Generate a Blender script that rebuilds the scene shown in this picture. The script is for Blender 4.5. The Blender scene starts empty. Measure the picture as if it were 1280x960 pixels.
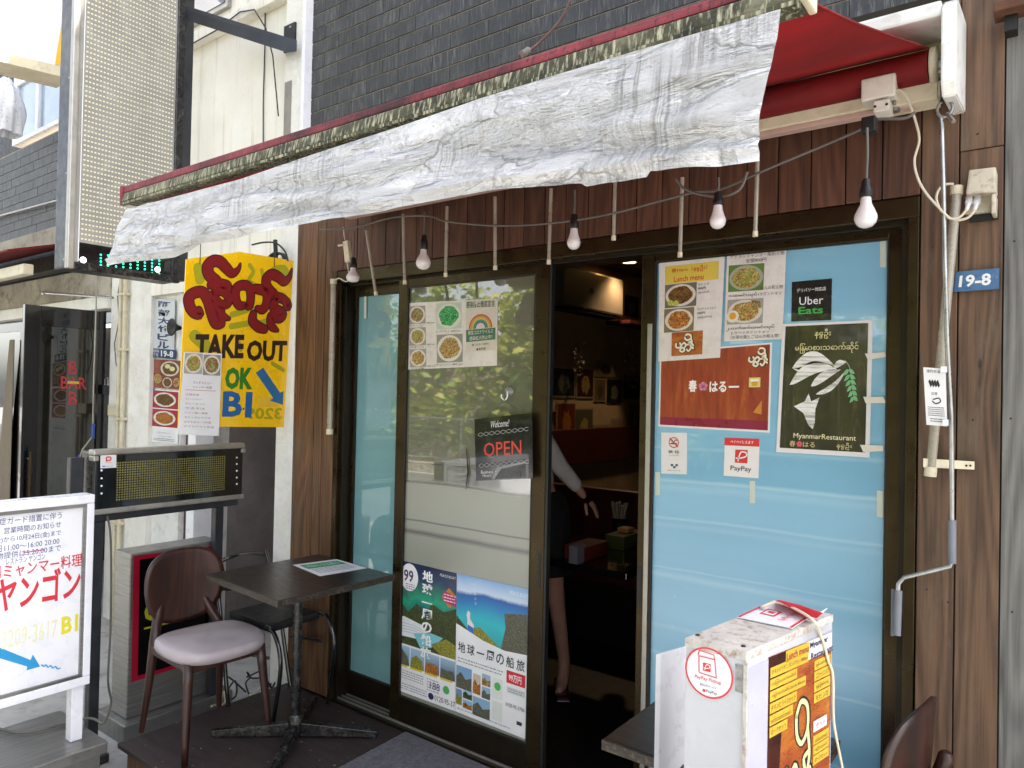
import bpy, bmesh, math, random
from math import radians, sin, cos, pi
from mathutils import Vector, Matrix, noise
random.seed(7)
sc = bpy.context.scene
COL = sc.collection
# ------------------------------------------------------------------ camera
YAW, PIT, ROL, FPX, CH = radians(37.127), radians(.770), radians(1.188), 906.8, 1.5
_f = Vector((-sin(YAW)*cos(PIT), cos(YAW)*cos(PIT), sin(PIT)))
_r = Vector((cos(YAW), sin(YAW), 0)); _u = _r.cross(_f)
CR = _r*cos(ROL)+_u*sin(ROL); CU = -_r*sin(ROL)+_u*cos(ROL)
cam_d = bpy.data.cameras.new('camera'); cam = bpy.data.objects.new('camera', cam_d); COL.objects.link(cam)
cam.matrix_world = Matrix(((CR.x, CU.x, -_f.x, 0), (CR.y, CU.y, -_f.y, 0), (CR.z, CU.z, -_f.z, CH), (0, 0, 0, 1)))
cam_d.sensor_width = 36; cam_d.lens = FPX/1280*36; cam_d.clip_start = .02; cam_d.clip_end = 500
sc.camera = cam
# ------------------------------------------------------------------ light
SUN_EL, SUN_AZ = radians(56), radians(60)      # azimuth clockwise from +Y
w = bpy.data.worlds.new('World'); sc.world = w; w.use_nodes = True
nt = w.node_tree; nt.nodes.clear()
sky = nt.nodes.new('ShaderNodeTexSky'); sky.sky_type = 'NISHITA'; sky.sun_disc = False
sky.sun_elevation = SUN_EL; sky.sun_rotation = SUN_AZ; sky.dust_density = 3.0; sky.air_density = 1.0
bg = nt.nodes.new('ShaderNodeBackground'); bg.inputs[1].default_value = .15
wo = nt.nodes.new('ShaderNodeOutputWorld')
bw_ = nt.nodes.new('ShaderNodeRGBToBW'); mxs = nt.nodes.new('ShaderNodeMix'); mxs.data_type = 'RGBA'; mxs.inputs[0].default_value = .62   # thin white haze over the blue
tint = nt.nodes.new('ShaderNodeMix'); tint.data_type = 'RGBA'; tint.blend_type = 'MULTIPLY'; tint.inputs[0].default_value = 1; tint.inputs[7].default_value = (1.2, 1.16, 1.12, 1)
nt.links.new(sky.outputs[0], bw_.inputs[0]); nt.links.new(bw_.outputs[0], tint.inputs[6]); nt.links.new(sky.outputs[0], mxs.inputs[6]); nt.links.new(tint.outputs[2], mxs.inputs[7])
nt.links.new(mxs.outputs[2], bg.inputs[0]); nt.links.new(bg.outputs[0], wo.inputs[0])
sd = bpy.data.lights.new('sun', 'SUN'); sd.energy = 3.6; sd.angle = radians(.6); sd.color = (1, .95, .87)
so = bpy.data.objects.new('sun', sd); COL.objects.link(so)
_sv = Vector((sin(SUN_AZ)*cos(SUN_EL), cos(SUN_AZ)*cos(SUN_EL), sin(SUN_EL)))
so.rotation_euler = _sv.to_track_quat('Z', 'Y').to_euler(); so.location = _sv*20
sc.view_settings.view_transform = 'Standard'; sc.view_settings.look = 'None'
sc.view_settings.exposure = 2.25; sc.view_settings.gamma = 1
sc.render.engine = 'CYCLES'; sc.cycles.max_bounces = 7; sc.cycles.diffuse_bounces = 4; sc.cycles.glossy_bounces = 4
sc.cycles.transmission_bounces = 6; sc.cycles.use_denoising = True; sc.cycles.caustics_reflective = False; sc.cycles.caustics_refractive = False
# ------------------------------------------------------------------ back-projection: where a sight line meets a real plane
def P(px, py, y=None, x=None, z=None, d=None):
    r = CR*((px-640)/FPX) - CU*((py-480)/FPX) + _f
    t = y/r.y if y is not None else x/r.x if x is not None else (z-CH)/r.z if z is not None else d
    v = r*t; v.z += CH
    return v
# ------------------------------------------------------------------ materials
def hx(s, k=1.0):
    s = s.lstrip('#'); o = []
    for i in (0, 2, 4):
        c = int(s[i:i+2], 16)/255
        o.append((c/12.92 if c <= .04045 else ((c+.055)/1.055)**2.4)*k)
    return (o[0], o[1], o[2], 1)
class NT:
    def __init__(s, name):
        s.m = bpy.data.materials.new(name); s.m.use_nodes = True; s.t = s.m.node_tree; s.t.nodes.clear()
        s.out = s.n('ShaderNodeOutputMaterial'); s.b = s.n('ShaderNodeBsdfPrincipled')
        s.l(s.b.outputs[0], s.out.inputs[0]); s._c = None
    def n(s, t, **k):
        x = s.t.nodes.new(t)
        for a, b in k.items(): setattr(x, a, b)
        return x
    def l(s, a, b): s.t.links.new(a, b)
    def co(s, scale=(1, 1, 1), rand=False):
        tc = s.n('ShaderNodeTexCoord'); mp = s.n('ShaderNodeMapping'); mp.inputs['Scale'].default_value = scale
        if rand:
            oi = s.n('ShaderNodeObjectInfo'); mm = s.n('ShaderNodeMath', operation='MULTIPLY'); mm.inputs[1].default_value = 37.0
            s.l(oi.outputs['Random'], mm.inputs[0]); va = s.n('ShaderNodeVectorMath', operation='ADD')
            cb = s.n('ShaderNodeCombineXYZ')
            for i in range(3): s.l(mm.outputs[0], cb.inputs[i])
            s.l(tc.outputs['Object'], va.inputs[0]); s.l(cb.outputs[0], va.inputs[1]); s.l(va.outputs[0], mp.inputs[0])
        else: s.l(tc.outputs['Object'], mp.inputs[0])
        return mp.outputs[0]
    def noise(s, vec, scale, detail=4, rough=.55, dist=0):
        x = s.n('ShaderNodeTexNoise'); x.inputs['Scale'].default_value = scale; x.inputs['Detail'].default_value = detail
        x.inputs['Roughness'].default_value = rough; x.inputs['Distortion'].default_value = dist; s.l(vec, x.inputs[0]); return x.outputs[0]
    def ramp(s, fac, stops, interp='LINEAR'):
        x = s.n('ShaderNodeValToRGB'); x.color_ramp.interpolation = interp; e = x.color_ramp.elements
        while len(e) < len(stops): e.new(.5)
        for i, (p, c) in enumerate(stops):
            e[i].position = p; e[i].color = c if len(c) == 4 else (*c, 1)
        s.l(fac, x.inputs[0]); return x.outputs[0]
    def mix(s, fac, a, b, mode='MIX'):
        x = s.n('ShaderNodeMix', data_type='RGBA', blend_type=mode)
        for v, i in ((fac, 0), (a, 6), (b, 7)):
            if isinstance(v, (int, float, tuple)): x.inputs[i].default_value = v
            else: s.l(v, x.inputs[i])
        return x.outputs[2]
    def math(s, op, a, b=None):
        x = s.n('ShaderNodeMath', operation=op)
        for i, v in enumerate((a, b)):
            if v is None: continue
            if isinstance(v, (int, float)): x.inputs[i].default_value = v
            else: s.l(v, x.inputs[i])
        return x.outputs[0]
    def bump(s, h, strength=.3, dist=.01, prev=None):
        x = s.n('ShaderNodeBump'); x.inputs['Strength'].default_value = strength; x.inputs['Distance'].default_value = dist
        s.l(h, x.inputs['Height'])
        if prev: s.l(prev, x.inputs['Normal'])
        return x.outputs[0]
    def set(s, col=None, rough=None, metal=None, normal=None, **k):
        for nm, v in (('Base Color', col), ('Roughness', rough), ('Metallic', metal), ('Normal', normal)):
            if v is None: continue
            if isinstance(v, (int, float, tuple)): s.b.inputs[nm].default_value = v
            else: s.l(v, s.b.inputs[nm])
        for nm, v in k.items():
            nm = nm.replace('_', ' ').capitalize() if nm not in ('ior',) else 'IOR'
            for i in s.b.inputs:
                if i.name.lower() == nm.lower():
                    if isinstance(v, (int, float, tuple)): i.default_value = v
                    else: s.l(v, i)
        return s.m
W1 = (1, 1, 1, 1); K0 = (0, 0, 0, 1)
def mix_hex(name, c1, c2, rough=.5, scale=6, metal=0, bump=.0, bs=60, stretch=(1, 1, 1), c3=None, dirt=.0, dirtc='#3a3127', rand=False, **k):
    """a base of two or three real colours, broken by noise, with wear and fine relief"""
    t = NT(name); v = t.co(stretch, rand)
    stops = [(.35, hx(c1)), (.65, hx(c2))] + ([(.8, hx(c3))] if c3 else [])
    c = t.ramp(t.noise(v, scale, 6, .6), stops)
    if dirt:
        d = t.ramp(t.noise(v, scale*2.7, 8, .7, .3), [(.5, K0), (.72, (dirt, dirt, dirt, 1))])
        c = t.mix(d, c, hx(dirtc))
    rr = t.ramp(t.noise(v, scale*4, 4), [(.3, (max(rough-.08, 0),)*3), (.7, (min(rough+.1, 1),)*3)])
    nm = t.bump(t.noise(v, bs, 5, .6), bump, .004) if bump else None
    return t.set(c, rr, metal, nm, **k)
_pc = {}
def ink(h, rough=.45):
    """printing ink or paint of one colour, a little uneven"""
    key = (h, rough)
    if key not in _pc:
        t = NT('ink_'+h.strip('#')); v = t.co()
        a = hx(h); b = tuple(min(1, x*.86) for x in a[:3])+(1,)
        t.set(t.mix(t.noise(v, 35, 3), a, b), rough, 0, coat_weight=.15, coat_roughness=.15); _pc[key] = t.m
    return _pc[key]
def mat_wood(name, dark, mid, light, rough=.6, gx=26, worn=None, bump=.35, coat=0):
    t = NT(name); v = t.co((gx, gx, 1.1), True); v2 = t.co((5, 5, .9), True)
    g = t.noise(t.co((gx*4, gx*4, 2.2), True), 1.3, 6, .7, .4); big = t.noise(v2, 1.1, 5, .6, .8)
    cont = t.noise(t.co((gx*.30, gx*.30, .75), True), 1.0, 1.5, .4, .25)     # growth rings: level lines of a slow field
    ring = t.math('MULTIPLY', t.math('ADD', t.math('SINE', t.math('MULTIPLY', cont, 75)), 1), .5)
    s = t.math('ADD', t.math('MULTIPLY', g, .42), t.math('ADD', t.math('MULTIPLY', big, .46), t.math('MULTIPLY', ring, .12)))
    c = t.ramp(s, [(.36, hx(dark)), (.52, hx(mid)), (.70, hx(light))])
    if worn:
        c = t.mix(t.ramp(t.noise(t.co((7, 7, 1.6), True), 1.7, 7, .7), [(.52, K0), (.7, (.75,)*3)]), c, hx(worn))
    oi = t.n('ShaderNodeObjectInfo'); br = t.ramp(oi.outputs['Random'], [(0, (.80,)*3), (1, (1.1,)*3)])
    c = t.mix(1.0, c, br, 'MULTIPLY')
    kn = t.n('ShaderNodeTexVoronoi'); kn.inputs['Scale'].default_value = 1.0; t.l(t.co((9, 9, 2.6), True), kn.inputs[0])
    c = t.mix(t.ramp(kn.outputs['Distance'], [(.025, (.85,)*3), (.06, K0)]), c, hx('#1c0f08'))
    return t.set(c, rough, 0, t.bump(s, bump, .006), coat_weight=coat, coat_roughness=.25)
M = {}
M['wood_r'] = mat_wood('red_stained_cedar', '#341c0f', '#503020', '#6a4430')
M['wood_l'] = mat_wood('brown_cedar', '#36220f', '#5f4128', '#80593a', worn='#5c4a38')
M['wood_rt'] = mat_wood('worn_brown_cedar', '#3f2d20', '#664b37', '#83654b', worn='#6e6050')
M['wood_g'] = mat_wood('weathered_grey_board', '#4a4947', '#6a6966', '#82807b', rough=.8, worn='#5b5956')
M['chairwood'] = mat_wood('varnished_walnut', '#1e0d08', '#351910', '#4a2518', rough=.42, gx=20, bump=.06, coat=.15)
M['bronze'] = mix_hex('bronze_anodised_aluminium', '#342a1b', '#40351f', .3, 3, .75, .04, 90, dirt=.25, dirtc='#2b241a')
M['bronze_d'] = mix_hex('dark_bronze_aluminium', '#211a12', '#2b2318', .35, 3, .6, .04, 90, dirt=.3)
M['black'] = mix_hex('black_rubber', '#0b0b0b', '#161616', .5, 8)
M['blackpaint'] = mix_hex('chipped_black_paint', '#0e0e10', '#1a1a1d', .28, 12, 0, .1, 80, dirt=.5, dirtc='#6f6a62')
M['blackgloss'] = mix_hex('black_gloss', '#08080a', '#121215', .12, 5, coat_weight=.6)
M['whiteplas'] = mix_hex('aged_white_plastic', '#cfcabd', '#dedad0', .4, 6, 0, .03, 70, dirt=.35, dirtc='#8b8475')
M['whitepaint'] = mix_hex('worn_white_paint', '#d9d9d6', '#e8e8e6', .35, 5, 0, .05, 40, dirt=.5, dirtc='#8f8a80')
M['cleanwhite'] = mix_hex('white_acrylic', '#e2e3ea', '#ededf2', .3, 4)
M['cream'] = mix_hex('cream_enamel', '#c9bfa4', '#d8d0b8', .45, 6, 0, .05, 60, dirt=.4, dirtc='#75684e')
M['steel'] = mix_hex('brushed_stainless', '#8b8a88', '#a1a09d', .38, 2, .85, .25, 30, stretch=(2, 2, 40), dirt=.35, dirtc='#5c564c')
M['steel_h'] = mix_hex('brushed_stainless_flat', '#898886', '#9f9e9b', .36, 2, .85, .25, 30, stretch=(40, 2, 2), dirt=.35, dirtc='#5c564c')
M['zinc'] = mix_hex('galvanised_steel', '#9b9c9d', '#b8b9ba', .32, 14, .9, .05, 60, dirt=.3, dirtc='#6a6a68')
M['alu'] = mix_hex('grey_aluminium', '#9d9a94', '#aeaba4', .4, 5, .7, .03, 60, dirt=.3, dirtc='#55524c')
M['frame_g'] = mix_hex('dark_grey_steel', '#2c2e33', '#3b3e44', .4, 6, .4, .05, 60, dirt=.3)
M['greygrip'] = mix_hex('grey_rubber_grip', '#6d707a', '#7c7f88', .55, 9, 0, .1, 90)
M['bulb'] = mix_hex('frosted_bulb', '#d5cfd2', '#e2dee0', .3, 5, coat_weight=.5)
M['clearplas'] = mix_hex('clear_tube_plastic', '#8d8678', '#a39c8e', .3, 9, 0, .02, 50, coat_weight=.6)
M['tape'] = mix_hex('translucent_tape', '#b9c0b2', '#c9cec2', .4, 9)
M['tapew'] = mix_hex('paper_masking_tape', '#cfc9bb', '#ddd8cc', .6, 9)
M['paper'] = mix_hex('laminated_paper', '#cdc7c4', '#dcd6d4', .28, 5, 0, .35, 7, coat_weight=.5, coat_roughness=.12)
M['paperw'] = mix_hex('white_printed_paper', '#dcdcdf', '#e8e8ea', .4, 5, 0, .12, 6)
M['seat'] = mix_hex('grey_vinyl', '#a09699', '#ada3a6', .36, 7, 0, .05, 160)
M['concrete'] = mix_hex('stained_concrete', '#8f877a', '#b5ad9e', .85, 3, 0, .4, 30, dirt=.85, dirtc='#4b4339')
M['stucco'] = mix_hex('white_stucco', '#e0ddd6', '#edebe6', .85, 5, 0, 1.0, 40, dirt=.22, dirtc='#8d8370')
M['cream_wall'] = None
M['wallgrey'] = mix_hex('mauve_grey_plaster', '#77706f', '#8a8281', .8, 4, 0, .2, 30, dirt=.35, dirtc='#4e4744')
M['redbrown'] = mix_hex('maroon_skirting_paint', '#4a3230', '#5a3d3a', .7, 4, 0, .2, 30, dirt=.3)
M['redfab'] = None
M['asphalt'] = mix_hex('asphalt', '#5a5a5a', '#6c6b69', .9, 9, 0, .8, 160)
M['pave'] = mix_hex('concrete_pavement', '#949390', '#a8a7a3', .85, 4, 0, .5, 90, dirt=.5)
M['deck'] = None
M['mat'] = mix_hex('grey_carpet_mat', '#55535a', '#6b6970', .95, 60, 0, 1.0, 260, dirt=.3, dirtc='#3f3d41')
M['skin'] = mix_hex('skin', '#b98a72', '#c79a82', .5, 9, subsurface_weight=.1)
M['hair'] = mix_hex('black_hair', '#0b0908', '#17120f', .4, 30, 0, .5, 120, stretch=(1, 1, .1))
M['shirt'] = mix_hex('white_knit', '#cfc7bf', '#ddd6cf', .8, 9, 0, .3, 200)
M['skirt'] = mix_hex('black_cloth', '#08080a', '#101012', .85, 9, 0, .2, 150)
M['red'] = mix_hex('red_bench_vinyl', '#431511', '#4f1b15', .5, 6)
M['inwall'] = mix_hex('yellowed_plaster', '#a58c68', '#b59b75', .8, 4, 0, .2, 40, dirt=.2)
M['inceil'] = mix_hex('brown_ceiling', '#3c322a', '#4a3e34', .8, 4)
M['indark'] = mix_hex('dark_floor_tile', '#0b0908', '#100d0b', .5, 6)
M['cord'] = mix_hex('ivory_cord', '#c8bfa8', '#d6cebb', .45, 9)
M['cordg'] = mix_hex('grey_cord', '#55524e', '#67635e', .5, 9)
def m_cream():
    t = NT('cream_rendered_wall'); v = t.co()
    c = t.ramp(t.noise(v, 2.2, 5), [(.35, hx('#e6e1d3')), (.65, hx('#f2efe6'))])
    st = t.noise(t.co((7, 7, .35)), 2.2, 7, .65, .4)
    c = t.mix(t.ramp(st, [(.55, K0), (.75, (.5,)*3)]), c, hx('#8d7653'))
    sp = t.noise(v, 70, 2); c = t.mix(t.ramp(sp, [(.68, K0), (.74, (.6,)*3)]), c, hx('#7a6a50'))
    return t.set(c, .8, 0, t.bump(t.noise(v, 45, 5), .35, .006))
M['cream_wall'] = m_cream()
def m_redfab():
    t = NT('red_awning_canvas'); v = t.co()
    c = t.ramp(t.noise(v, 3, 5), [(.3, hx('#650a0d')), (.7, hx('#8a1013'))])
    c = t.mix(t.ramp(t.noise(t.co((2, 7, 2)), 3, 8, .7), [(.6, K0), (.72, (.75,)*3)]), c, hx('#2a0a0a'))
    t.set(c, .75, 0, t.bump(t.noise(v, 300, 2), .15, .002))
    tr = t.n('ShaderNodeBsdfTranslucent'); t.l(c, tr.inputs[0]); mx = t.n('ShaderNodeMixShader'); mx.inputs[0].default_value = .25
    t.l(t.b.outputs[0], mx.inputs[1]); t.l(tr.outputs[0], mx.inputs[2]); t.l(mx.outputs[0], t.out.inputs[0]); return t.m
M['redfab'] = m_redfab()
def m_deck():
    t = NT('dark_stained_plywood'); v = t.co((1, 1, 1))
    g = t.noise(t.co((3, 26, 3)), 1.6, 8, .65, .8)
    c = t.ramp(g, [(.3, hx('#251d1c')), (.7, hx('#3c3130'))])
    c = t.mix(t.ramp(t.noise(v, 4, 6, .7), [(.5, K0), (.75, (.5,)*3)]), c, hx('#3d3435'))
    sp = t.n('ShaderNodeTexVoronoi'); sp.inputs['Scale'].default_value = 26; t.l(v, sp.inputs[0])
    c = t.mix(t.math('MULTIPLY', t.ramp(sp.outputs['Distance'], [(.07, W1), (.15, K0)]), t.ramp(t.noise(v, 9, 2), [(.50, K0), (.56, W1)])), c, hx('#a89a8c'))
    sc_ = t.noise(t.co((4, 60, 4)), 1.3, 5, .8, 2); c = t.mix(t.ramp(sc_, [(.69, K0), (.73, (.5,)*3)]), c, hx('#8a7566'))
    return t.set(c, .55, 0, t.bump(g, .25, .004))
M['deck'] = m_deck()
def m_silver():
    """silvered tarpaulin, crinkled, with grime and painted shade in the creases and run-off streaks under the front bar"""
    t = NT('silver_white_tarpaulin'); v = t.co((1, .001, 1))
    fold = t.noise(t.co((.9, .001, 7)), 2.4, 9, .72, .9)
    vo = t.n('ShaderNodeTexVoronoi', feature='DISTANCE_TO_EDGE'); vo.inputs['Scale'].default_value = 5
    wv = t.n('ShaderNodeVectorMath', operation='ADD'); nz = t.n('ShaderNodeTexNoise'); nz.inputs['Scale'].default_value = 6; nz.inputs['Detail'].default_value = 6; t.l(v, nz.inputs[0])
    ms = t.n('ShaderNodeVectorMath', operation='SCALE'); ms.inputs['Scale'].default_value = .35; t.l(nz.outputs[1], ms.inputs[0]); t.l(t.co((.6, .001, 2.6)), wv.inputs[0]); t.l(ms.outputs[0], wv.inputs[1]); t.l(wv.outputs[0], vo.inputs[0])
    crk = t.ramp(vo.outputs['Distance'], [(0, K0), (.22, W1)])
    fine = t.noise(t.co((1, .001, 1.6)), 38, 8, .75, .6)
    c = t.ramp(t.noise(v, 2.2, 5, .6), [(.3, hx('#e4e3e6')), (.7, hx('#f4f3f6'))])
    c = t.mix(t.ramp(fold, [(.50, K0), (.78, (.6,)*3)]), c, hx('#8f8983'))  # folds darkened in the colour too, their real shading being weak
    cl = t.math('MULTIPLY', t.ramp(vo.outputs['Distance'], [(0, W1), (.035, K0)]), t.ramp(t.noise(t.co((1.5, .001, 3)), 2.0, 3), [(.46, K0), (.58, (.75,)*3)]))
    c = t.mix(cl, c, hx('#6e665f'))          # grime and painted shade along the sharp creases
    gr = t.math('MULTIPLY', t.ramp(fine, [(.54, K0), (.70, (.7,)*3)]), t.ramp(t.noise(t.co((1.2, .001, 2)), 3.1, 4), [(.42, K0), (.6, W1)]))
    c = t.mix(gr, c, hx('#77706a'))
    ys = t.noise(t.co((1, .001, 2.5)), 2.3, 4); c = t.mix(t.ramp(ys, [(.58, K0), (.78, (.35,)*3)]), c, hx('#b8ad95'))
    stk = t.noise(t.co((110, .001, 1.6)), 1.0, 5, .7, .2); area = t.noise(t.co((2.2, .001, 2.2)), 1.8, 4)
    c = t.mix(t.math('MULTIPLY', t.ramp(stk, [(.48, K0), (.60, W1)]), t.ramp(area, [(.50, K0), (.66, (.6,)*3)])), c, hx('#625a55'))
    b = t.bump(fold, 1.0, .055); b = t.bump(crk, .8, .022, b); b = t.bump(fine, .18, .005, b)
    return t.set(c, .34, .12, b, specular_ior_level=.8)
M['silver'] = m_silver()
def m_moss(name, a, b, c3, sc_=9):
    t = NT(name); v = t.co()
    c = t.ramp(t.noise(v, sc_, 7, .7), [(.36, hx(a)), (.5, hx(b)), (.64, hx(c3))])
    s = t.noise(t.co((130, 130, 4)), 1, 4, .6); c = t.mix(t.ramp(s, [(.5, K0), (.66, (.7,)*3)]), c, hx('#c9c5a8' if 'moss' in name else '#201012'))
    return t.set(c, .7, 0, t.bump(t.noise(v, 120, 5), .5, .003))
M['moss'] = m_moss('mossy_rail', '#1e1d12', '#45432e', '#75725c')
M['redrail'] = m_moss('red_faded_rail', '#3a1216', '#742630', '#8c3640', 4)
def m_brick():
    t = NT('dark_glazed_brick'); v = t.co((1, 1, 1), True)
    oi = t.n('ShaderNodeObjectInfo')
    c = t.ramp(t.noise(v, 9, 6, .7), [(.3, hx('#24262a')), (.55, hx('#323437')), (.75, hx('#474746'))])
    st = t.noise(t.co((110, 110, 9), True), 1, 5, .7); c = t.mix(t.ramp(st, [(.52, K0), (.66, (.55,)*3)]), c, hx('#7d7a74'))
    br = t.ramp(oi.outputs['Random'], [(0, (.74,)*3), (1, (1.25,)*3)]); c = t.mix(1.0, c, br, 'MULTIPLY')
    pit = t.noise(t.co((1, 1, .6), True), 160, 3, .7); c = t.mix(t.ramp(pit, [(.62, K0), (.7, (.7,)*3)]), c, hx('#131518'))
    return t.set(c, .5, 0, t.bump(st, .7, .006))
M['brick'] = m_brick()
M['mortar'] = mix_hex('brown_mortar', '#857966', '#a09580', .9, 12, 0, .4, 90)
def m_film(name, c1, c2, c3, coat_ior, seams, var=.4, rough=.55, zc=None, low=None, r_low=.32):
    """window film behind glass: slightly uneven, with horizontal seams"""
    t = NT(name); v = t.co((.4, 1, 3))
    c = t.ramp(t.noise(v, 1.6, 4, .5), [(.35, hx(c1)), (.65, hx(c2))])
    tc = t.n('ShaderNodeTexCoord'); sx = t.n('ShaderNodeSeparateXYZ'); t.l(tc.outputs['Object'], sx.inputs[0])
    zz = t.math('ADD', sx.outputs[2], t.math('MULTIPLY', t.math('SUBTRACT', t.noise(t.co((2, 1, 1)), 1.2, 2), .5), .02))
    below = t.ramp(t.math('ADD', t.math('MULTIPLY', t.math('SUBTRACT', zz, zc or 0), 30), .5), [(0, W1), (1, K0)]) if zc else None    # matt film from here down
    if low: c = t.mix(below, c, t.ramp(t.noise(t.co((1.2, 1, 1)), 1.4, 3), [(.3, hx(low)), (.7, tuple(x*.86 for x in hx(low)[:3])+(1,))]))
    h = None
    for z, wd, k in seams:
        dd = t.math('ABSOLUTE', t.math('SUBTRACT', zz, z)); r = t.ramp(t.math('DIVIDE', dd, wd), [(0, (k,)*3), (1, K0)])
        c = t.mix(r, c, hx(c3)); h = r if h is None else t.math('MAXIMUM', h, r)
    c = t.mix(t.ramp(t.noise(t.co(), 25, 5), [(.7, K0), (.73, (var,)*3)]), c, hx(c3))
    nm = t.bump(t.noise(t.co((1, 1, 5)), 2.5, 3), .12, .01)
    if h is not None: nm = t.bump(h, .4, .004, nm)
    wav = t.bump(t.noise(t.co((1, 1, 1)), 1.5, 2), .03, .01)
    m = t.set(c, rough, 0, nm, coat_weight=1.0, coat_roughness=.0, coat_ior=coat_ior, specular_ior_level=.3)
    t.l(wav, t.b.inputs['Coat Normal'])
    if zc: t.l(t.math('ADD', t.math('MULTIPLY', below, r_low), .02), t.b.inputs['Coat Roughness'])
    return m
M['film_blue'] = m_film('pale_blue_window_film', '#74a9c6', '#80b4d0', '#a9cdd9', 1.75, [(1.10, .008, .45), (1.075, .014, .2), (1.24, .010, .6), (1.215, .02, .25), (.917, .006, .35), (.889, .018, .4), (.70, .012, .25), (.599, .008, .5), (1.82, .03, .25), (1.36, .01, .35), (.38, .01, .4)], zc=1.24, r_low=.25)  # seams coloured paler, with the highlight on their ridges painted in
M['film_green'] = m_film('frosted_window_film', '#5b5d4c', '#666755', '#23241f', 2.2, [(1.127, .006, 1.0), (.947, .006, 1.0), (.893, .018, .95), (1.215, .004, .8)], .1, zc=1.13, low='#86897c')
M['film_teal'] = m_film('pale_teal_window_film', '#6a979c', '#75a4aa', '#a7cdd2', 1.8, [(-.12, .006, .7), (-.45, .006, .5)])
M['mirror_dark'] = mix_hex('dark_shop_glass', '#0a0c0b', '#12140f', .04, 3, coat_weight=1.0, coat_ior=1.7, coat_roughness=.0)
def m_emit(name, c, s):
    t = NT(name); return t.set(hx(c), .4, 0, emission_color=hx(c), emission_strength=s)
M['led_on'] = m_emit('lit_green_led', '#20e0a0', 1.4); M['led_w'] = m_emit('lit_white_led', '#ffffff', 1.5)
M['lamp_on'] = m_emit('lit_downlight', '#ffc56e', 4.0)
M['led_off'] = mix_hex('unlit_led_lens', '#d2ccab', '#dfdabf', .3, 5)
M['led_off2'] = mix_hex('unlit_yellow_led_lens', '#6f6b38', '#85804a', .3, 5)
M['ledface'] = mix_hex('led_board_face', '#868580', '#9a9993', .22, 3, coat_weight=1, coat_roughness=.03, coat_ior=1.6)
M['ledface2'] = mix_hex('led_board_face_black', '#0c0e0e', '#151818', .14, 3, coat_weight=1, coat_roughness=.02, coat_ior=1.5)
def m_food(name, cols, scale=26):
    t = NT(name); v = t.co(); vo = t.n('ShaderNodeTexVoronoi'); vo.inputs['Scale'].default_value = scale*4
    wv = t.n('ShaderNodeVectorMath', operation='ADD'); nz = t.n('ShaderNodeTexNoise'); nz.inputs['Scale'].default_value = scale*1.5; t.l(v, nz.inputs[0])
    ms = t.n('ShaderNodeVectorMath', operation='SCALE'); ms.inputs['Scale'].default_value = .03; t.l(nz.outputs[1], ms.inputs[0])
    t.l(v, wv.inputs[0]); t.l(ms.outputs[0], wv.inputs[1]); t.l(wv.outputs[0], vo.inputs[0])
    sp = t.n('ShaderNodeSeparateColor'); t.l(vo.outputs['Color'], sp.inputs[0])
    n = len(cols); v3 = t.n('ShaderNodeTexVoronoi'); v3.inputs['Scale'].default_value = scale*13; t.l(wv.outputs[0], v3.inputs[0]); sp3 = t.n('ShaderNodeSeparateColor'); t.l(v3.outputs['Color'], sp3.inputs[0]); fm = t.math('ADD', t.math('MULTIPLY', sp.outputs[0], .6), t.math('MULTIPLY', sp3.outputs[0], .4)); c = t.ramp(fm, [((i+.0)/n, hx(h)) for i, h in enumerate(cols)], 'CONSTANT')
    c2 = t.ramp(t.noise(v, scale*4, 6, .85), [(.34, (.35,)*3), (.66, (1.35,)*3)])
    return t.set(t.mix(1.0, c, c2, 'MULTIPLY'), .4)
F = {'noodle': m_food('noodle_print', ['#a8793c', '#c09650', '#8a5a28', '#d0b070', '#5f7a2a', '#9a4a20']),
     'salad': m_food('salad_print', ['#4f8a2c', '#b08a4a', '#7fa04a', '#c8a86a', '#a05030', '#6b8a30']),
     'curry': m_food('curry_print', ['#5a3a18', '#4a2c12', '#6e4a20', '#8a6428', '#3d2a10']),
     'fried': m_food('fried_print', ['#b0702c', '#8a4a1c', '#c88a3c', '#6e3414']),
     'green': m_food('green_print', ['#1f8a3c', '#2fc05c', '#0e5a28', '#59d080', '#15401f']),
     'mixed': m_food('mixed_print', ['#9a4030', '#5f7a3a', '#b08a50', '#803020', '#8a9a5a', '#d0c0a0']),
     'rock': m_food('rock_print', ['#5a5a4c', '#3f4a34', '#7a7668', '#2e3528', '#8a8474'], 60),
     'bush': m_food('bush_print', ['#4a5a20', '#c0b030', '#6a7a2c', '#8f8a50', '#38441c'], 60),
     'hill': m_food('hill_print', ['#27381f', '#3d5224', '#1a2618', '#56602e', '#6a5a3a'], 50)}
def m_grad(name, stops, axis=2, lo=0, hi=1, warp=.0, wsc=4):
    t = NT(name); tc = t.n('ShaderNodeTexCoord'); sx = t.n('ShaderNodeSeparateXYZ'); t.l(tc.outputs['Object'], sx.inputs[0])
    f = t.math('DIVIDE', t.math('SUBTRACT', sx.outputs[axis], lo), hi-lo)
    if warp: f = t.math('ADD', f, t.math('MULTIPLY', t.math('SUBTRACT', t.noise(t.co(), wsc, 5, .6, .5), .5), warp))
    return t.set(t.ramp(f, [(p, hx(c)) for p, c in stops]), .35, coat_weight=.3, coat_roughness=.1)
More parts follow.
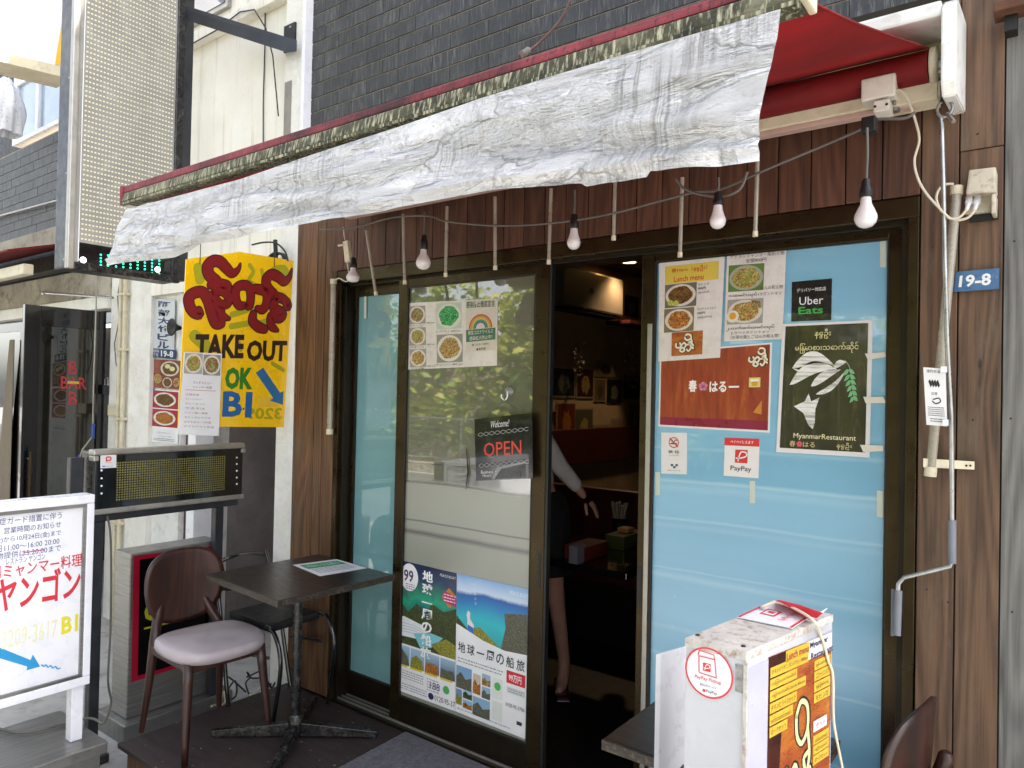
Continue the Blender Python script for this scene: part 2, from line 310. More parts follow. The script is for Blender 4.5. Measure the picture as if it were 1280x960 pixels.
# ------------------------------------------------------------------ mesh builder
ORI = {}
class MB:
    def __init__(s): s.bm = bmesh.new(); s.mi = {}; s.ml = []
    def _m(s, m):
        if m.name not in s.mi: s.mi[m.name] = len(s.ml); s.ml.append(m)
        return s.mi[m.name]
    def faces(s, vs, fs, m, smooth=False):
        i = s._m(m); bv = [s.bm.verts.new(v) for v in vs]; out = []
        for f in fs:
            try: q = s.bm.faces.new([bv[j] for j in f])
            except ValueError: continue
            q.material_index = i; q.smooth = smooth; out.append(q)
        return bv, out
    def hexa(s, p, m, bev=0):
        """p: 4 points of one face in order, then the 4 opposite"""
        bv, fs = s.faces(p, [(0, 1, 2, 3), (7, 6, 5, 4), (0, 4, 5, 1), (1, 5, 6, 2), (2, 6, 7, 3), (3, 7, 4, 0)], m)
        if bev:
            es = {e for f in fs for e in f.edges}
            r = bmesh.ops.bevel(s.bm, geom=list(es), offset=bev, segments=2, profile=.6, affect='EDGES', material=-1)
        return s
    def box(s, a, b, m, bev=0):
        x0, y0, z0 = a; x1, y1, z1 = b
        return s.hexa([(x0, y0, z0), (x1, y0, z0), (x1, y0, z1), (x0, y0, z1), (x0, y1, z0), (x1, y1, z0), (x1, y1, z1), (x0, y1, z1)], m, bev)
    def beam(s, a, b, wv, hv, m, bev=0):
        """bar from a to b, half section vectors wv, hv"""
        a, b, wv, hv = map(Vector, (a, b, wv, hv))
        return s.hexa([a-wv-hv, a+wv-hv, a+wv+hv, a-wv+hv, b-wv-hv, b+wv-hv, b+wv+hv, b-wv+hv], m, bev)
    def tube(s, pts, r, m, n=8, cap=True, closed=False):
        pts = [Vector(p) for p in pts]; N = len(pts); rr = r if isinstance(r, (list, tuple)) else [r]*N
        t0 = (pts[1]-pts[0]).normalized(); up = Vector((0, 0, 1)) if abs(t0.z) < .9 else Vector((1, 0, 0))
        nx = t0.cross(up).normalized(); vs = []; pt = t0
        for i, p in enumerate(pts):
            t = ((pts[(i+1) % N] if (closed or i < N-1) else p) - (pts[i-1] if (closed or i > 0) else p)).normalized()
            q = pt.rotation_difference(t); nx = (q @ nx).normalized(); pt = t; ny = t.cross(nx)
            for k in range(n):
                a = 2*pi*k/n; vs.append(p+(nx*cos(a)+ny*sin(a))*rr[i])
        fs = []
        for i in range(N if closed else N-1):
            for k in range(n):
                a, b = i*n+k, i*n+(k+1) % n; c, d = ((i+1) % N)*n+(k+1) % n, ((i+1) % N)*n+k; fs.append((a, b, c, d))
        s.faces(vs, fs, m, True)
        if cap and not closed:
            s.faces(vs[:n], [tuple(range(n))[::-1]], m); s.faces(vs[-n:], [tuple(range(n))], m)
        return s
    def prism(s, pts, vec, m, smooth=False):
        pts = [Vector(p) for p in pts]; n = len(pts); vec = Vector(vec)
        s.faces(pts+[p+vec for p in pts], [tuple(range(n)), tuple(range(2*n-1, n-1, -1))]+[(i, (i+1) % n, n+(i+1) % n, n+i) for i in range(n)], m, smooth); return s
    def lathe(s, prof, c, ax, m, n=16, smooth=True):
        """prof: (radius, height) along axis ax from c"""
        c = Vector(c); ax = Vector(ax).normalized(); e = Vector((1, 0, 0)) if abs(ax.x) < .8 else Vector((0, 1, 0))
        a = ax.cross(e).normalized(); b = ax.cross(a); vs = []
        for r, h in prof:
            for k in range(n): vs.append(c+ax*h+(a*cos(2*pi*k/n)+b*sin(2*pi*k/n))*max(r, .0002))
        fs = [(i*n+k, i*n+(k+1) % n, (i+1)*n+(k+1) % n, (i+1)*n+k) for i in range(len(prof)-1) for k in range(n)]
        s.faces(vs, fs, m, smooth); L = len(prof)-1
        s.faces(vs[:n], [tuple(range(n))[::-1]], m); s.faces(vs[L*n:], [tuple(range(n))], m); return s
    def grid(s, f, nu, nv, m, smooth=True):
        vs = [f(i/nu, j/nv) for j in range(nv+1) for i in range(nu+1)]
        s.faces(vs, [(j*(nu+1)+i, j*(nu+1)+i+1, (j+1)*(nu+1)+i+1, (j+1)*(nu+1)+i) for j in range(nv) for i in range(nu)], m, smooth); return s
    def build(s, name, parent=None, label=None, cat=None, group=None, kind=None, doubles=False):
        if doubles: bmesh.ops.remove_doubles(s.bm, verts=s.bm.verts, dist=1e-5)
        if parent is None:
            xs = [v.co for v in s.bm.verts]
            lo = Vector([min(v[i] for v in xs) for i in range(3)]); hi = Vector([max(v[i] for v in xs) for i in range(3)])
            o0 = Vector(((lo.x+hi.x)/2, (lo.y+hi.y)/2, lo.z))
        else: o0 = ORI[parent.name]
        bmesh.ops.translate(s.bm, vec=-o0, verts=s.bm.verts)
        bmesh.ops.recalc_face_normals(s.bm, faces=s.bm.faces)
        me = bpy.data.meshes.new(name); s.bm.to_mesh(me); s.bm.free()
        for m in s.ml: me.materials.append(m)
        o = bpy.data.objects.new(name, me); COL.objects.link(o); ORI[o.name] = o0
        if parent is None: o.location = o0
        else: o.parent = parent
        return tag(o, label, cat, group, kind)
def tag(o, label=None, cat=None, group=None, kind=None):
    for k, v in (('label', label), ('category', cat), ('group', group), ('kind', kind)):
        if v: o[k] = v
    return o
def thing(name, loc, label, cat, group=None):
    o = bpy.data.objects.new(name, None); COL.objects.link(o); o.location = loc; o.empty_display_size = .1
    ORI[o.name] = Vector(loc); return tag(o, label, cat, group)
def B(name, parent, *ops, **k):
    """one mesh from a list of (method, args...)"""
    m = MB()
    for op in ops: getattr(m, op[0])(*op[1:])
    return m.build(name, parent, **k)
def copy_tree(src, label=None, offset=(0, 0, 0)):
    r = src.copy(); COL.objects.link(r); r.location = src.location+Vector(offset)
    if label: r['label'] = label
    ORI[r.name] = ORI[src.name]+Vector(offset)
    for ch in list(src.children):
        c = ch.copy(); COL.objects.link(c); c.parent = r
        for g in list(ch.children):
            d = g.copy(); COL.objects.link(d); d.parent = c
    return r
# ------------------------------------------------------------------ flat print
_tc = {}
def text_geo(s, bold=0.0, shear=0.0):
    key = (s, bold, shear)
    if key not in _tc:
        cu = bpy.data.curves.new('t', 'FONT'); cu.body = s; cu.size = 1; cu.resolution_u = 2; cu.offset = bold; cu.shear = shear; cu.fill_mode = 'FRONT'
        ob = bpy.data.objects.new('t', cu); COL.objects.link(ob); bpy.context.view_layer.update()
        me = ob.evaluated_get(bpy.context.evaluated_depsgraph_get()).to_mesh()
        vs = [(v.co.x, v.co.y) for v in me.vertices]; fs = [tuple(p.vertices) for p in me.polygons]
        bpy.data.objects.remove(ob); bpy.data.curves.remove(cu)
        if vs:
            x0, x1 = min(v[0] for v in vs), max(v[0] for v in vs); y0, y1 = min(v[1] for v in vs), max(v[1] for v in vs)
            vs = [((x-x0)/max(x1-x0, 1e-6), 1-(y-y0)/max(y1-y0, 1e-6)) for x, y in vs]
        _tc[key] = (vs, fs)
    return _tc[key]
class Sheet:
    """a flat sheet in space; print on it is placed by fractions (u right, v down)"""
    def __init__(s, TL, TR, BR, BL, name, label, cat, mat, th=.0012, group=None, parent=None, outline=None):
        s.c = [Vector(q) for q in (TL, TR, BR, BL)]; s.n = (s.c[1]-s.c[0]).cross(s.c[0]-s.c[3]).normalized()
        if s.n.dot(Vector((0, 0, CH))-s.c[0]) < 0: s.n = -s.n
        s.parts = {}; s.name = name
        m = MB()
        if outline: m.prism([s.p(u, v, 0) for u, v in outline], -s.n*th, mat)
        else: m.hexa([*[q for q in s.c], *[q-s.n*th for q in s.c]], mat)
        s.root = m.build(name, parent, label, cat, group)
        s.W = (s.c[1]-s.c[0]).length; s.H = (s.c[3]-s.c[0]).length
        s.e1 = s.c[1]-s.c[0]; s.e2 = s.c[3]-s.c[0]
    def p(s, u, v, h=.0006):
        a = s.c[0].lerp(s.c[1], u); b = s.c[3].lerp(s.c[2], u); return a.lerp(b, v)+s.n*h
    def uv(s, px, py):
        r = CR*((px-640)/FPX) - CU*((py-480)/FPX) + _f; cam0 = Vector((0, 0, CH))
        t = (s.c[0]-cam0).dot(s.n)/r.dot(s.n); q = cam0+r*t-s.c[0]
        a, b, d = s.e1.dot(s.e1), s.e1.dot(s.e2), s.e2.dot(s.e2); x, y = q.dot(s.e1), q.dot(s.e2); D = a*d-b*b
        u, v = (x*d-y*b)/D, (y*a-x*b)/D; Q = q+s.c[0]; k = s.c[0]-s.c[1]+s.c[2]-s.c[3]
        for _ in range(8):                                      # the four corners need not be a parallelogram
            r_ = Q-s.p(u, v, 0); du, dv = s.e1+k*v, s.e2+k*u
            A_, B_, C_ = du.dot(du), du.dot(dv), dv.dot(dv); X_, Y_ = r_.dot(du), r_.dot(dv); E_ = A_*C_-B_*B_
            u += (X_*C_-Y_*B_)/E_; v += (Y_*A_-X_*B_)/E_
        return u, v
    SPLIT = {'yellow_label', 'show_through_lettering', 'badge', 'yellow_tabs', 'dove', 'traveller', 'card', 'green_mark', 'lime', 'red_edge', 'clip', 'ribbon_ornament', 'rainbow', 'photo_ground', 'sprig_leaf', 'ship_decks'}
    def mb(s, part): return s.parts.setdefault(part+('#%d' % len(s.parts) if part in s.SPLIT else ''), MB())
    def poly(s, part, pts, mat, h=.0006): s.mb(part).faces([s.p(u, v, h) for u, v in pts], [tuple(range(len(pts)))], mat); return s
    def rect(s, part, u0, v0, u1, v1, mat, h=.0006): return s.poly(part, [(u0, v0), (u1, v0), (u1, v1), (u0, v1)], mat, h)
    def rpx(s, part, x0, y0, x1, y1, mat, h=.0006):
        a, b = s.uv(x0, y0), s.uv(x1, y1); return s.rect(part, a[0], a[1], b[0], b[1], mat, h)
    def disc(s, part, u, v, ru, rv, mat, h=.0008, n=24, r0=0):
        ps = [(u+ru*cos(2*pi*k/n), v+rv*sin(2*pi*k/n)) for k in range(n)]
        if not r0: return s.poly(part, ps, mat, h)
        q = [(u+ru*r0*cos(2*pi*k/n), v+rv*r0*sin(2*pi*k/n)) for k in range(n)]
        vs = [s.p(*a, h) for a in ps+q]; s.mb(part).faces(vs, [(k, (k+1) % n, n+(k+1) % n, n+k) for k in range(n)], mat); return s
    def stroke(s, part, pts, wd, mat, h=.001, asp=None):
        """brush stroke through pts (u,v), widths in metres"""
        P_ = [Vector((u*s.W, v*s.H)) for u, v in pts]; n = len(P_); ws = wd if isinstance(wd, (list, tuple)) else [wd]*n
        P2, W2 = [], []
        for i in range(n-1):                                   # catmull-rom refine
            a, b, c, d = P_[max(i-1, 0)], P_[i], P_[i+1], P_[min(i+2, n-1)]
            for k in range(5):
                t = k/5; P2.append(.5*((2*b)+(c-a)*t+(2*a-5*b+4*c-d)*t*t+(3*b-a-3*c+d)*t**3)); W2.append(ws[i]*(1-t)+ws[i+1]*t)
        P2.append(P_[-1]); W2.append(ws[-1]); L, R_ = [], []
        for i, p in enumerate(P2):
            t = (P2[min(i+1, len(P2)-1)]-P2[max(i-1, 0)]).normalized(); q = Vector((-t.y, t.x))*W2[i]/2; L.append(p+q); R_.append(p-q)
        f = lambda q: s.p(q.x/s.W, q.y/s.H, h)
        k = len(P2); sm = s.mb(part); sm.faces([f(q) for q in L+R_], [(i, i+1, k+i+1, k+i) for i in range(k-1)], mat)
        for e, wv in ((P2[0], W2[0]), (P2[-1], W2[-1])):
            if wv > .002: sm.faces([f(e+Vector((cos(a*pi/5), sin(a*pi/5)))*wv/2)+s.n*.00003 for a in range(10)], [tuple(range(10))], mat)
        return s
    def text(s, t, u0, v0, u1, v1, mat, part='lettering', bold=0.0, h=.001, shear=0, flip=False):
        vs, fs = text_geo(t, bold, shear)
        if vs: s.mb(part).faces([s.p(u0+(u1-u0)*((1-x) if flip else x), v0+(v1-v0)*y, h) for x, y in vs], fs, mat)
        return s
    def tpx(s, t, x0, y0, x1, y1, mat, **k):
        a, b = s.uv(x0, y0), s.uv(x1, y1); return s.text(t, a[0], a[1], b[0], b[1], mat, **k)
    def vert(s, t, u0, v0, u1, v1, mat, **k):
        n = len(t); dv = (v1-v0)/n
        for i, ch in enumerate(t):
            if ch in '一ー': s.text('|' if ch == 'ー' else ch, (u0+u1)/2-(.06*(u1-u0) if ch == 'ー' else .5*(u1-u0)), v0+i*dv+(.1 if ch == 'ー' else .45)*dv, (u0+u1)/2+(.06*(u1-u0) if ch == 'ー' else .5*(u1-u0)), v0+i*dv+(.8 if ch == 'ー' else .55)*dv, mat, **k)
            else: s.text(ch, u0, v0+i*dv, u1, v0+(i+.86)*dv, mat, **k)
        return s
    def food(s, u0, v0, u1, v1, kind, bgc='#8a6a4a', plate='#d8d4cc', rim=1.0, i=[0]):
        i[0] += 1; k = 'photo#%d' % i[0]
        s.rect(k, u0, v0, u1, v1, ink(bgc), .0007); cu, cv, ru, rv = (u0+u1)/2, (v0+v1)/2, (u1-u0)*.48*rim, (v1-v0)*.47*rim
        s.disc(k, cu, cv, ru, rv, ink(plate), .0009)
        n = 30; ps = []
        for a in range(n):
            q = .8+.12*noise.noise(Vector((a*.6, i[0]*3.1, 0))); ps.append((cu+ru*q*cos(2*pi*a/n), cv+rv*q*sin(2*pi*a/n)))
        s.poly(k, ps, F[kind], .0011); return s
    def done(s):
        for k, m in s.parts.items(): m.build(k.split('#')[0], s.root)
        return s.root
def sheet_px(c4, name, label, cat, mat, y=None, x=None, **k):
    """corners seen at four picture points, standing on the plane y (facade) or x"""
    return Sheet(*[P(a, b, y=y, x=x) for a, b in c4], name, label, cat, mat, **k)
def fine_lines(s, part, u0, v0, u1, rows, dv, mat, h=.001, seed=1, thick=.35):
    """small print too fine to read: rows of broken dashes"""
    rg = random.Random(seed)
    for r in range(rows):
        u = u0; v = v0+r*dv
        while u < u1-.01:
            l = rg.uniform(.012, .05); s.rect(part, u, v, min(u+l, u1), v+dv*thick, mat, h); u += l+rg.uniform(.006, .015)
# ================================================================== SETTING
GZ, DZ = -.22, -.07
B('ground', None, ('box', (-60, -60, GZ-.3), (60, 60, GZ), M['pave']), kind='structure')
B('road', None, ('box', (-60, -6.2, GZ+.0), (60, -1.2, GZ+.006), M['asphalt']), kind='structure')
B('road_edge_line', None, ('box', (-60, -1.45, GZ+.006), (60, -1.33, GZ+.01), ink('#c9c7c0', .8)), kind='structure')
B('kerb', None, ('box', (-60, -1.2, GZ+.001), (60, -1.05, GZ+.09), M['concrete'], .01), kind='structure')
YW = 2.40
# --- restaurant building
bld = thing('restaurant_building', (-1.4, 4.5, GZ), 'two storey restaurant building with timber cladding below and dark brick above, behind the silver awning', 'building')
B('interior_wall', bld, ('box', (-3.40, 2.62, DZ), (-3.20, 8.0, 2.62), M['inwall']), ('box', (-3.2, 7.8, DZ), (1.6, 8.0, 2.62), M['inwall']), ('box', (1.4, 2.62, DZ), (1.6, 7.8, 2.62), M['inwall']))
B('wainscot', bld, ('box', (-3.199, 2.7, .93), (-3.17, 7.79, 1.22), M['red'], .004))
B('ceiling', bld, ('box', (-3.5, 2.52, 2.62), (1.6, 8.0, 2.8), M['inceil']))
B('interior_floor', bld, ('box', (-3.2, 2.40, GZ+.004), (1.4, 7.8, DZ-.004), M['indark']))
B('upper_wall', bld, ('box', (-3.3, 2.48, 2.801), (1.8, 3.2, 6.0), M['mortar']))
mb = MB(); mb.box((-3.28, 2.43, 2.12), (1.8, 2.51, 2.70), M['bronze_d']); mb.box((-3.28, 2.425, DZ-.1), (-2.95, 2.60, 2.119), M['bronze_d'])
mb.box((-.335, 2.425, GZ), (1.8, 2.61, 2.119), M['bronze_d']); mb.box((-3.28, 2.511, 2.11), (1.8, 2.62, 2.619), M['inceil'])
pw = mb.build('plank_wall', bld)
def planks(specs, mat, parent):
    """specs: x0,x1,z0,z1 boards standing proud of the backing, each its own mesh (shared when alike)"""
    cache = {}
    for i, (x0, x1, z0, z1) in enumerate(specs):
        key = (round(x1-x0, 3), round(z1-z0, 3), mat.name)
        if key not in cache:
            m = MB(); wx, hz = (x1-x0)/2-.0018, (z1-z0)/2-.001
            m.box((-wx, -.011, -hz), (wx, .011, hz), mat, .002); m.bm.verts.ensure_lookup_table()
            me = bpy.data.meshes.new('plank'); m.bm.to_mesh(me); m.bm.free(); me.materials.append(mat); cache[key] = me
        o = bpy.data.objects.new('plank', cache[key]); COL.objects.link(o); o.parent = parent
        o.location = Vector(((x0+x1)/2, YW+.013+random.uniform(-.002, .002), (z0+z1)/2))-ORI[parent.name]
hp = []; x = -.332-.103*26
for i in range(26): hp.append((x, x+.103, 2.108+(0), 2.66)); x += .103
planks([h for h in hp if h[0] < -1.15], M['wood_r'], pw); planks([h for h in hp if h[0] >= -1.15], M['wood_r'], pw)
zs = 2.215
planks([(-.332, -.236, GZ+.05, 2.66), (-.236, -.130, GZ+.05, zs), (-.236, -.130, zs, 2.66)], M['wood_rt'], pw)
planks([(-.130, .005, GZ+.05, 2.62), (.005, .14, GZ+.05, 2.62), (.14, .27, GZ+.05, 2.62), (.27, .4, GZ+.05, 2.62), (.4, .53, GZ+.05, 2.62)], M['wood_g'], pw)
planks([(-3.285, -3.112, DZ+.01, 2.66), (-3.112, -3.045, DZ+.01, 2.66), (-3.045, -2.955, DZ+.01, 2.66)], M['wood_l'], pw)
# nail heads
nm = MB()
for xx in (-.30, -.26, -.2, -.16, -.1, -.03, -3.25, -3.15, -3.07, -3.0):
    for zz in (.35, .95, 1.45, 1.95, 2.24):
      if random.random() < .5: nm.lathe([(.0028, 0), (.002, .0012)], (xx+random.uniform(-.01, .01), YW+.0, zz+random.uniform(-.02, .02)), (0, -1, 0), M['black'], 6)
nm.build('nail_heads', pw)
B('rear_block', bld, ('box', (-3.3, 3.201, 2.801), (1.8, 9, 6.0), M['mortar']))
# --- brick courses
def bricks(parent, x0, x1, z0, rows, y, L=.2275, H=.0705, step=.0765, keep=lambda x, z: True):
    mes = []
    for LL in (L, L*.5-.001):
        m = MB(); m.box((-LL/2, -.006, -H/2), (LL/2, .006, H/2), M['brick'], .0015); me = bpy.data.meshes.new('brick'); m.bm.to_mesh(me); m.bm.free(); me.materials.append(M['brick']); mes.append(me)
    n = nr = 0; rest = MB()
    for r in range(rows):
        x = x0
        while x+L < x1+.12:
            l_, me = (L*.5-.001, mes[1]) if (x == x0 and r % 2) else (L, mes[0])
            if not keep(x, z0+r*step) or n >= 300:
                rest.box((x, y-.0045, z0+r*step), (x+l_, y+.0070, z0+r*step+H), M['brick']); nr += 1
            else:
                o = bpy.data.objects.new('brick', me); COL.objects.link(o); o.parent = parent; n += 1
                o.location = Vector((x+l_/2, y+.0015+random.uniform(-.0008, .0008), z0+r*step+H/2))-ORI[parent.name]
            x += l_+.0018
    if nr: rest.build('brick_courses', parent, kind='stuff')
    else: rest.bm.free()
    return n, nr
bw = B('brick_wall', bld, ('box', (-3.3, 2.475, 2.70), (1.8, 2.4799, 5.1), M['mortar']))
def vis(x, z):
    v = Vector((x+.1, 2.5, z-CH)); d = v.dot(_f); return -120 < 480-FPX*v.dot(CU)/d and z < 4.5
print('bricks', bricks(bw, -3.30, 1.55, 2.71, 30, 2.475, keep=vis))
B('concrete_band', bld, ('box', (-3.3, 2.445, 2.662), (1.8, 2.52, 2.705), M['concrete']))
# --- door frame
Y1, Y2 = 2.445, 2.50
fr = B('door_frame', bld, ('box', (-2.955, 2.405, 2.045), (-.335, 2.44, 2.106), M['bronze'], .003))
B('head_track', fr, ('box', (-2.92, 2.4401, 2.03), (-.37, 2.56, 2.106), M['bronze_d'], .002))
B('side_jamb', fr, ('box', (-2.955, 2.405, DZ), (-2.925, 2.56, 2.045), M['bronze'], .003), ('box', (-2.925, 2.425, DZ), (-2.905, 2.55, 2.03), M['bronze_d'], .002))
B('side_jamb', fr, ('box', (-.365, 2.405, DZ-.1), (-.335, 2.56, 2.045), M['bronze'], .003), ('box', (-.385, 2.43, DZ), (-.365, 2.55, 2.03), M['bronze_d'], .002))
mb = MB(); mb.box((-2.925, 2.405, DZ), (-.365, 2.56, DZ+.012), M['bronze_d'], .002)
for yy in (2.43, 2.458, 2.487, 2.515): mb.box((-2.92, yy-.002, DZ+.012), (-.38, yy+.002, DZ+.022), M['alu'])
mb.build('sill_track', fr)
def sash(label, x0, x1, y, sl, sr, zb, zt, film, z0=DZ+.024, z1=2.034, handle=None, weather=False):
    t = thing('sliding_door', ((x0+x1)/2, y, z0), label, 'door')
    for a, b in ((x0, x0+sl), (x1-sr, x1)):
        B('stile', t, ('box', (a, y-.015, z0), (b, y+.015, z1), M['bronze'], .003))
    B('top_rail', t, ('box', (x0+sl, y-.013, zt), (x1-sr, y+.013, z1), M['bronze'], .003))
    B('bottom_rail', t, ('box', (x0+sl, y-.013, z0), (x1-sr, y+.013, zb), M['bronze_d'], .003))
    B('pane', t, ('box', (x0+sl, y-.003, zb), (x1-sr, y+.003, zt), film))
    B('gasket', t, ('box', (x0+sl, y-.0145, zb), (x0+sl+.005, y-.0031, zt), M['black']), ('box', (x1-sr-.005, y-.0145, zb), (x1-sr, y-.0031, zt), M['black']),
      ('box', (x0+sl+.005, y-.0145, zb), (x1-sr-.005, y-.0031, zb+.005), M['black']), ('box', (x0+sl+.005, y-.0145, zt-.005), (x1-sr-.005, y-.0031, zt), M['black']))
    if handle: B('finger_pull', t, ('box', (handle-.008, y-.0165, .72), (handle+.008, y-.0149, .86), M['black'], .0006))
    if weather: B('draught_strip', t, ('box', (x0+sl*.55, y-.021, z0), (x0+sl*.9, y-.0152, z1-.26), M['alu'], .002))
    return t
gx = lambda px, py, y: P(px, py, y=y).x
xA0, xA1 = -2.905, gx(505, 600, 2.50)
dA = sash('narrow fixed glass door panel with teal film beside the timber pillar', xA0, xA1, 2.495, gx(442, 600, 2.495)-xA0+.01, .035, P(465, 848, y=2.495).z, 1.985, M['film_teal'])
xB0, xB1 = gx(496, 600, Y1), gx(684, 600, Y1)
dB = sash('sliding glass door with frosted film, travel posters low down and the open sign', xB0, xB1, Y1, gx(507, 600, Y1)-xB0, xB1-gx(667, 600, Y1), P(575, 897, y=Y1).z, 1.995, M['film_green'], handle=(xB1-.02))
B('finger_pull', dB, ('box', (xB0+.012, Y1-.0165, .72), (xB0+.026, Y1-.0149, .86), M['black'], .0006))
B('edge_seal', dB, ('box', (xB1+.0005, Y1-.012, DZ+.03), (xB1+.012, Y1+.012, 2.03), M['black']))
xC0, xC1 = gx(801, 600, Y2), -.387
dC = sash('right hand sliding glass door covered inside with pale blue film and menus', xC0, xC1, Y2-.005, gx(814, 600, Y2)-xC0+.01, xC1-gx(1109, 600, Y2), .02, 2.005, M['film_blue'], handle=xC0+.012, weather=True)
# --- deck, mat
dk = thing('timber_deck', (-1.8, 2.0, GZ), 'low dark stained plywood deck platform under the table and chair', 'deck')
dxs = [-3.29, -2.38, -1.47, -.56, .35]
for a, b in zip(dxs, dxs[1:]): B('plywood_sheet', dk, ('box', (a+.001, 1.53, DZ-.02), (b-.001, 2.404, DZ), M['deck'], .002))
for a in (-3.26, -2.4, -1.5, -.6, .3): B('joist', dk, ('box', (a, 1.56, GZ+.001), (a+.04, 2.38, DZ-.0205), M['wood_l'], .003))
B('front_fascia', dk, ('box', (-3.22, 1.55, GZ+.03), (.34, 1.565, DZ-.0205), M['wood_l'], .002))
q = [P(*a, z=DZ) for a in ((507, 917), (660, 963), (640, 1010), (425, 962))]
B('floor_mat', None, ('prism', [v+Vector((0, 0, .002)) for v in (q[0], Vector((-1.68, 2.39, DZ)), Vector((-1.68, 1.95, DZ)), Vector((q[3].x, 1.95, DZ)))], (0, 0, .008), M['mat']), label='grey carpet door mat lying on the dark deck before the doorway', cat='mat')
# --- white column and cream upper wall of the neighbouring building
nb = thing('stair_building', (-4.3, 3.0, GZ), 'cream rendered building with a basement stair entrance beside the timber pillar', 'building')
mb = MB(); mb.box((-3.515, 2.455, GZ), (-3.31, 2.9, 5.5), M['stucco'], .004); mb.build('corner_column', nb)
B('column_trim', nb, ('box', (-3.318, 2.42, GZ), (-3.292, 2.60, 5.2), M['cleanwhite'], .002))
mb = MB(); mb.box((-5.06, 2.50, 2.13), (-3.516, 2.75, 3.72), M['cream_wall']); mb.build('rendered_wall', nb)
B('ledge', nb, ('box', (-5.1, 2.44, 3.721), (-3.516, 2.8, 3.79), M['cream_wall'], .006))
B('rendered_wall', nb, ('box', (-5.1, 2.56, 3.791), (-3.516, 2.8, 6.0), M['cream_wall']))
wn = B('window', nb, ('box', (-4.72, 2.53, 3.93), (-4.25, 2.559, 4.6), M['alu'], .004)); B('pane', wn, ('box', (-4.69, 2.524, 3.96), (-4.28, 2.5295, 4.57), M['mirror_dark']))
B('side_wall', nb, ('box', (-5.66, 2.50, GZ), (-5.06, 3.1, 2.30), M['stucco'], .004))
B('side_wall', nb, ('box', (-5.66, 2.50, 2.301), (-5.061, 2.9, 6.0), M['stucco'], .004))
B('recess_wall', nb, ('box', (-5.059, 2.54, GZ), (-4.70, 3.1, 2.129), M['whitepaint']))
B('door_post', nb, ('box', (-4.699, 2.58, GZ), (-4.66, 2.66, 2.129), M['redbrown'], .002), ('box', (-4.655, 2.57, GZ), (-4.56, 2.7, 2.129), M['cleanwhite'], .003))
B('stair_wall', nb, ('box', (-4.66, 3.35, .35), (-3.4, 3.5, 2.4), M['wallgrey']), ('box', (-4.80, 2.9, GZ-1), (-4.67, 3.4, 2.129), M['wallgrey']))
B('stair_skirting', nb, ('box', (-4.66, 3.345, -1.2), (-3.4, 3.5, .349), M['redbrown']))
B('soffit', nb, ('box', (-5.059, 2.751, 2.13), (-3.516, 3.5, 2.3), M['cleanwhite']))
mbx = B('letter_boxes', nb, ('box', (-4.45, 3.19, 1.0), (-3.52, 3.345, 1.75), M['bronze_d'], .004))
for i in range(3):
    for j in range(3):
        d = B('letter_box_door', mbx, ('box', (-4.44+.31*i, 3.176, 1.015+.245*j), (-4.145+.31*i, 3.189, 1.24+.245*j), M['indark'], .004))
mb = MB(); mb.rect = None
B('paper_tag', mbx, ('box', (-3.99, 3.172, 1.03), (-3.93, 3.1755, 1.17), M['paperw']), ('box', (-3.985, 3.1705, 1.09), (-3.94, 3.1719, 1.12), ink('#1a2340')))
# pipes and wires on the white side wall
pp = thing('wall_pipes', (-5.4, 2.47, GZ), 'pair of cream painted pipes running up the white side wall', 'pipe')
for xx in (-5.44, -5.375): B('pipe', pp, ('tube', [(xx, 2.47, GZ), (xx, 2.47, 2.3), (xx-.02, 2.47, 3.8)], .016, M['cream'], 10))
for zz in (.5, 1.25, 1.75, 2.15): B('pipe_clip', pp, ('box', (-5.47, 2.452, zz), (-5.35, 2.4995, zz+.02), M['cream'], .002))
B('junction_box', pp, ('box', (-5.56, 2.45, 1.28), (-5.41, 2.499, 1.36), M['cream'], .004))
cw = P(137, 300, y=2.47)
B('wall_cable', None, ('tube', [P(a, b, y=2.485) for a, b in ((151, 345), (147, 370), (149, 400), (143, 430), (145, 455), (150, 468))], .004, M['cordg'], 6), label='thin grey cable wandering down the white wall beside the pipes', cat='cable')
B('wall_cable', None, ('tube', [P(a, b, y=2.49) for a, b in ((332, -30), (331, 60), (329, 130), (329, 190))], .004, M['black'], 6), label='straight black cable running down the cream wall by the white column', cat='cable')
B('wall_cable', None, ('tube', [P(a, b, y=2.43) for a, b in ((227, 62), (270, 38), (300, 15), (318, 12), (332, 35), (341, 70), (348, 145))], .004, M['black'], 6), label='looping black cable sagging across the cream wall from the ledge', cat='cable')
B('plate_patch', None, ('box', tuple(P(354, 178, y=2.453)), tuple(P(365, 100, y=2.4545)), M['alu']), label='narrow bare metal strip on the rough white column', cat='metal strip')
# --- bar building at far left
bb = thing('bar_building', (-7.3, 3.0, GZ), 'neighbouring bar building with dark brick upper wall and stained concrete beam at far left', 'building')
XL = -10.5
B('upper_wall', bb, ('box', (XL, 2.50, 2.80), (-5.661, 3.0, 3.62), M['mortar']))
bk = B('brick_wall', bb, ('box', (XL, 2.496, 2.80), (-5.661, 2.4999, 3.62), M['mortar']))
print('bricks2', bricks(bk, -8.9, -5.95, 2.805, 10, 2.496, L=.2, step=.0805, H=.0755))
B('concrete_beam', bb, ('box', (XL, 2.46, 2.62), (-5.661, 2.9, 2.799), M['concrete'], .004))
B('concrete_beam', bb, ('box', (XL, 2.49, 2.17), (-5.661, 2.9, 2.4), M['concrete'], .004))
B('stucco_band', bb, ('box', (XL, 2.47, 2.075), (-5.661, 2.9, 2.169), M['stucco'], .004))
B('dark_void', bb, ('box', (XL, 2.49, 2.401), (-5.661, 2.9, 2.619), M['black']))
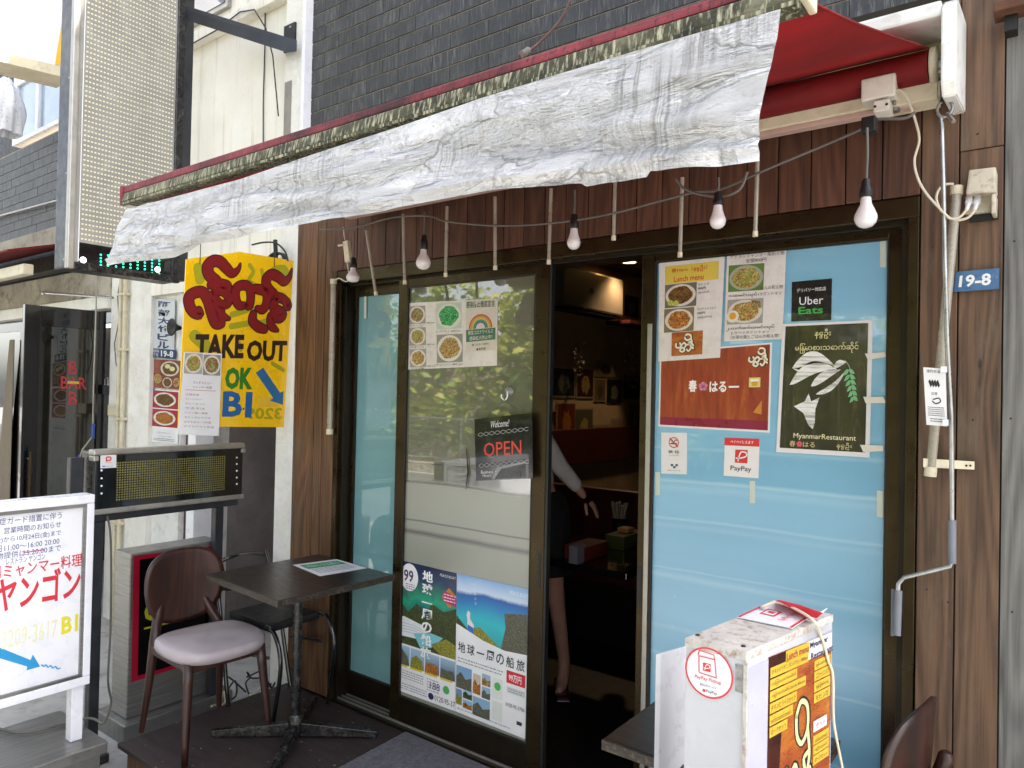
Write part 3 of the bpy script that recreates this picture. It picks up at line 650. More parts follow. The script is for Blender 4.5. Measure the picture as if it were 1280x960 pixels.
B('entrance_wall', bb, ('box', (XL, 3.3, GZ), (-5.67, 3.4, 2.07), M['indark']), ('box', (-5.70, 2.6, GZ), (-5.661, 3.3, 2.07), M['blackpaint']))
ew = B('entrance_frame', bb, ('box', (XL, 2.55, 1.98), (-5.70, 2.60, 2.07), M['blackgloss']), ('box', (-7.55, 2.55, GZ), (-7.47, 2.6, 1.98), M['blackgloss']), ('box', (-6.5, 2.551, GZ), (-6.42, 2.6, 1.98), M['blackgloss']))
B('pane', ew, ('box', (XL, 2.57, GZ+.05), (-7.551, 2.578, 1.979), M['mirror_dark']), ('box', (-7.469, 2.57, GZ+.05), (-6.501, 2.578, 1.979), M['mirror_dark']))
B('curtain', ew, ('grid', lambda u, v: (-7.66+(u-.5)*(.10+.34*v)-.16*v, 2.525+(.008+.012*v)*sin(u*44), 1.9-v*1.95), 60, 8, ink('#8d8272', .9)))
wn = B('window_frame', bb, ('box', (-7.64, 2.47, 3.66), (-5.9, 2.56, 3.70), M['cleanwhite'], .004), ('box', (-7.64, 2.47, 3.701), (-7.58, 2.56, 4.8), M['cleanwhite'], .003),
       ('box', (-7.14, 2.475, 3.701), (-7.08, 2.56, 4.8), M['cleanwhite'], .003), ('box', (-7.579, 2.477, 4.20), (-5.9, 2.55, 4.25), M['cleanwhite'], .003))
bl_ = mix_hex('blue_grey_wired_glass', '#7b8fa3', '#93a6b6', .15, 4, 0, .2, 80, coat_weight=.8)
for a, b, c, d in ((-7.578, -7.141, 3.701, 4.199), (-7.079, -5.9, 3.701, 4.199), (-7.578, -7.141, 4.251, 4.8), (-7.079, -5.9, 4.251, 4.8)):
    B('pane', wn, ('box', (a, 2.50, c), (b, 2.508, d), bl_))
B('window_sill_wall', bb, ('box', (-5.899, 2.49, 3.621), (-5.661, 2.9, 6), M['stucco']), ('box', (XL, 2.62, 3.63), (-7.65, 2.9, 6), M['indark']))
# conduit over the brick
B('conduit_pipe', None, ('tube', [P(a, b, y=2.46) for a, b in ((-60, 300), (0, 270), (30, 262), (78, 249))], .011, M['alu'], 8), label='thin grey conduit crossing the dark brick of the bar building', cat='conduit')
# folded red awning of the bar
ba = thing('bar_awning', (-7.6, 2.3, 2.4), 'rolled dark red awning with a cream front bar over the bar entrance', 'awning')
x1 = -6.05
B('canopy', ba, ('hexa', [(XL, 2.45, 2.60), (x1, 2.45, 2.60), (x1, 1.95, 2.45), (XL, 1.95, 2.45), (XL, 2.45, 2.615), (x1, 2.45, 2.615), (x1, 1.95, 2.465), (XL, 1.95, 2.465)], M['redfab']))
B('housing', ba, ('box', (XL, 2.36, 2.40), (x1, 2.45, 2.52), M['indark'], .004))
B('front_bar', ba, ('box', (XL, 2.05, 2.30), (x1, 2.12, 2.38), M['cream'], .01))
# bar door leaf standing open, perpendicular to the wall
xd = -5.72; ya, yb = P(31, 400, x=xd).y, P(133, 400, x=xd).y; zt = P(31, 380, x=xd).z
bd = thing('bar_door', (xd, yb, GZ), 'black framed glass door standing open with red BAR lettering', 'door')
def xbox(y0, y1, z0, z1, m, x0=xd-.04, x1=xd, bev=.003): return ('box', (x0, y0, z0), (x1, y1, z1), m, bev)
B('stile', bd, xbox(ya, ya+.10, GZ+.04, zt, M['blackgloss'])); B('stile', bd, xbox(yb-.05, yb, GZ+.04, zt, M['blackgloss']))
B('rail', bd, xbox(ya+.10, yb-.05, zt-.14, zt, M['blackgloss'])); B('rail', bd, xbox(ya+.10, yb-.05, GZ+.04, GZ+.2, M['blackgloss']))
pn = B('pane', bd, xbox(ya+.10, yb-.05, GZ+.2, zt-.14, M['mirror_dark'], xd-.024, xd-.016, 0))
s = Sheet(P(76, 450, x=xd-.015), P(108, 453, x=xd-.015), P(108, 506, x=xd-.015), P(76, 506, x=xd-.015), 'door_lettering', None, None, M['mirror_dark'], th=.0006, parent=bd)
R_ = ink('#b02a35')
s.text('B', .3, .0, .62, .3, R_, bold=.01); s.text('BAR', 0, .36, 1, .64, R_, bold=.01); s.text('B', .3, .70, .62, 1, R_, bold=.01); s.rect('band', .25, .46, .7, .52, ink('#c8a53c'), .0012)
for k, m in s.parts.items(): m.build('lettering' if k == 'lettering' else 'gold_band', bd)
B('pull_handle', bd, ('tube', [(xd+.045, ya+.045, .62), (xd+.045, ya+.045, 1.03)], .011, M['bronze'], 10), ('tube', [(xd, ya+.045, .98), (xd+.045, ya+.045, .98)], .006, M['steel']), ('tube', [(xd, ya+.045, .66), (xd+.045, ya+.045, .66)], .006, M['steel']))
B('wiper_rod', None, ('tube', [P(56, 366, y=2.36), P(141, 372, y=2.44)], .009, M['zinc'], 8), ('lathe', [(.016, 0), (.016, .03)], P(56, 366, y=2.36), (-1, 0, 0), M['zinc'], 8), label='short bright metal rod above the open bar door', cat='rod')
B('padlock_box', None, ('box', tuple(P(128, 493, y=2.46)), tuple(P(137, 481, y=2.499)), M['frame_g'], .004), ('tube', [P(131, 482, y=2.47), P(131, 474, y=2.47), P(135, 472, y=2.47), P(135, 482, y=2.47)], .004, M['zinc'], 6), label='small dark key box hanging on the white wall right of the bar door', cat='key box')
cr_ = thing('awning_crank', tuple(P(116, 560, y=2.15)), 'thin awning crank rod with blue grips hanging before the bar door', 'crank rod')
B('rod', cr_, ('tube', [P(a, b, y=2.15) for a, b in ((121, 350), (119, 420), (117, 480), (116, 545), (103, 562), (99, 575))], .005, M['alu'], 6))
blu = ink('#26479c'); B('grip', cr_, ('tube', [P(117, 530, y=2.15), P(116, 548, y=2.15)], .010, blu, 8)); B('grip', cr_, ('tube', [P(100, 568, y=2.15), P(98, 586, y=2.15)], .010, blu, 8))
# plastic bag by the window
rg = random.Random(3)
def bag(u, v):
    a = 2*pi*u; r = (.03+.085*math.sin(min(v*1.25, 1)*pi*.62))*(1+.18*sin(5*a+3*v)+.1*sin(11*a)); c = P(8, 98, y=2.2)
    return (c.x+r*cos(a)*1.1, c.y+r*sin(a), c.z-v*.46)
bgm = mix_hex('thin_white_polythene', '#dfe0e6', '#efeff2', .3, 6, 0, .5, 30, transmission_weight=.2)
B('plastic_bag', None, ('grid', bag, 44, 14, bgm), ('tube', [P(6, 95, y=2.2)+Vector((0, 0, .0)), P(10, 84, y=2.2), P(14, 96, y=2.2)], .008, bgm, 6), label='white plastic carrier bag hanging beside the upstairs window', cat='plastic bag')
# white signboard high at left with yellow edge
hs = thing('upper_signboard', tuple(P(30, 60, y=1.75)), 'blown out white projecting signboard with a yellow stripe, top left', 'signboard')
ys_ = 1.75
q = [P(-80, 60, x=-5.6), P(79, 92, x=-5.6)]
B('board', hs, ('hexa', [P(-120, -140, x=-5.6), P(90, -110, x=-5.6), P(90, 88, x=-5.6), P(-120, 35, x=-5.6)]+[p+Vector((-.22, 0, 0)) for p in (P(-120, -140, x=-5.6), P(90, -110, x=-5.6), P(90, 88, x=-5.6), P(-120, 35, x=-5.6))], M['cleanwhite']))
B('bottom_trim', hs, ('hexa', [P(-120, 36, x=-5.58), P(90, 86, x=-5.58), P(90, 99, x=-5.58), P(-120, 47, x=-5.58)]+[p+Vector((-.26, 0, 0)) for p in (P(-120, 36, x=-5.58), P(90, 86, x=-5.58), P(90, 99, x=-5.58), P(-120, 47, x=-5.58))], M['cream']))
B('yellow_stripe', hs, ('prism', [P(a, b, x=-5.597) for a, b in ((78, 22), (90, 22), (90, 84), (69, 80))], (.004, 0, 0), ink('#f2b818')))
# ================================================================== ACROSS THE STREET (seen in the glass)
rg = random.Random(11)
def leaves(n, vol, size, mats, name, **k):
    vs, fs, mi = [], [], []
    for i in range(n):
        c, dens = vol(rg); a = rg.uniform(0, 2*pi); e = rg.uniform(-.9, .9); s_ = size*rg.uniform(.6, 1.5)
        u = Vector((cos(a), sin(a), e)).normalized()*s_; v = u.cross(Vector((rg.uniform(-1, 1), rg.uniform(-1, 1), rg.uniform(-1, 1)))).normalized()*s_*.5
        b = len(vs); vs += [c-u, c+v, c+u, c-v]; fs.append((b, b+1, b+2, b+3)); mi.append(dens)
    me = bpy.data.meshes.new(name); me.from_pydata(vs, [], fs); [me.materials.append(m) for m in mats]
    me.polygons.foreach_set('material_index', mi); o = bpy.data.objects.new(name, me); COL.objects.link(o); return tag(o, **k)
def m_leaf(name, a, b):
    t = NT(name); c = t.ramp(t.noise(t.co(), 1.6, 3), [(.35, hx(a)), (.65, hx(b))]); t.set(c, .5)
    tr = t.n('ShaderNodeBsdfTranslucent'); t.l(c, tr.inputs[0]); mx = t.n('ShaderNodeMixShader'); mx.inputs[0].default_value = .5
    t.l(t.b.outputs[0], mx.inputs[1]); t.l(tr.outputs[0], mx.inputs[2]); t.l(mx.outputs[0], t.out.inputs[0]); return t.m
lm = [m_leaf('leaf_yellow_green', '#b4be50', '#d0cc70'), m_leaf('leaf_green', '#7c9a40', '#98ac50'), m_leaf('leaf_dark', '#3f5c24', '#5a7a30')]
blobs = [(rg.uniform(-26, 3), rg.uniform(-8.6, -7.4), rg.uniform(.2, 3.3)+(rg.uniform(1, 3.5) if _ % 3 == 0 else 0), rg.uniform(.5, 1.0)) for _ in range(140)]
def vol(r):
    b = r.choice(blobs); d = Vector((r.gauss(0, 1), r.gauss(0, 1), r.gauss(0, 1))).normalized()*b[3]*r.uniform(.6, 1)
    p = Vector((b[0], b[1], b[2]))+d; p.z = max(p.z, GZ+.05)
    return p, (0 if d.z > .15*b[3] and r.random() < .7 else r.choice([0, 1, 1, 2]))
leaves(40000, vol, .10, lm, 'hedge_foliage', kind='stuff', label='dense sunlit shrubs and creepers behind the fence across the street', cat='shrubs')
B('retaining_wall', None, ('box', (-30, -9.6, GZ), (8, -9.3, 2.6), M['concrete']), label='stained concrete retaining wall behind the shrubs across the street', cat='wall')
fe = thing('chain_link_fence', (-5, -6.6, GZ), 'green chain link fence on a low concrete kerb across the street', 'fence')
for i in range(14): B('fence_post', fe, ('tube', [(-24+2*i, -6.6, GZ), (-24+2*i, -6.6, .95)], .025, M['zinc'], 8))
B('top_rail', fe, ('tube', [(-24, -6.6, .95), (2, -6.6, .95)], .02, M['zinc'], 8))
B('kerb', fe, ('box', (-25, -6.75, GZ+.001), (3, -6.45, -.02), M['concrete'], .01))
mb = MB()
for i in range(230):
    x = -24.5+i*.11
    for sgn in (1, -1): mb.beam((x, -6.6, 0), (x+sgn*.9, -6.6, .93), (.003, 0, 0), (0, .003, 0), M['zinc'])
mb.build('wire_mesh', fe, kind='stuff')
# ================================================================== AWNING
YB = 1.25
aL, aR = P(157, 250, y=YB), P(1000, 0, y=YB)
zb = (aL.z+aR.z)/2
aw = thing('awning', (-1.5, 2.3, 2.5), 'retractable red awning with a wrinkled silver front valance over the restaurant doors', 'awning')
xr, xl = -.30, aL.x-.05
rc = P(1160, 84, y=2.29); zt_ = rc.z+.046
def canopy(u, v):
    x = (xl*(1-u)+(aR.x+.0)*u)*(1-v)+(xl*(1-u)+xr*u)*v; y = YB+.03+(2.27-YB)*v
    z = (zb+.01)+(zt_-zb)*v-.035*sin(pi*v)*(.6+.4*sin(u*9))*(1-u**6*.8)+.008*noise.noise(Vector((x*2, y*3, 0)))
    return (x, y, z)
B('canopy', aw, ('grid', canopy, 60, 14, M['redfab']))
B('canopy_hem', aw, ('tube', [Vector(canopy(1, v/10))+Vector((.0, 0, -.001)) for v in range(11)], .0028, M['redfab'], 6))
rc = P(1160, 84, y=2.29)
B('roller_tube', aw, ('lathe', [(.046, 0), (.046, abs(xl-xr))], (xr, 2.29, rc.z), (-1, 0, 0), M['redfab'], 20))
B('roller_end', aw, ('lathe', [(.03, 0), (.05, .004), (.05, .018), (.03, .022)], (xr+.0225, 2.29, rc.z), (-1, 0, 0), M['cream'], 20), ('lathe', [(.018, 0), (.018, .04)], (xr+.063, 2.29, rc.z), (-1, 0, 0), M['steel'], 10))
# front bar: red cap over a mossy rail
x0, x1 = aL.x, aR.x+.0
ftop = P(600, 88, y=YB).z; fmid = P(600, 104, y=YB).z; fbot = P(600, 122, y=YB).z
B('front_bar', aw, ('hexa', [(x0, YB-.012, fmid+.001), (x1, YB-.012, fmid-.003), (x1, YB-.006, ftop-.01), (x0, YB-.006, ftop+.0), (x0, YB+.06, fmid+.001), (x1, YB+.06, fmid-.003), (x1, YB+.05, ftop-.006), (x0, YB+.05, ftop+.004)], M['redrail'], .006))
B('front_rail', aw, ('hexa', [(x0+.004, YB-.018, fbot), (x1, YB-.018, fbot-.004), (x1, YB-.012, fmid-.004), (x0+.004, YB-.012, fmid), (x0+.004, YB+.045, fbot), (x1, YB+.045, fbot-.004), (x1, YB+.045, fmid-.004), (x0+.004, YB+.045, fmid)], M['moss'], .004),
  ('box', (x0+.004, YB-.022, fbot-.012), (x1, YB-.004, fbot-.0045), M['moss']))
B('bar_end_cap', aw, ('box', (x0-.014, YB-.016, fbot), (x0-.0005, YB+.056, ftop), M['redrail'], .004)); B('bar_end_cap', aw, ('box', (x1+.0005, YB-.016, fbot), (x1+.014, YB+.056, ftop), M['cream'], .004))
# valance
top = [(157, 262), (300, 224), (400, 190), (500, 158), (600, 123), (700, 92), (800, 62), (900, 33), (976, 11)]
bot = [(139, 333), (206, 325), (222, 322), (262, 306), (350, 290), (400, 281), (470, 268), (560, 251), (640, 241), (700, 237), (737, 234), (741, 237), (817, 226), (822, 219), (900, 213), (955, 206)]
lft = [(157, 262), (150, 285), (143, 312), (139, 333)]; rgt = [(976, 11), (973, 50), (966, 88), (957, 125), (954, 165), (955, 206)]
def poly_at(pl, t):
    ls = [math.hypot(b[0]-a[0], b[1]-a[1]) for a, b in zip(pl, pl[1:])]; s_ = t*sum(ls)
    for (a, b), l in zip(zip(pl, pl[1:]), ls):
        if s_ <= l+1e-9: k = s_/l; return Vector((a[0]+(b[0]-a[0])*k, a[1]+(b[1]-a[1])*k))
        s_ -= l
    return Vector(pl[-1])
YV = YB-.024
def val(u, v):
    a, b = poly_at(top, u), poly_at(bot, u); l, r = poly_at(lft, v), poly_at(rgt, v)
    c00, c10, c01, c11 = Vector(top[0]), Vector(top[-1]), Vector(bot[0]), Vector(bot[-1])
    q = a*(1-v)+b*v+l*(1-u)+r*u-(c00*(1-u)*(1-v)+c10*u*(1-v)+c01*(1-u)*v+c11*u*v)
    p = P(q.x, q.y, y=YV); k = min(v*3, 1)*(.35+.65*v)
    # long sagging folds sweeping down from right to left, crumples at both ends
    s1 = noise.noise(Vector((p.x*1.6, (p.z+p.x*.10)*15, 3)))*.036+noise.noise(Vector((p.x*3.0, (p.z+p.x*.16)*26, 8)))*.014
    cr = abs(noise.noise(Vector((p.x*5.5+p.z*4, p.z*13-p.x*5, 1))))*.034+abs(noise.noise(Vector((p.x*13, p.z*19, 5))))*.016
    e = max(0, (u-.6)/.4)**.8+max(0, (.13-u)/.13)*.9
    k *= min((1-u)*9+.3, 1)*min(u*14+.2, 1); hem = .010*math.exp(-((v-.90)/.03)**2)
    p.y += -(s1+(cr*e*1.1+.4*cr)*(1.15-.6*v))*k-hem-.02*v+ .02*noise.noise(Vector((p.x*.8, 0, 4)))*v
    return p
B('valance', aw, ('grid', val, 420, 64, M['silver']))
# cream torsion bar, brackets, cassette
tb = [P(760, 196, y=2.30), P(1176, 112, y=2.30)]
ty = 2.30; tz = P(1100, 126, y=ty).z; tz2 = P(1000, 147, y=ty).z
B('torsion_bar', aw, ('box', (xl, ty-.0, tz-.018), (xr+.03, ty+.045, tz+.024), M['cream'], .005), ('box', (xl, ty+.004, tz-.034), (xr-.04, ty+.04, tz-.0185), mix_hex('faded_pink_enamel', '#b69a90', '#c4a79c', .5, 6), .003))
zc0, zc1 = P(1195, 128, y=2.16).z, P(1195, 4, y=2.16).z
xc0, xc1 = P(1176, 70, y=2.16).x, P(1195, 70, y=2.16).x
cs = [P(*a, x=xc1) for a in ((1195, 4), (1205, 12), (1222, 26), (1223, 139), (1208, 122), (1195, 111))]
ycb = 2.40
prof = [(2.16, zc1-.01), (2.165, zc1+.005), (2.20, zc1+.03), (ycb, P(1220, 26, y=ycb).z), (ycb, P(1220, 139, y=ycb).z), (2.19, zc0+.03), (2.165, zc0+.06)]
ec = MB(); ec.prism([(xc1, y, z) for y, z in prof], (xc0-xc1, 0, 0), M['whitepaint']); bmesh.ops.bevel(ec.bm, geom=list(ec.bm.edges), offset=.004, segments=2, affect='EDGES')
ec.build('cassette_end_cap', aw)
ct = P(1140, 26, y=2.19).z
B('cassette_cover', aw, ('box', (xl, 2.175, ct-.012), (xc0-.001, 2.39, ct+.03), M['whitepaint'], .008), ('box', (xl, 2.33, ct-.06), (xc0-.001, 2.39, ct-.0125), M['cream'], .004))
B('wall_bracket', aw, ('box', (xr-.14, ty-.012, tz-.03), (xr+.02, ty+.07, tz+.036), M['cream'], .004), ('box', (xr-.155, ty-.02, tz+.0365), (xr+.03, ty+.08, tz+.045), M['cream'], .002), ('tube', [(xr-.085, ty-.018, tz-.026), (xr-.085, ty-.018, tz+.055)], .005, M['steel'], 8), ('lathe', [(.013, 0), (.013, .01)], (xr-.085, ty, tz-.031), (0, 0, -1), M['steel'], 6))
# motor receiver with R sticker, arm
a, b = P(1082, 104, y=2.25), P(1120, 142, y=2.25)
mo = B('motor_box', aw, ('box', (P(1077, 120, y=2.25).x, 2.24, tz-.015), (P(1120, 120, y=2.25).x, 2.33, tz+.05), M['whiteplas'], .006), ('box', (P(1093, 120, y=2.25).x, 2.235, tz-.055), (P(1113, 120, y=2.25).x, 2.30, tz-.021), M['whiteplas'], .005))
B('screw', mo, *[('lathe', [(.004, 0), (.003, .002)], (P(1100, 120, y=2.25).x+dx, 2.235, tz-.038), (0, -1, 0), M['black'], 8) for dx in (-.01, .02)])
s = Sheet(P(1061, 113, y=ty-.002), P(1073, 111, y=ty-.002), P(1073, 123, y=ty-.002), P(1061, 125, y=ty-.002), 'maker_sticker', None, None, ink('#2f7fae'), th=.0008, parent=aw)
s.text('R', .2, .15, .8, .85, ink('#13263a'), bold=.03); s.done()
for fx in (-.85, -1.9):
    B('folding_arm', aw, ('beam', (fx, 2.27, tz), (fx-.28, 1.75, (tz+zb)/2+.02), (.018, .008, 0), (0, 0, .022), M['cream'], .006), ('beam', (fx-.28, 1.75, (tz+zb)/2+.02), (fx-.02, YB+.06, fbot+.03), (.016, -.006, 0), (0, 0, .018), M['cream'], .006))
# rod with hook hanging from the gearbox eye
rd = thing('awning_hand_crank', tuple(P(1190, 700, y=2.26)), 'long metal awning crank rod hooked under the cassette, grey grip at its elbow', 'hand crank')
ye = 2.25
e0 = P(1181, 136, y=ye); rr = P(1190, 126, y=2.20)
B('eye', rd, ('tube', [e0+Vector((.018*cos(a), .003*sin(a), .024*sin(a))) for a in [2*pi*i/14 for i in range(14)]], .0042, M['steel'], 8, False, True), ('tube', [P(1178, 100, y=ye), P(1178, 128, y=ye)], .005, M['black'], 8), ('tube', [P(1184, 142, y=ye), P(1192, 152, y=ye-.02)], .006, M['zinc'], 8))
pts = [P(1176, 146, y=ye), P(1177, 156, y=ye), P(1179, 230, y=ye+.01), P(1181, 330, y=ye+.02), P(1184, 430, y=ye+.03), P(1189, 520, y=ye+.05), P(1190, 620, y=ye+.07), P(1190, 700, y=ye+.08), P(1188, 708, y=ye+.08), P(1130, 722, y=ye+.06), P(1123, 730, y=ye+.06), P(1121, 790, y=ye+.05)]
B('rod', rd, ('tube', pts, .0062, M['zinc'], 10))
B('grip', rd, ('tube', [P(1190, 650, y=ye+.075), P(1190, 704, y=ye+.08)], .0105, M['greygrip'], 12)); B('grip', rd, ('tube', [P(1123, 738, y=ye+.06), P(1121, 794, y=ye+.05)], .0105, M['greygrip'], 12), ('box', tuple(P(1113, 795, y=ye+.07)), tuple(P(1118, 736, y=ye+.078)), M['greygrip'], .002))
s = sheet_px([(1154, 459), (1182, 461), (1184, 533), (1158, 531)], 'instruction_tag', 'white operating instruction tag clipped to the awning crank rod', 'tag', M['paperw'], y=2.27)
s.text('操作方法', .15, .03, .75, .09, ink('#222222')); 
for i in range(4): s.poly('drawing', [(.2+.12*i, .24), (.28+.12*i, .2), (.32+.12*i+.05, .3), (.24+.12*i+.05, .34)], ink('#222222'))
s.stroke('drawing', [(.4, .55), (.65, .52), (.72, .58), (.5, .62), (.35, .58)], .003, ink('#222222')); fine_lines(s, 'fine_print', .12, .68, .9, 5, .035, ink('#555555'), seed=4); s.text('注意', .3, .42, .6, .47, ink('#333333')); fine_lines(s, 'fine_print', .2, .88, .85, 2, .04, ink('#444444'), seed=5)
for yy in (.02, .94): s.mb('clip').box(tuple(s.p(.80, yy+.05, .001)), tuple(s.p(1.08, yy-.06, .012)), M['cleanwhite'])
s.done()
# ================================================================== BULB STRING AND ICICLE TUBES
def bulb(label, px, top, sock0, sock1, b1, y, wpx):
    """cord, black socket, frosted bulb; picture rows top..b1 at plane y"""
    r = wpx/2*(P(px, b1, y=y).dot(_f)-CH*_f.z)/FPX
    zt, z0, z1, z2 = P(px, top, y=y).z, P(px, sock0, y=y).z, P(px, sock1, y=y).z, P(px, b1, y=y).z; x = P(px, b1, y=y).x
    t = thing('light_bulb', (x, y, z2), label, 'light bulb', 'bulbs hanging on the cable over the doors')
    B('cord', t, ('tube', [(x, y, zt), (x+.002, y, (zt+z0)/2), (x, y, z0)], .0038, M['cordg'], 8))
    B('socket', t, ('lathe', [(.008, 0), (.011, -.004), (.0125, -.02), (.015, -.026), (.0165, -.03), (.0165, -(z0-z1)+.004), (.0145, -(z0-z1))], (x, y, z0), (0, 0, 1), M['black'], 16))
    h = z1-z2; B('globe', t, ('lathe', [(.0125, 0), (.0145, -h*.22), (r*.78, -h*.42), (r*.97, -h*.58), (r, -h*.70), (r*.88, -h*.84), (r*.6, -h*.95), (r*.25, -h*.995), (.001, -h)], (x, y, z1), (0, 0, 1), M['bulb'], 24))
    return t
bulb('frosted bulb at the left end of the string, beside the ivory inline switch', 441, 288, 322, 335, 353, 2.22, 17)
bulb('frosted bulb hanging before the frosted sliding door, second from the left', 529, 265, 294, 312, 337, 2.18, 19)
bulb('frosted bulb hanging above the open doorway', 717, 238, 268, 286, 312, 2.16, 17)
bulb('frosted bulb hanging above the lunch menus on the blue door', 897, 222, 240, 257, 286, 2.10, 20)
bulb('largest frosted bulb, rightmost, near the wall outlet corner of the blue door', 1082, 160, 224, 247, 285, 2.08, 27)
def cab(pts, y): return [P(a, b, y=y) for a, b in pts]
def smooth(pts, n=6):
    out = []; N = len(pts)
    for i in range(N-1):
        a, b, c, d = pts[max(i-1, 0)], pts[i], pts[i+1], pts[min(i+2, N-1)]
        for k in range(n):
            t = k/n; out.append(.5*((2*b)+(c-a)*t+(2*a-5*b+4*c-d)*t*t+(3*b-a-3*c+d)*t**3))
    out.append(pts[-1]); return out
B('bulb_cable', None, ('tube', smooth(cab([(400, 287), (441, 285), (490, 272), (534, 270), (560, 277), (620, 282), (690, 279), (760, 268), (830, 250), (870, 240), (900, 237), (960, 211), (1020, 186), (1075, 162), (1090, 150), (1130, 148), (1144, 140)], 2.16)), .0042, M['cordg'], 6), label='grey cable sagging across the header boards carrying the bulbs', cat='cable')
B('cable_loop', None, ('tube', smooth(cab([(845, 224), (856, 236), (880, 244), (905, 245), (925, 236), (934, 215)], 2.12)), .0048, M['cordg'], 6), label='loose loop of grey cable hanging under the torn valance edge', cat='cable')
B('bulb_junction', None, ('box', tuple(P(1076, 166, y=2.10)), tuple(P(1098, 149, y=2.14)), M['black'], .004), label='small black cable junction above the largest bulb', cat='junction')
sw = thing('inline_switch', tuple(P(430, 310, y=2.25)), 'ivory inline switch hanging beside the leftmost bulb', 'switch')
B('body', sw, ('hexa', [P(428, 302, y=2.25), P(434, 300, y=2.25), P(437, 326, y=2.25), P(431, 328, y=2.25)]+[q+Vector((0, .02, 0)) for q in (P(428, 302, y=2.25), P(434, 300, y=2.25), P(437, 326, y=2.25), P(431, 328, y=2.25))], M['cream'], .003), ('tube', [P(423, 307, y=2.25), P(430, 306, y=2.25)], .005, M['cream'], 8))
B('cord', sw, ('tube', [P(429, 284, y=2.26), P(431, 300, y=2.26)], .003, M['cord'], 6), ('tube', [P(434, 328, y=2.26), P(436, 340, y=2.26), P(438, 346, y=2.25)], .003, M['cord'], 6))
where = ['leaning icicle light tube in front of the narrow teal door panel', 'icicle light tube hanging on the post between teal panel and frosted door', 'icicle light tube just right of the second bulb', 'icicle light tube over the rainbow notice on the frosted door', 'icicle light tube at the left edge of the open doorway', 'short icicle light tube over the open doorway, right of its bulb', 'icicle light tube above the yellow headed lunch menu', 'icicle light tube hanging below the valance corner, rightmost']
for lb, (xa, ya_, xb, yb_) in zip(where, [(458, 288, 470, 368), (504, 268, 506, 354), (559, 258, 557, 345), (619, 246, 619, 336), (689, 236, 686, 329), (769, 226, 767, 299), (853, 222, 850, 320), (947, 200, 944, 294)]):
    t = thing('icicle_light', tuple(P(xb, yb_, y=2.2)), lb, 'icicle light', 'clear icicle light tubes hanging over the doors')
    a, b = P(xa, ya_, y=2.2), P(xb, yb_, y=2.2)
    B('tube', t, ('tube', [a, b], .0068, M['clearplas'], 8)); d = (b-a).normalized()
    B('end_cap', t, ('tube', [b-d*.012, b+d*.004], .0085, M['cream'], 8)); B('led_strip', t, ('tube', [a, b-d*.02], .002, M['led_off'], 4))
# transparent LED batons at both sides
def baton(label, pa, pb, y, ra):
    a, b = P(*pa, y=y), P(*pb, y=y); d = (b-a).normalized(); t = thing('led_baton', tuple(b), label, 'light tube', 'ribbed plastic light batons beside the doors')
    B('tube', t, ('tube', [a, b], ra, M['clearplas'], 12)); B('end_cap', t, ('tube', [b-d*.015, b+d*.012], ra*1.25, M['cream'], 12)); B('end_cap', t, ('tube', [a-d*.012, a+d*.012], ra*1.25, M['cream'], 12))
    m = MB(); n = 46
    for i in range(n):
        q = a.lerp(b, (i+.5)/n)+Vector((0, -ra*.9, 0)); m.box((q.x-.0014, q.y-.001, q.z-.0014), (q.x+.0014, q.y+.001, q.z+.0014), M['cleanwhite'])
    m.build('led_row', t, kind='stuff'); return t
baton('grey plastic light baton standing against the timber pillar left of the doors', (417, 352), (412, 540), 2.38, .014)
baton('leaning clear light baton on the right timber wall behind the crank rod', (1196, 238), (1163, 590), 2.35, .013)
B('lead', None, ('tube', smooth(cab([(417, 351), (424, 348), (432, 352), (437, 350)], 2.36)), .003, M['cord'], 6), label='short white lead from the left light baton to the switch', cat='cable')
br = thing('pipe_bracket', tuple(P(1185, 580, y=2.37)), 'white perforated metal strap screwed across the right timber wall', 'bracket')
B('strap', br, ('hexa', [P(1154, 573, y=2.335), P(1218, 577, y=2.385), P(1218, 587, y=2.385), P(1154, 584, y=2.335)]+[q+Vector((0, .003, 0)) for q in (P(1154, 573, y=2.335), P(1218, 577, y=2.385), P(1218, 587, y=2.385), P(1154, 584, y=2.335))], M['cream']))
B('hole', br, *[('lathe', [(.003, 0), (.003, .0012)], P(px, 582, y=2.376+.000*px), (0, -1, 0), M['black'], 8) for px in (1198, 1203, 1208, 1213)])
# ================================================================== OUTLET, NUMBER PLATE
ob = thing('wall_outlet', tuple(P(1225, 270, y=2.39)), 'dirty cream outdoor power outlet box with two white plugs on the right timber wall', 'outlet')
yo = 2.33
oq = [P(1211, 212, y=yo), P(1245, 208, y=yo), P(1245, 240, y=yo-.006), P(1207, 243, y=yo-.006)]
dirtyc = mix_hex('dirty_cream_plastic', '#b5ac98', '#cdc5b2', .5, 12, 0, .1, 60, dirt=.8, dirtc='#3c352b')
B('hood', ob, ('hexa', oq+[P(1211, 212, y=yo)+Vector((0, .065, .0)), P(1245, 208, y=yo)+Vector((0, .065, 0)), P(1245, 240, y=yo)+Vector((0, .065, 0)), P(1207, 243, y=yo)+Vector((0, .065, 0))], dirtyc, .006))
B('cheek', ob, ('box', tuple(P(1239, 267, y=yo)), tuple(P(1245, 241.5, y=yo)+Vector((0, .065, 0))), dirtyc, .003))
B('back_plate', ob, ('box', tuple(P(1206, 268, y=yo+.045)), tuple(P(1240, 241.5, y=yo+.045)+Vector((0, .02, 0))), dirtyc, .003))
B('dark_patch', ob, ('box', tuple(P(1212, 278, y=2.392)), tuple(P(1248, 262, y=2.392)+Vector((0, .006, 0))), M['indark']))  # near-black patch at the foot of the outlet box
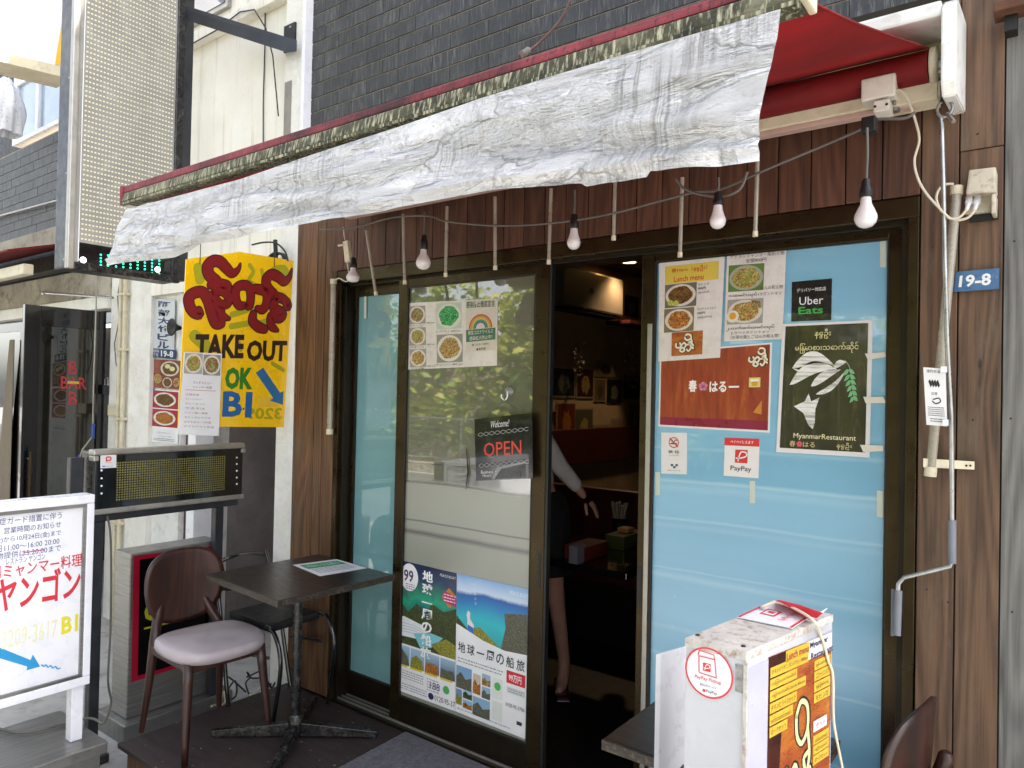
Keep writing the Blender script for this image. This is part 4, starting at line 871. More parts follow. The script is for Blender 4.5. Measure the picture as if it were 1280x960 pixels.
for px in (1212, 1222):
    B('plug', ob, ('tube', [P(px, 246, y=2.365), P(px-1, 254, y=2.35)], .0095, M['cleanwhite'], 8), ('tube', [P(px-1, 254, y=2.35), P(px-4, 263, y=2.34)], [.007, .0045], M['cleanwhite'], 8))
B('cord', ob, ('tube', smooth(cab([(1208, 262), (1200, 271), (1188, 273), (1176, 262), (1158, 242), (1147, 222), (1143, 200), (1149, 175), (1144, 150), (1136, 128), (1127, 114), (1120, 113)], 2.26)), .0035, M['cord'], 8), ('tube', smooth(cab([(1218, 263), (1210, 272), (1195, 275), (1180, 268), (1171, 252), (1172, 240), (1180, 231), (1192, 230)], 2.31)), .0035, M['cord'], 8))
s = sheet_px([(1195, 340), (1249, 335), (1249, 361), (1192, 365)], 'number_plate', 'blue enamel house number plate reading 19-8 on the right timber wall', 'number plate', mix_hex('blue_enamel', '#2f5a86', '#376594', .3, 9, 0, .05, 60, dirt=.35, dirtc='#1d2a38', coat_weight=.4), y=2.385, th=.004)
s.text('19-8', .1, .2, .82, .8, ink('#e3e6e8'), bold=.03); s.disc('screw', .94, .45, .016, .035, M['steel'], .001, 8); s.done()
# ================================================================== PRINTS ON THE DOORS
BK = ink('#1c1a1c'); RD = ink('#c02a22'); yB = Y1-.0165; yC = Y2-.0225
yBp, yCp = Y1-.005, Y2-.0095        # on the glass face
s = sheet_px([(508, 379), (622, 373), (621, 457), (510, 462)], 'menu_sheet', 'laminated sheet of five food photos and a rainbow notice on the frosted door', 'menu', M['paper'], y=yBp)
for i, k in enumerate(('mixed', 'salad', 'noodle')): s.food(.03, .05+.325*i, .225, .05+.325*i+.27, k, '#9a9488')
s.food(.35, .03, .63, .42, 'green', '#b9c9ba'); s.food(.35, .50, .64, .92, 'noodle', '#8a8a80')
for i in range(3): s.text(['チャーハン', 'ヤキソバ', 'サラダ麺'][i], .04, .33+.325*i, .2, .365+.32*i, BK); s.text('800 yen', .24, .30+.325*i, .33, .33+.325*i, BK)
s.text('スパゲティ 800 yen', .34, .435, .62, .475, BK); s.text('チャーハン 800 yen', .34, .935, .64, .975, BK); s.done()
s = sheet_px([(582, 375), (620, 373), (619, 437), (583, 441)], 'covid_notice', 'small notice with a rainbow arch and green band of white Japanese text', 'notice', ink('#cfc9bb'), y=yBp-.002)
s.text('感染防止徹底宣言', .03, .03, .97, .16, ink('#2c5a48'), bold=.01)
for i, c in enumerate(('#c0503c', '#c98a3c', '#c8b850', '#3c8a5a', '#3a5a8a')):
    r0, r1 = .40-.05*i, .355-.05*i; a = [pi+pi*k/16 for k in range(17)]
    vs = [s.p(.5+r0*cos(t), .56+r0*.62*sin(t)*1.1, .0008) for t in a]+[s.p(.5+r1*cos(t), .56+r1*.62*sin(t)*1.1, .0008) for t in a]
    s.mb('rainbow').faces(vs, [(k, k+1, 18+k, 17+k) for k in range(16)], ink(c))
s.rect('green_band', 0, .57, 1, .80, ink('#3c6a50')); s.text('新型コロナウイルス', .08, .59, .92, .67, ink('#e3e0d8')); s.text('感染拡大防止中！', .12, .70, .9, .78, ink('#e3e0d8'))
s.text('春一はるーHARU', .2, .84, .8, .89, BK); s.text('◆東京都', .35, .93, .68, .985, BK); s.done()
# open sign
op = sheet_px([(593, 524), (665, 516), (666, 598), (595, 601)], 'open_sign', 'black hanging shop sign reading Welcome OPEN in red on the frosted door', 'sign', M['blackgloss'], y=Y1-.045, th=.006)
WH = ink('#dcdcdc'); RO = ink('#d03a2a')
op.text('Welcome!', .30, .06, .62, .17, WH, shear=.3); op.text('OPEN', .16, .40, .82, .62, RO, bold=.004)
for v0 in (.26, .76):
    for ph in (0, pi): op.stroke('ribbon_ornament', [(.06+.88*k/24, v0+.028*sin(k*1.15+ph)-.02*k/24) for k in range(25)], .0018, ink('#a9a9a9'))
op.text('Business', .10, .84, .32, .89, WH); op.text('Hours', .13, .90, .28, .945, WH); op.text(':', .36, .86, .375, .92, WH)
op.poly('photo', [(.30, .985), (.45, .82), (.88, .76), (.89, .985)], mix_hex('grey_photo_print', '#2c2c30', '#55555a', .3, 14)); op.poly('photo_edge', [(.30, .985), (.40, .80), (.89, .73), (.90, .76), (.46, .83), (.34, .985)], ink('#8d8d90'), .0009)
op.done()
hk = P(634, 494, y=Y1-.02)
sc_h = thing('suction_hook', tuple(hk), 'clear plastic suction cup hook holding the open sign cord', 'hook')
glassy = mix_hex('clear_suction_plastic', '#b6bcae', '#c6ccbe', .15, 9, transmission_weight=.6)
B('cup', sc_h, ('lathe', [(.024, -.012), (.022, -.008), (.012, 0), (.006, .004)], P(634, 489, y=Y1-.018), (0, -1, 0), glassy, 20)); B('hook', sc_h, ('tube', smooth([P(634, 489, y=Y1-.025), P(634, 496, y=Y1-.03), P(631, 500, y=Y1-.034), P(627, 497, y=Y1-.036), P(627, 493, y=Y1-.036)]), .003, M['cleanwhite'], 8))
B('hanging_cord', op.root, ('tube', [P(603, 525, y=Y1-.04), P(630, 499, y=Y1-.036), P(655, 520, y=Y1-.04)], .0016, M['cordg'], 6))
# travel posters
def poster_a():
    s = sheet_px([(499, 699.5), (571, 716.5), (568.5, 889), (493, 861)], 'travel_poster', 'left travel poster with green aurora, cruise ship and vertical white Japanese title', 'poster', M['paperw'], y=yBp)
    O = s.root.name; o0 = ORI[O]; H = s.H
    zr = lambda v: s.p(.5, v).z-o0.z
    s.rect('photo', 0, 0, 1, .63, m_grad('aurora_print', [(0, '#5a6a52'), (.2, '#2c4a44'), (.42, '#17506a'), (.6, '#1f9a74'), (.72, '#2c6a60'), (.86, '#1c2f58'), (1, '#172040')], 2, zr(.63), zr(0), .75, 4))
    s.poly('photo#m', [(0, .40), (.1, .33), (.2, .38), (.34, .30), (.5, .36), (.6, .27), (.8, .31), (1, .26), (1, .63), (0, .63)], F['hill'], .0009)
    s.poly('photo#s', [(0, .46), (.12, .42), (.45, .45), (.55, .52), (.5, .56), (0, .575)], ink('#dfe4ea'), .0011)
    for k in range(4): s.stroke('ship_decks', [(.02, .475+.022*k), (.3, .47+.02*k), (.47, .49+.016*k)], .0016, ink('#7b8aa0'), .0013)
    s.poly('photo#w', [(.3, .53), (.6, .49), (.8, .5), (.6, .60), (.42, .62)], ink('#7ac0cf'), .00112); s.poly('photo#g', [(.6, .575), (.85, .5), (1, .53), (1, .63), (.75, .625)], F['bush'], .00115)
    s.disc('badge', .2, .115, .155, .105, ink('#e8e6ea'), .0013); s.text('99', .1, .06, .27, .15, ink('#3a1a4a'), bold=.02, h=.0016); fine_lines(s, 'fine_print', .14, .165, .3, 3, .016, ink('#6a5a7a'), .0016, 2)
    s.vert('地球一周の船旅', .43, .035, .61, .70, ink('#eef0f2'), bold=.03, h=.0018)
    s.text('PEACE BOAT', .73, .03, .99, .05, ink('#d5dce6'), h=.0016); s.poly('badge', [(.88, .12), (1, .17), (.9, .27), (.76, .2)], ink('#c07a2a'), .0012); s.poly('badge', [(.78, .15), (1, .17), (1, .25), (.8, .23)], ink('#b02a6a'), .0015); fine_lines(s, 'badge_text', .8, .17, 1, 3, .022, ink('#f0dfe8'), .0018, 5)
    for i, k in enumerate(('rock', 'bush', 'fried', 'rock')):
        c = ('#3c7aa8', '#6a94b8', '#24407a', '#2a3a5c')[i]; u = .01+.25*i
        s.rect('photo#t%d' % i, u, .645, u+.235, .79, m_grad('sky_print_%d' % i, [(0, c), (1, '#9ab6cc')], 2, zr(.79), zr(.645), .3, 9)); s.poly('photo#u%d' % i, [(u, .79), (u+.02, .72), (u+.1, .67+.02*i), (u+.2, .72), (u+.235, .79)], F[k], .0011)
        s.rect('yellow_tabs', u, .79, u+.2, .805, ink('#d6c23a'), .0009)
    fine_lines(s, 'fine_print', .02, .83, .5, 4, .018, ink('#8a8f9a'), seed=7); fine_lines(s, 'fine_print', .55, .83, .75, 5, .02, ink('#8a8f9a'), seed=8); s.text('188', .6, .845, .76, .90, ink('#4a2a7a')); s.disc('green_icon', .86, .87, .05, .03, ink('#4fae5a')); fine_lines(s, 'fine_print', .03, .93, .55, 3, .018, ink('#8a8f9a'), seed=9)
    s.disc('phone_icon', .62, .955, .045, .025, ink('#2a2a5a')); s.text('0120-95-37', .68, .935, 1.0, .975, ink('#2a2a3a')); s.done()
def poster_b():
    s = sheet_px([(571.5, 717), (662, 737), (656.5, 924), (569, 889)], 'travel_poster', 'right travel poster with a turquoise sea bay and large dark Japanese title', 'poster', M['paperw'], y=yBp-.0015)
    o0 = ORI[s.root.name]; zr = lambda v: s.p(.5, v).z-o0.z
    s.rect('photo', 0, 0, 1, .46, m_grad('lagoon_print', [(0, '#2f9aa4'), (.35, '#34b5c0'), (.6, '#2c7ab8'), (.72, '#2a5aa0'), (.78, '#c3d3e6'), (1, '#7ea6d6')], 2, zr(.46), zr(0), .22, 3))
    s.poly('photo#r', [(.68, .20), (1, .17), (1, .46), (.64, .46), (.7, .3)], F['rock'], .0009); s.poly('photo#b', [(.1, .46), (.2, .37), (.35, .345), (.5, .40), (.66, .46)], F['bush'], .001); s.poly('photo#l', [(0, .30), (.08, .34), (.25, .42), (.2, .46), (0, .46)], F['hill'], .001)
    s.poly('traveller', [(.16, .38), (.165, .31), (.15, .28), (.17, .245), (.205, .26), (.2, .30), (.26, .34), (.25, .39)], ink('#e3dfe0'), .0013); s.poly('traveller', [(.16, .39), (.17, .345), (.25, .36), (.26, .40)], ink('#3a6ac0'), .0015)
    for k in range(5): s.text('い', .245+.006*k, .04+.033*k, .27+.006*k, .06+.033*k, ink('#e8f0f4'), h=.0012)
    s.poly('wave_edge', [(0, .36), (.15, .385), (.4, .43), (.7, .455), (1, .44), (1, .48), (0, .48)], M['paperw'], .0016)
    s.text('PEACE BOAT', .75, .035, .99, .06, ink('#dfe8f2'), h=.0012)
    for i, ch in enumerate('地球一周の船旅'):
        u = .03+.138*i; v = .485+.0*i
        s.text(ch, u, v+(.035 if ch == '一' else 0), u+.108, v+(.045 if ch == '一' else .075), ink('#26303c'), bold=.012)
    fine_lines(s, 'fine_print', .03, .60, .68, 2, .022, ink('#8a8f9a'), seed=12)
    tiles = [(.01, .66, .24, .82, 'rock', '#7aa0c8'), (.26, .68, .37, .82, 'fried', '#c8b8a8'), (.39, .66, .51, .74, 'mixed', '#9ab0c8'), (.39, .75, .51, .83, 'rock', '#8ab0d0'), (.01, .83, .1, .94, 'bush', '#6a8ab0'), (.115, .81, .25, .88, 'hill', '#9ac0d8'), (.115, .89, .25, .95, 'fried', '#7ab0d8'), (.26, .84, .51, .97, 'rock', '#8aaccc')]
    for i, (a, b, c, d, k, c1) in enumerate(tiles):
        s.rect('photo#t%d' % i, a, b, c, d, ink(c1), .0007); s.poly('photo#v%d' % i, [(a, d), (a, b+.5*(d-b)), (a+.3*(c-a), b+.25*(d-b)), (a+.6*(c-a), b+.55*(d-b)), (c, b+.4*(d-b)), (c, d)], F[k], .001)
    s.rect('card', .54, .66, .68, .80, ink('#dde2dc'), .0007); s.disc('green_icon', .61, .715, .045, .028, ink('#4fae5a'), .001); s.rect('card', .54, .82, .68, .95, ink('#d8dcd8'), .0007)
    s.rect('price_box', .73, .58, .98, .665, ink('#cc2a3a'), .0008); s.text('99万円', .76, .60, .93, .65, ink('#f2e8e8'), bold=.02, h=.0012); s.rect('grey_box', .74, .69, .98, .73, ink('#c9cdd3'), .0008); fine_lines(s, 'fine_print', .76, .70, .95, 2, .016, ink('#888888'), seed=3)
    s.text('0120-95-3786', .73, .80, .98, .825, ink('#3a3a44')); s.rect('small_logo', .88, .90, .95, .925, ink('#2a2a3a')); fine_lines(s, 'fine_print', .03, .965, .8, 1, .02, ink('#9a9faa'), seed=6); s.done()
poster_a(); poster_b()
# --- door C prints
ORG = mix_hex('orange_brown_print', '#8a3a1c', '#a9641f', .3, 9, 0, .05, 30, stretch=(1, 1, 3), c3='#b87a2a', coat_weight=.4)
def logo_strokes(s, cx, cy, w, h, wd=1.0, a='#e8e0c8', b='#20140c'):
    """the restaurant's brush logo: a stack of looped letters, dark edge under a pale stroke"""
    L = [[(-.05, -.38), (.08, -.48), (.26, -.42), (.28, -.24), (.12, -.14), (-.02, -.22), (-.05, -.38)], [(.28, -.24), (.34, -.02), (.26, .12), (.18, .0), (.3, -.04)],
         [(-.5, .02), (-.52, .18), (-.38, .28), (-.24, .16), (-.3, .0)], [(-.24, .16), (-.08, .0), (.02, .14), (-.08, .3), (-.22, .24)], [(.02, .14), (.22, .12), (.3, .3), (.18, .5), (.08, .4)], [(-.22, .3), (-.3, .42), (-.16, .52), (-.04, .42), (-.12, .32)], [(.36, .1), (.42, .2)], [(.36, .3), (.42, .36)]]
    for k, (c, g, hh) in enumerate(((b, 1.7, .0012), (a, 1.0, .0016))):
        for st in L: s.stroke('logo_shadow' if k == 0 else 'logo', [(cx+x*w+(.02*w if k == 0 else 0), cy+y*h) for x, y in st], .011*wd*g, ink(c), hh)
redposter = [(822, 452), (964, 428), (961, 541), (824, 532)]
s = sheet_px([(825, 440), (965, 428), (962, 541), (823, 533)], 'red_poster', 'large rust red poster with white characters and a cherry blossom on the blue door', 'poster', ink('#e0dcda'), y=yCp)
grain = NT('rust_red_grained_print'); v = grain.co((1, 1, 1)); gc = grain.ramp(grain.noise(grain.co((14, 1, 2)), 2, 7, .7, .6), [(.3, hx('#6d1a12')), (.55, hx('#93371b')), (.75, hx('#a8602a'))])
grain.set(gc, .28, coat_weight=.6, coat_roughness=.08); s.rect('print', .015, .02, .985, .975, grain.m, .0006)
s.rect('print_band', .015, .87, .985, .975, mix_hex('crimson_print', '#7a1030', '#8a1838', .3, 3), .0008)
s.tpx('春', 861, 475, 871, 490, ink('#efe9e4'), bold=.03); s.tpx('はる', 887, 477, 908, 490, ink('#efe9e4'), bold=.03); s.rpx('lettering', 911, 482.5, 924, 484.5, ink('#efe9e4'), .001)
fc = s.uv(879, 483)
for k in range(5):
    a = 2*pi*k/5-pi/2; s.disc('blossom', fc[0]+.022*cos(a), fc[1]+.03*sin(a), .019, .027, ink('#d98aa8'), .0012, 12)
s.disc('blossom_heart', fc[0], fc[1], .011, .015, ink('#b04a78'), .0015, 10)
bu = s.uv(943, 478); s.rect('beer_icon', bu[0]-.045, bu[1]-.055, bu[0]+.05, bu[1]+.055, ink('#d6c87a'), .001); s.poly('beer_icon_glass', [(bu[0]-.025, bu[1]-.01), (bu[0]+.03, bu[1]-.01), (bu[0]+.022, bu[1]+.04), (bu[0]-.018, bu[1]+.04)], ink('#c79a22'), .0013); s.rect('beer_icon_foam', bu[0]-.03, bu[1]-.035, bu[0]+.035, bu[1]-.01, ink('#eee9dc'), .0014)
lc = s.uv(949, 446); logo_strokes(s, lc[0], lc[1], .16, .2, .55)
s.poly('orange_corner', [(.86, .78), (.93, .64), (.93, .8)], ink('#c07a2a'), .001); s.done()
s = sheet_px([(824, 328), (906, 319), (900, 447), (823, 452)], 'lunch_menu', 'lunch menu sheet with yellow Haru heading and two soup bowl photos', 'menu', M['paper'], y=yCp-.003)
s.rect('yellow_heading', .1, .05, .92, .23, mix_hex('yellow_print', '#c9b148', '#d2bb52', .35, 4), .0007)
s.text('春Haru（နေွဦး）', .20, .07, .75, .135, RD, bold=.01); s.text('Lunch menu', .24, .16, .70, .215, RD, bold=.012)
s.food(.10, .235, .60, .47, 'curry', '#6a6458', '#cfc9bd'); s.food(.09, .48, .57, .715, 'fried', '#7a6a4c', '#cfc9bd', .98)
for (a, b) in ((.19, .42), (.28, .43)): s.disc('lime', a, b, .045, .03, ink('#a9b04a'), .0013, 14)
s.rect('photo#o', .22, .72, .72, .955, ORG, .0008); logo_strokes(s, .45, .83, .30, .17, .62)
for i, (t1, t2, t3) in enumerate((('モヒンガ', '800円', 'မုန့်ဟင်းခါး'), ('ココナッツミルク', '900円', 'အုန်းနို့ခေါက်ဆွဲ'))):
    y0 = .25+.245*i; s.text(t1, .62, y0, .62+.17+.12*i, y0+.025, BK); s.text(t2, .62, y0+.04, .74, y0+.065, BK, bold=.01); s.text(t3, .62, y0+.08, .80+.05*i, y0+.11, BK)
s.done()
s = sheet_px([(909, 317), (983, 311), (978, 424), (905, 427)], 'salad_menu', 'white menu sheet with two noodle salad photos and large black Burmese script', 'menu', M['paper'], y=yCp-.0045)
s.text('ナナメンミャンマー風和え物', .06, .02, .97, .065, ink('#4a4a4c')); s.text('全部900円', .33, .075, .68, .125, ink('#3a3a3c'))
s.food(.04, .14, .65, .44, 'salad', '#5a7a38', '#a0a090', 1.0); s.food(.04, .53, .66, .81, 'noodle', '#9a9890', '#cdc9bf', 1.0); s.disc('egg', .14, .72, .11, .07, ink('#ddd6c4'), .0013, 16); s.disc('egg_yolk', .14, .715, .06, .04, ink('#d6962a'), .0016, 14); s.poly('tomato', [(.45, .55), (.6, .56), (.63, .64), (.5, .66)], F['mixed'], .0013)
s.text('ごはんの和え物', .55, .395, .97, .44, ink('#4a4a4c'), h=.0014); s.text('၁-ထမင်းသုပ်', .05, .46, .55, .515, BK, bold=.012); s.text('1タミントォッ', .57, .465, .95, .505, ink('#3a3a3c'))
s.text('၂-လက်ဖက်ထမင်းသုပ်', .03, .83, .86, .885, BK, bold=.012); s.text('2.ラペッタミントォッ', .12, .89, .78, .925, ink('#3a3a3c')); s.text('（お茶の葉とごはんの和え物）', .12, .935, .95, .98, ink('#3a3a3c')); s.done()
s = sheet_px([(990, 352.5), (1040, 348), (1039, 400), (989, 402)], 'delivery_sticker', 'square black delivery sticker with white and green lettering on the blue door', 'sticker', mix_hex('black_vinyl_print', '#15130f', '#1c1a16', .25, 4, coat_weight=.8), y=yCp)
s.text('デリバリー対応店', .13, .18, .86, .28, ink('#d8d8d8'), bold=.01); s.text('Uber', .20, .40, .80, .60, ink('#dedee6'), bold=.005); s.text('Eats', .18, .65, .80, .83, ink('#3fa24a'), bold=.025); s.done()
# Myanmar restaurant poster
s = sheet_px([(978, 405), (1091, 400), (1087, 572), (970, 565)], 'restaurant_poster', 'dark poster of a white dove with a green sprig, reading MyanmarRestaurant', 'poster', ink('#dcdadb'), y=yCp-.001)
gd = NT('dark_curtain_print'); gcol = gd.ramp(gd.noise(gd.co((16, 1, 1.5)), 2, 6, .7, .8), [(.35, hx('#16150f')), (.6, hx('#34301f')), (.8, hx('#5a5338'))]); gd.set(gcol, .25, coat_weight=.7, coat_roughness=.05)
s.rect('print', .04, .02, .955, .965, gd.m, .0006); CRM = ink('#d8cf96')
s.text('နေွဦး', .38, .05, .56, .125, CRM, bold=.004); s.text('မြန်မာစားသောက်ဆိုင်', .165, .155, .86, .235, CRM, bold=.004)
wh = NT('white_feather_print'); wc = wh.ramp(wh.noise(wh.co((1, 1, 12)), 8, 6, .7, .5), [(.38, hx('#8f8c86')), (.55, hx('#e0dedc'))]); wh.set(wc, .3, coat_weight=.5)
def leafshape(a, b, w1, bend, n=12):
    a, b = Vector(a), Vector(b); d = b-a; q = Vector((-d.y, d.x)); up, dn = [], []
    for i in range(n+1):
        t = i/n; c = a+d*t+q*bend*sin(pi*t); ww = w1*sin(pi*t**.75); up.append(tuple(c+q.normalized()*ww)); dn.append(tuple(c-q.normalized()*ww))
    return up+dn[::-1][1:-1]
for (a, b, w1, bd_) in (((.14, .345), (.62, .335), .048, -.16), ((.12, .475), (.66, .365), .052, -.14), ((.36, .485), (.68, .36), .036, -.06), ((.42, .545), (.74, .36), .022, .10), ((.60, .345), (.74, .305), .025, -.1)):
    s.poly('dove', leafshape(a, b, w1, bd_), wh.m, .0011)
s.poly('dove', [(.18, .64), (.30, .60), (.34, .54), (.37, .60), (.46, .57), (.42, .66), (.42, .76), (.40, .81), (.35, .78), (.29, .69)], wh.m, .0011)
s.poly('dove', [(.14, .345), (.25, .39), (.30, .40), (.22, .36)], wh.m, .0013)
s.stroke('sprig_stem', [(.72, .29), (.77, .34), (.79, .42), (.81, .50), (.83, .57)], .0025, ink('#8aa07a'), .0013)
for i in range(6):
    for sg in (-1, 1):
        t = i/5; c = (.765+.06*t, .36+.20*t); s.poly('sprig_leaf', leafshape((c[0], c[1]), (c[0]+sg*.065*(1-.35*t), c[1]+(.03 if sg > 0 else .045)), .016, 0, 6), ink('#6fb07a'), .0013+.0001*sg)
s.text('MyanmarRestaurant', .19, .845, .86, .895, ink('#e6dcae'), bold=.004); s.text('春', .15, .905, .215, .95, ink('#cfc08a')); s.text('はる', .30, .91, .43, .948, ink('#cfc08a')); s.text('နေွဦး', .66, .90, .82, .955, ink('#cfc08a'))
for k in range(5):
    a = 2*pi*k/5-pi/2; s.disc('blossom', .26+.018*cos(a), .928+.013*sin(a), .015, .011, ink('#d04a5a'), .0011+.00005*k, 10)
s.done()
s = sheet_px([(826.5, 540.5), (858.5, 541), (858.5, 593), (826.5, 592)], 'no_smoking_sticker', 'small white no smoking sticker low on the blue door below the red poster', 'sticker', ink('#dcdad8'), y=yCp)
s.disc('red_ring', .5, .24, .20, .13, ink('#c8442c'), .0008, 28, .82); s.stroke('red_ring', [(.36, .15), (.64, .33)], .006, ink('#c8442c'), .0011); s.rect('cigarette', .37, .25, .62, .28, BK, .001); s.stroke('cigarette', [(.52, .22), (.56, .18), (.62, .19)], .003, BK, .001)
s.text('禁 煙', .28, .43, .72, .50, BK, bold=.01); s.text('No Smoking', .32, .535, .70, .56, ink('#44444a')); G_ = ink('#1f5a4a')
for a, b in ((.38, .76), (.56, .76), (.47, .81)): s.rect('green_mark', a, b, a+.1, b+.05, G_)
s.text('喫煙できない店', .25, .90, .75, .925, ink('#44444a')); s.done()
s = sheet_px([(906, 547), (949.5, 548.5), (948, 598), (904.5, 594.5)], 'payment_sticker', 'white and red payment sticker beneath the red poster on the blue door', 'sticker', ink('#e4e0de'), y=yCp)
PR = ink('#cf2c2c'); s.rect('red_heading', 0, 0, 1, .2, PR); s.text('ペイペイ使えます', .17, .06, .84, .14, ink('#f0e4e2'), bold=.01)
def paylogo(s, u0, v0, u1, v1, part='logo'):
    s.rect(part, u0, v0, u1, v1, PR, .0008); w_, h_ = u1-u0, v1-v0
    s.stroke(part+'_stroke', [(u0+.25*w_, v0+.85*h_), (u0+.45*w_, v0+.2*h_), (u0+.85*w_, v0+.2*h_), (u0+.9*w_, v0+.45*h_), (u0+.5*w_, v0+.62*h_), (u0+.1*w_, v0+.65*h_)], .10*w_*s.W, ink('#f0e8e6'), .0012)
paylogo(s, .32, .30, .68, .64); s.text('PayPay', .20, .72, .80, .88, BK, bold=.004); s.done()
for i, (pp_, lb) in enumerate(zip([[(1081, 442), (1106, 440), (1108, 446), (1085, 450)], [(1079, 496), (1104, 496), (1108, 504), (1082, 504)], [(1075, 556), (1104, 557), (1104, 564), (1079, 565)]], ('upper', 'middle', 'lower'))):
    sheet_px(pp_, 'tape_strip', lb+' paper tape strip holding the right edge of the dove poster', 'tape', M['tapew'], y=yCp-.003, th=.0005, group='tape strips on the dove poster')
for pp_, lb in (([(1100, 293), (1108, 293), (1108, 334), (1100, 334)], 'translucent tape strip in the upper right corner of the blue door'), ([(819, 590), (825, 590), (825, 619), (819, 619)], 'translucent tape strip under the no smoking sticker'),
                ([(937, 601), (944, 601), (944, 629), (937, 629)], 'translucent tape strip under the payment sticker'), ([(1096, 613), (1104, 614), (1104, 647), (1096, 646)], 'translucent tape strip at the right edge of the blue door, below the dove poster')):
    sheet_px(pp_, 'tape_strip', lb, 'tape', M['tape'], y=yCp, th=.0004, group='translucent tape strips on the door glass')
sheet_px([(455, 366), (458, 366), (458, 398), (455, 398)], 'tape_strip', 'translucent tape strip at the top of the narrow teal door panel', 'tape', M['tape'], y=2.485, th=.0004, group='translucent tape strips on the door glass')
B('plastic_strip', None, ('tube', [P(583, 561, y=Y1-.01), P(585, 590, y=Y1-.01), P(582, 612, y=Y1-.01)], [.0015, .004, .0015], M['black'], 6), label='thin black strip stuck upright on the frosted door beside the open sign', cat='strip')
# ================================================================== STREET SIGNS, LEFT
# hanging yellow sign, square to the facade
XY = -3.365
YEL = mix_hex('yellow_acrylic', '#e8b80c', '#f2c414', .28, 2, coat_weight=.5)
s = sheet_px([(233, 324), (367, 326), (354.7, 534), (223, 533)], 'yellow_sign', 'yellow hanging sign with red Burmese lettering reading TAKE OUT OK B1', 'sign', YEL, x=XY, th=.008, outline=[(0, 0), (.46, -.05), (1, 0), (1, 1), (0, 1)])
OL = ink('#a5a01a')
for pts, wd in (([(.10, .05), (.12, .12)], .05), ([(.2, .02), (.28, .0), (.38, .05)], .02), ([(.56, .03), (.60, .07), (.56, .12), (.62, .15)], .022), ([(.68, .06), (.72, .17)], .02), ([(.8, .06), (.9, .05), (.95, .1)], .04), ([(.42, .33), (.56, .30)], .03), ([(.42, .40), (.58, .38)], .03), ([(.62, .30), (.66, .38), (.8, .36)], .035),
               ([(.10, .46), (.2, .52)], .06), ([(.5, .50), (.52, .54)], .02), ([(.84, .62), (.96, .66)], .02)): s.stroke('show_through_lettering', pts, wd, OL, .0003)
s.text('3209', .60, .885, .97, .955, OL, part='show_through_lettering', bold=.03, flip=True, h=.0003)
zpt = lambda x, y: s.uv(220+x/6.857, 300+y/6.857)
st = [([(345, 350), (285, 300), (270, 230), (320, 180), (380, 190), (430, 240), (480, 285), (530, 255), (550, 205)], [62, 66, 66, 66, 64, 60, 50, 28, 6]),
      ([(195, 600), (200, 640), (150, 620), (115, 560), (112, 490), (165, 450), (230, 450), (275, 520), (305, 620), (340, 710), (385, 715)], [40, 50, 58, 60, 62, 62, 62, 64, 66, 66, 55]),
      ([(300, 385), (370, 375), (440, 390), (455, 425)], [50, 56, 50, 30]), ([(335, 445), (400, 440), (450, 490), (440, 545), (380, 550), (330, 500), (315, 470)], [50]*7), ([(350, 545), (375, 610), (400, 655), (455, 675)], [60, 60, 50, 16]),
      ([(590, 560), (540, 560), (510, 500), (515, 420), (560, 388), (620, 400), (640, 470), (630, 560), (600, 565)], [36, 50, 54, 54, 54, 54, 54, 50, 30]), ([(650, 420), (700, 420), (770, 450), (775, 540), (740, 595), (695, 585)], [40, 54, 56, 56, 52, 30]),
      ([(660, 640), (655, 695), (705, 745), (760, 765)], [50, 56, 58, 46]),
      ([(840, 470), (785, 410), (772, 340), (820, 295), (880, 320), (925, 355), (970, 320), (992, 250)], [60, 62, 62, 60, 58, 52, 34, 6]),
      ([(850, 490), (905, 500), (955, 540), (965, 575), (935, 570)], [56, 54, 46, 40, 30]), ([(850, 520), (830, 580), (880, 600), (920, 640), (880, 670), (820, 650), (810, 700), (825, 745), (870, 775)], [50, 50, 50, 50, 56, 56, 56, 50, 16])]
kk = 4.1/6857*1.32
for g, c, h, k in ((1.32, '#241010', .0009, 'lettering_edge'), (1.0, '#7d1216', .0014, 'lettering')):
    for pts, wd in st: s.stroke(k, [zpt(*p) for p in pts], [(w_+(14 if g > 1 else 0))*kk for w_ in wd], ink(c), h)
BRN = ink('#2a100c')
a0, b0 = zpt(165, 800), zpt(1010, 1000)
for wd, xa, xb in (('TAKE', 244.5, 304), ('OUT', 309, 357.5)):
    a = s.uv(xa, 417.5 if wd == 'TAKE' else 425); b = s.uv(xb, 448 if wd == 'TAKE' else 452); s.text(wd, a[0], a[1], b[0], b[1], BRN, bold=.045)
s.tpx('OK', 282, 459, 315, 487, ink('#2a7a1c'), bold=.055); s.tpx('B', 279, 489, 302, 521, ink('#1f5f9c'), bold=.035); s.tpx('1', 307.5, 490, 314, 522, ink('#1f5f9c'), bold=.02); s.disc('lettering', *s.uv(304.3, 511), .011, .008, ink('#1f5f9c'), .001, 10)
a = [s.uv(*q) for q in ((319.5, 466), (329, 459.5), (350, 491), (354.5, 488.5), (353.5, 506), (337, 500.5), (341.5, 497.5))]
s.poly('arrow', a, ink('#2a6a9c'), .0012); s.rect('smudge', .72, .82, .92, .88, mix_hex('faded_paint_smudge', '#dcb93a', '#d9b030', .5), .0004)
yw = s.done()
B('hanging_wire', None, ('tube', [P(343, 333, x=XY+.004), P(343, 318, x=XY), P(342, 300, x=XY+.01)], .0022, M['black'], 6), ('tube', [P(250, 330, x=XY+.004), P(251, 300, x=XY)], .0022, M['black'], 6), label='thin wires from which the yellow sign hangs', cat='wire')
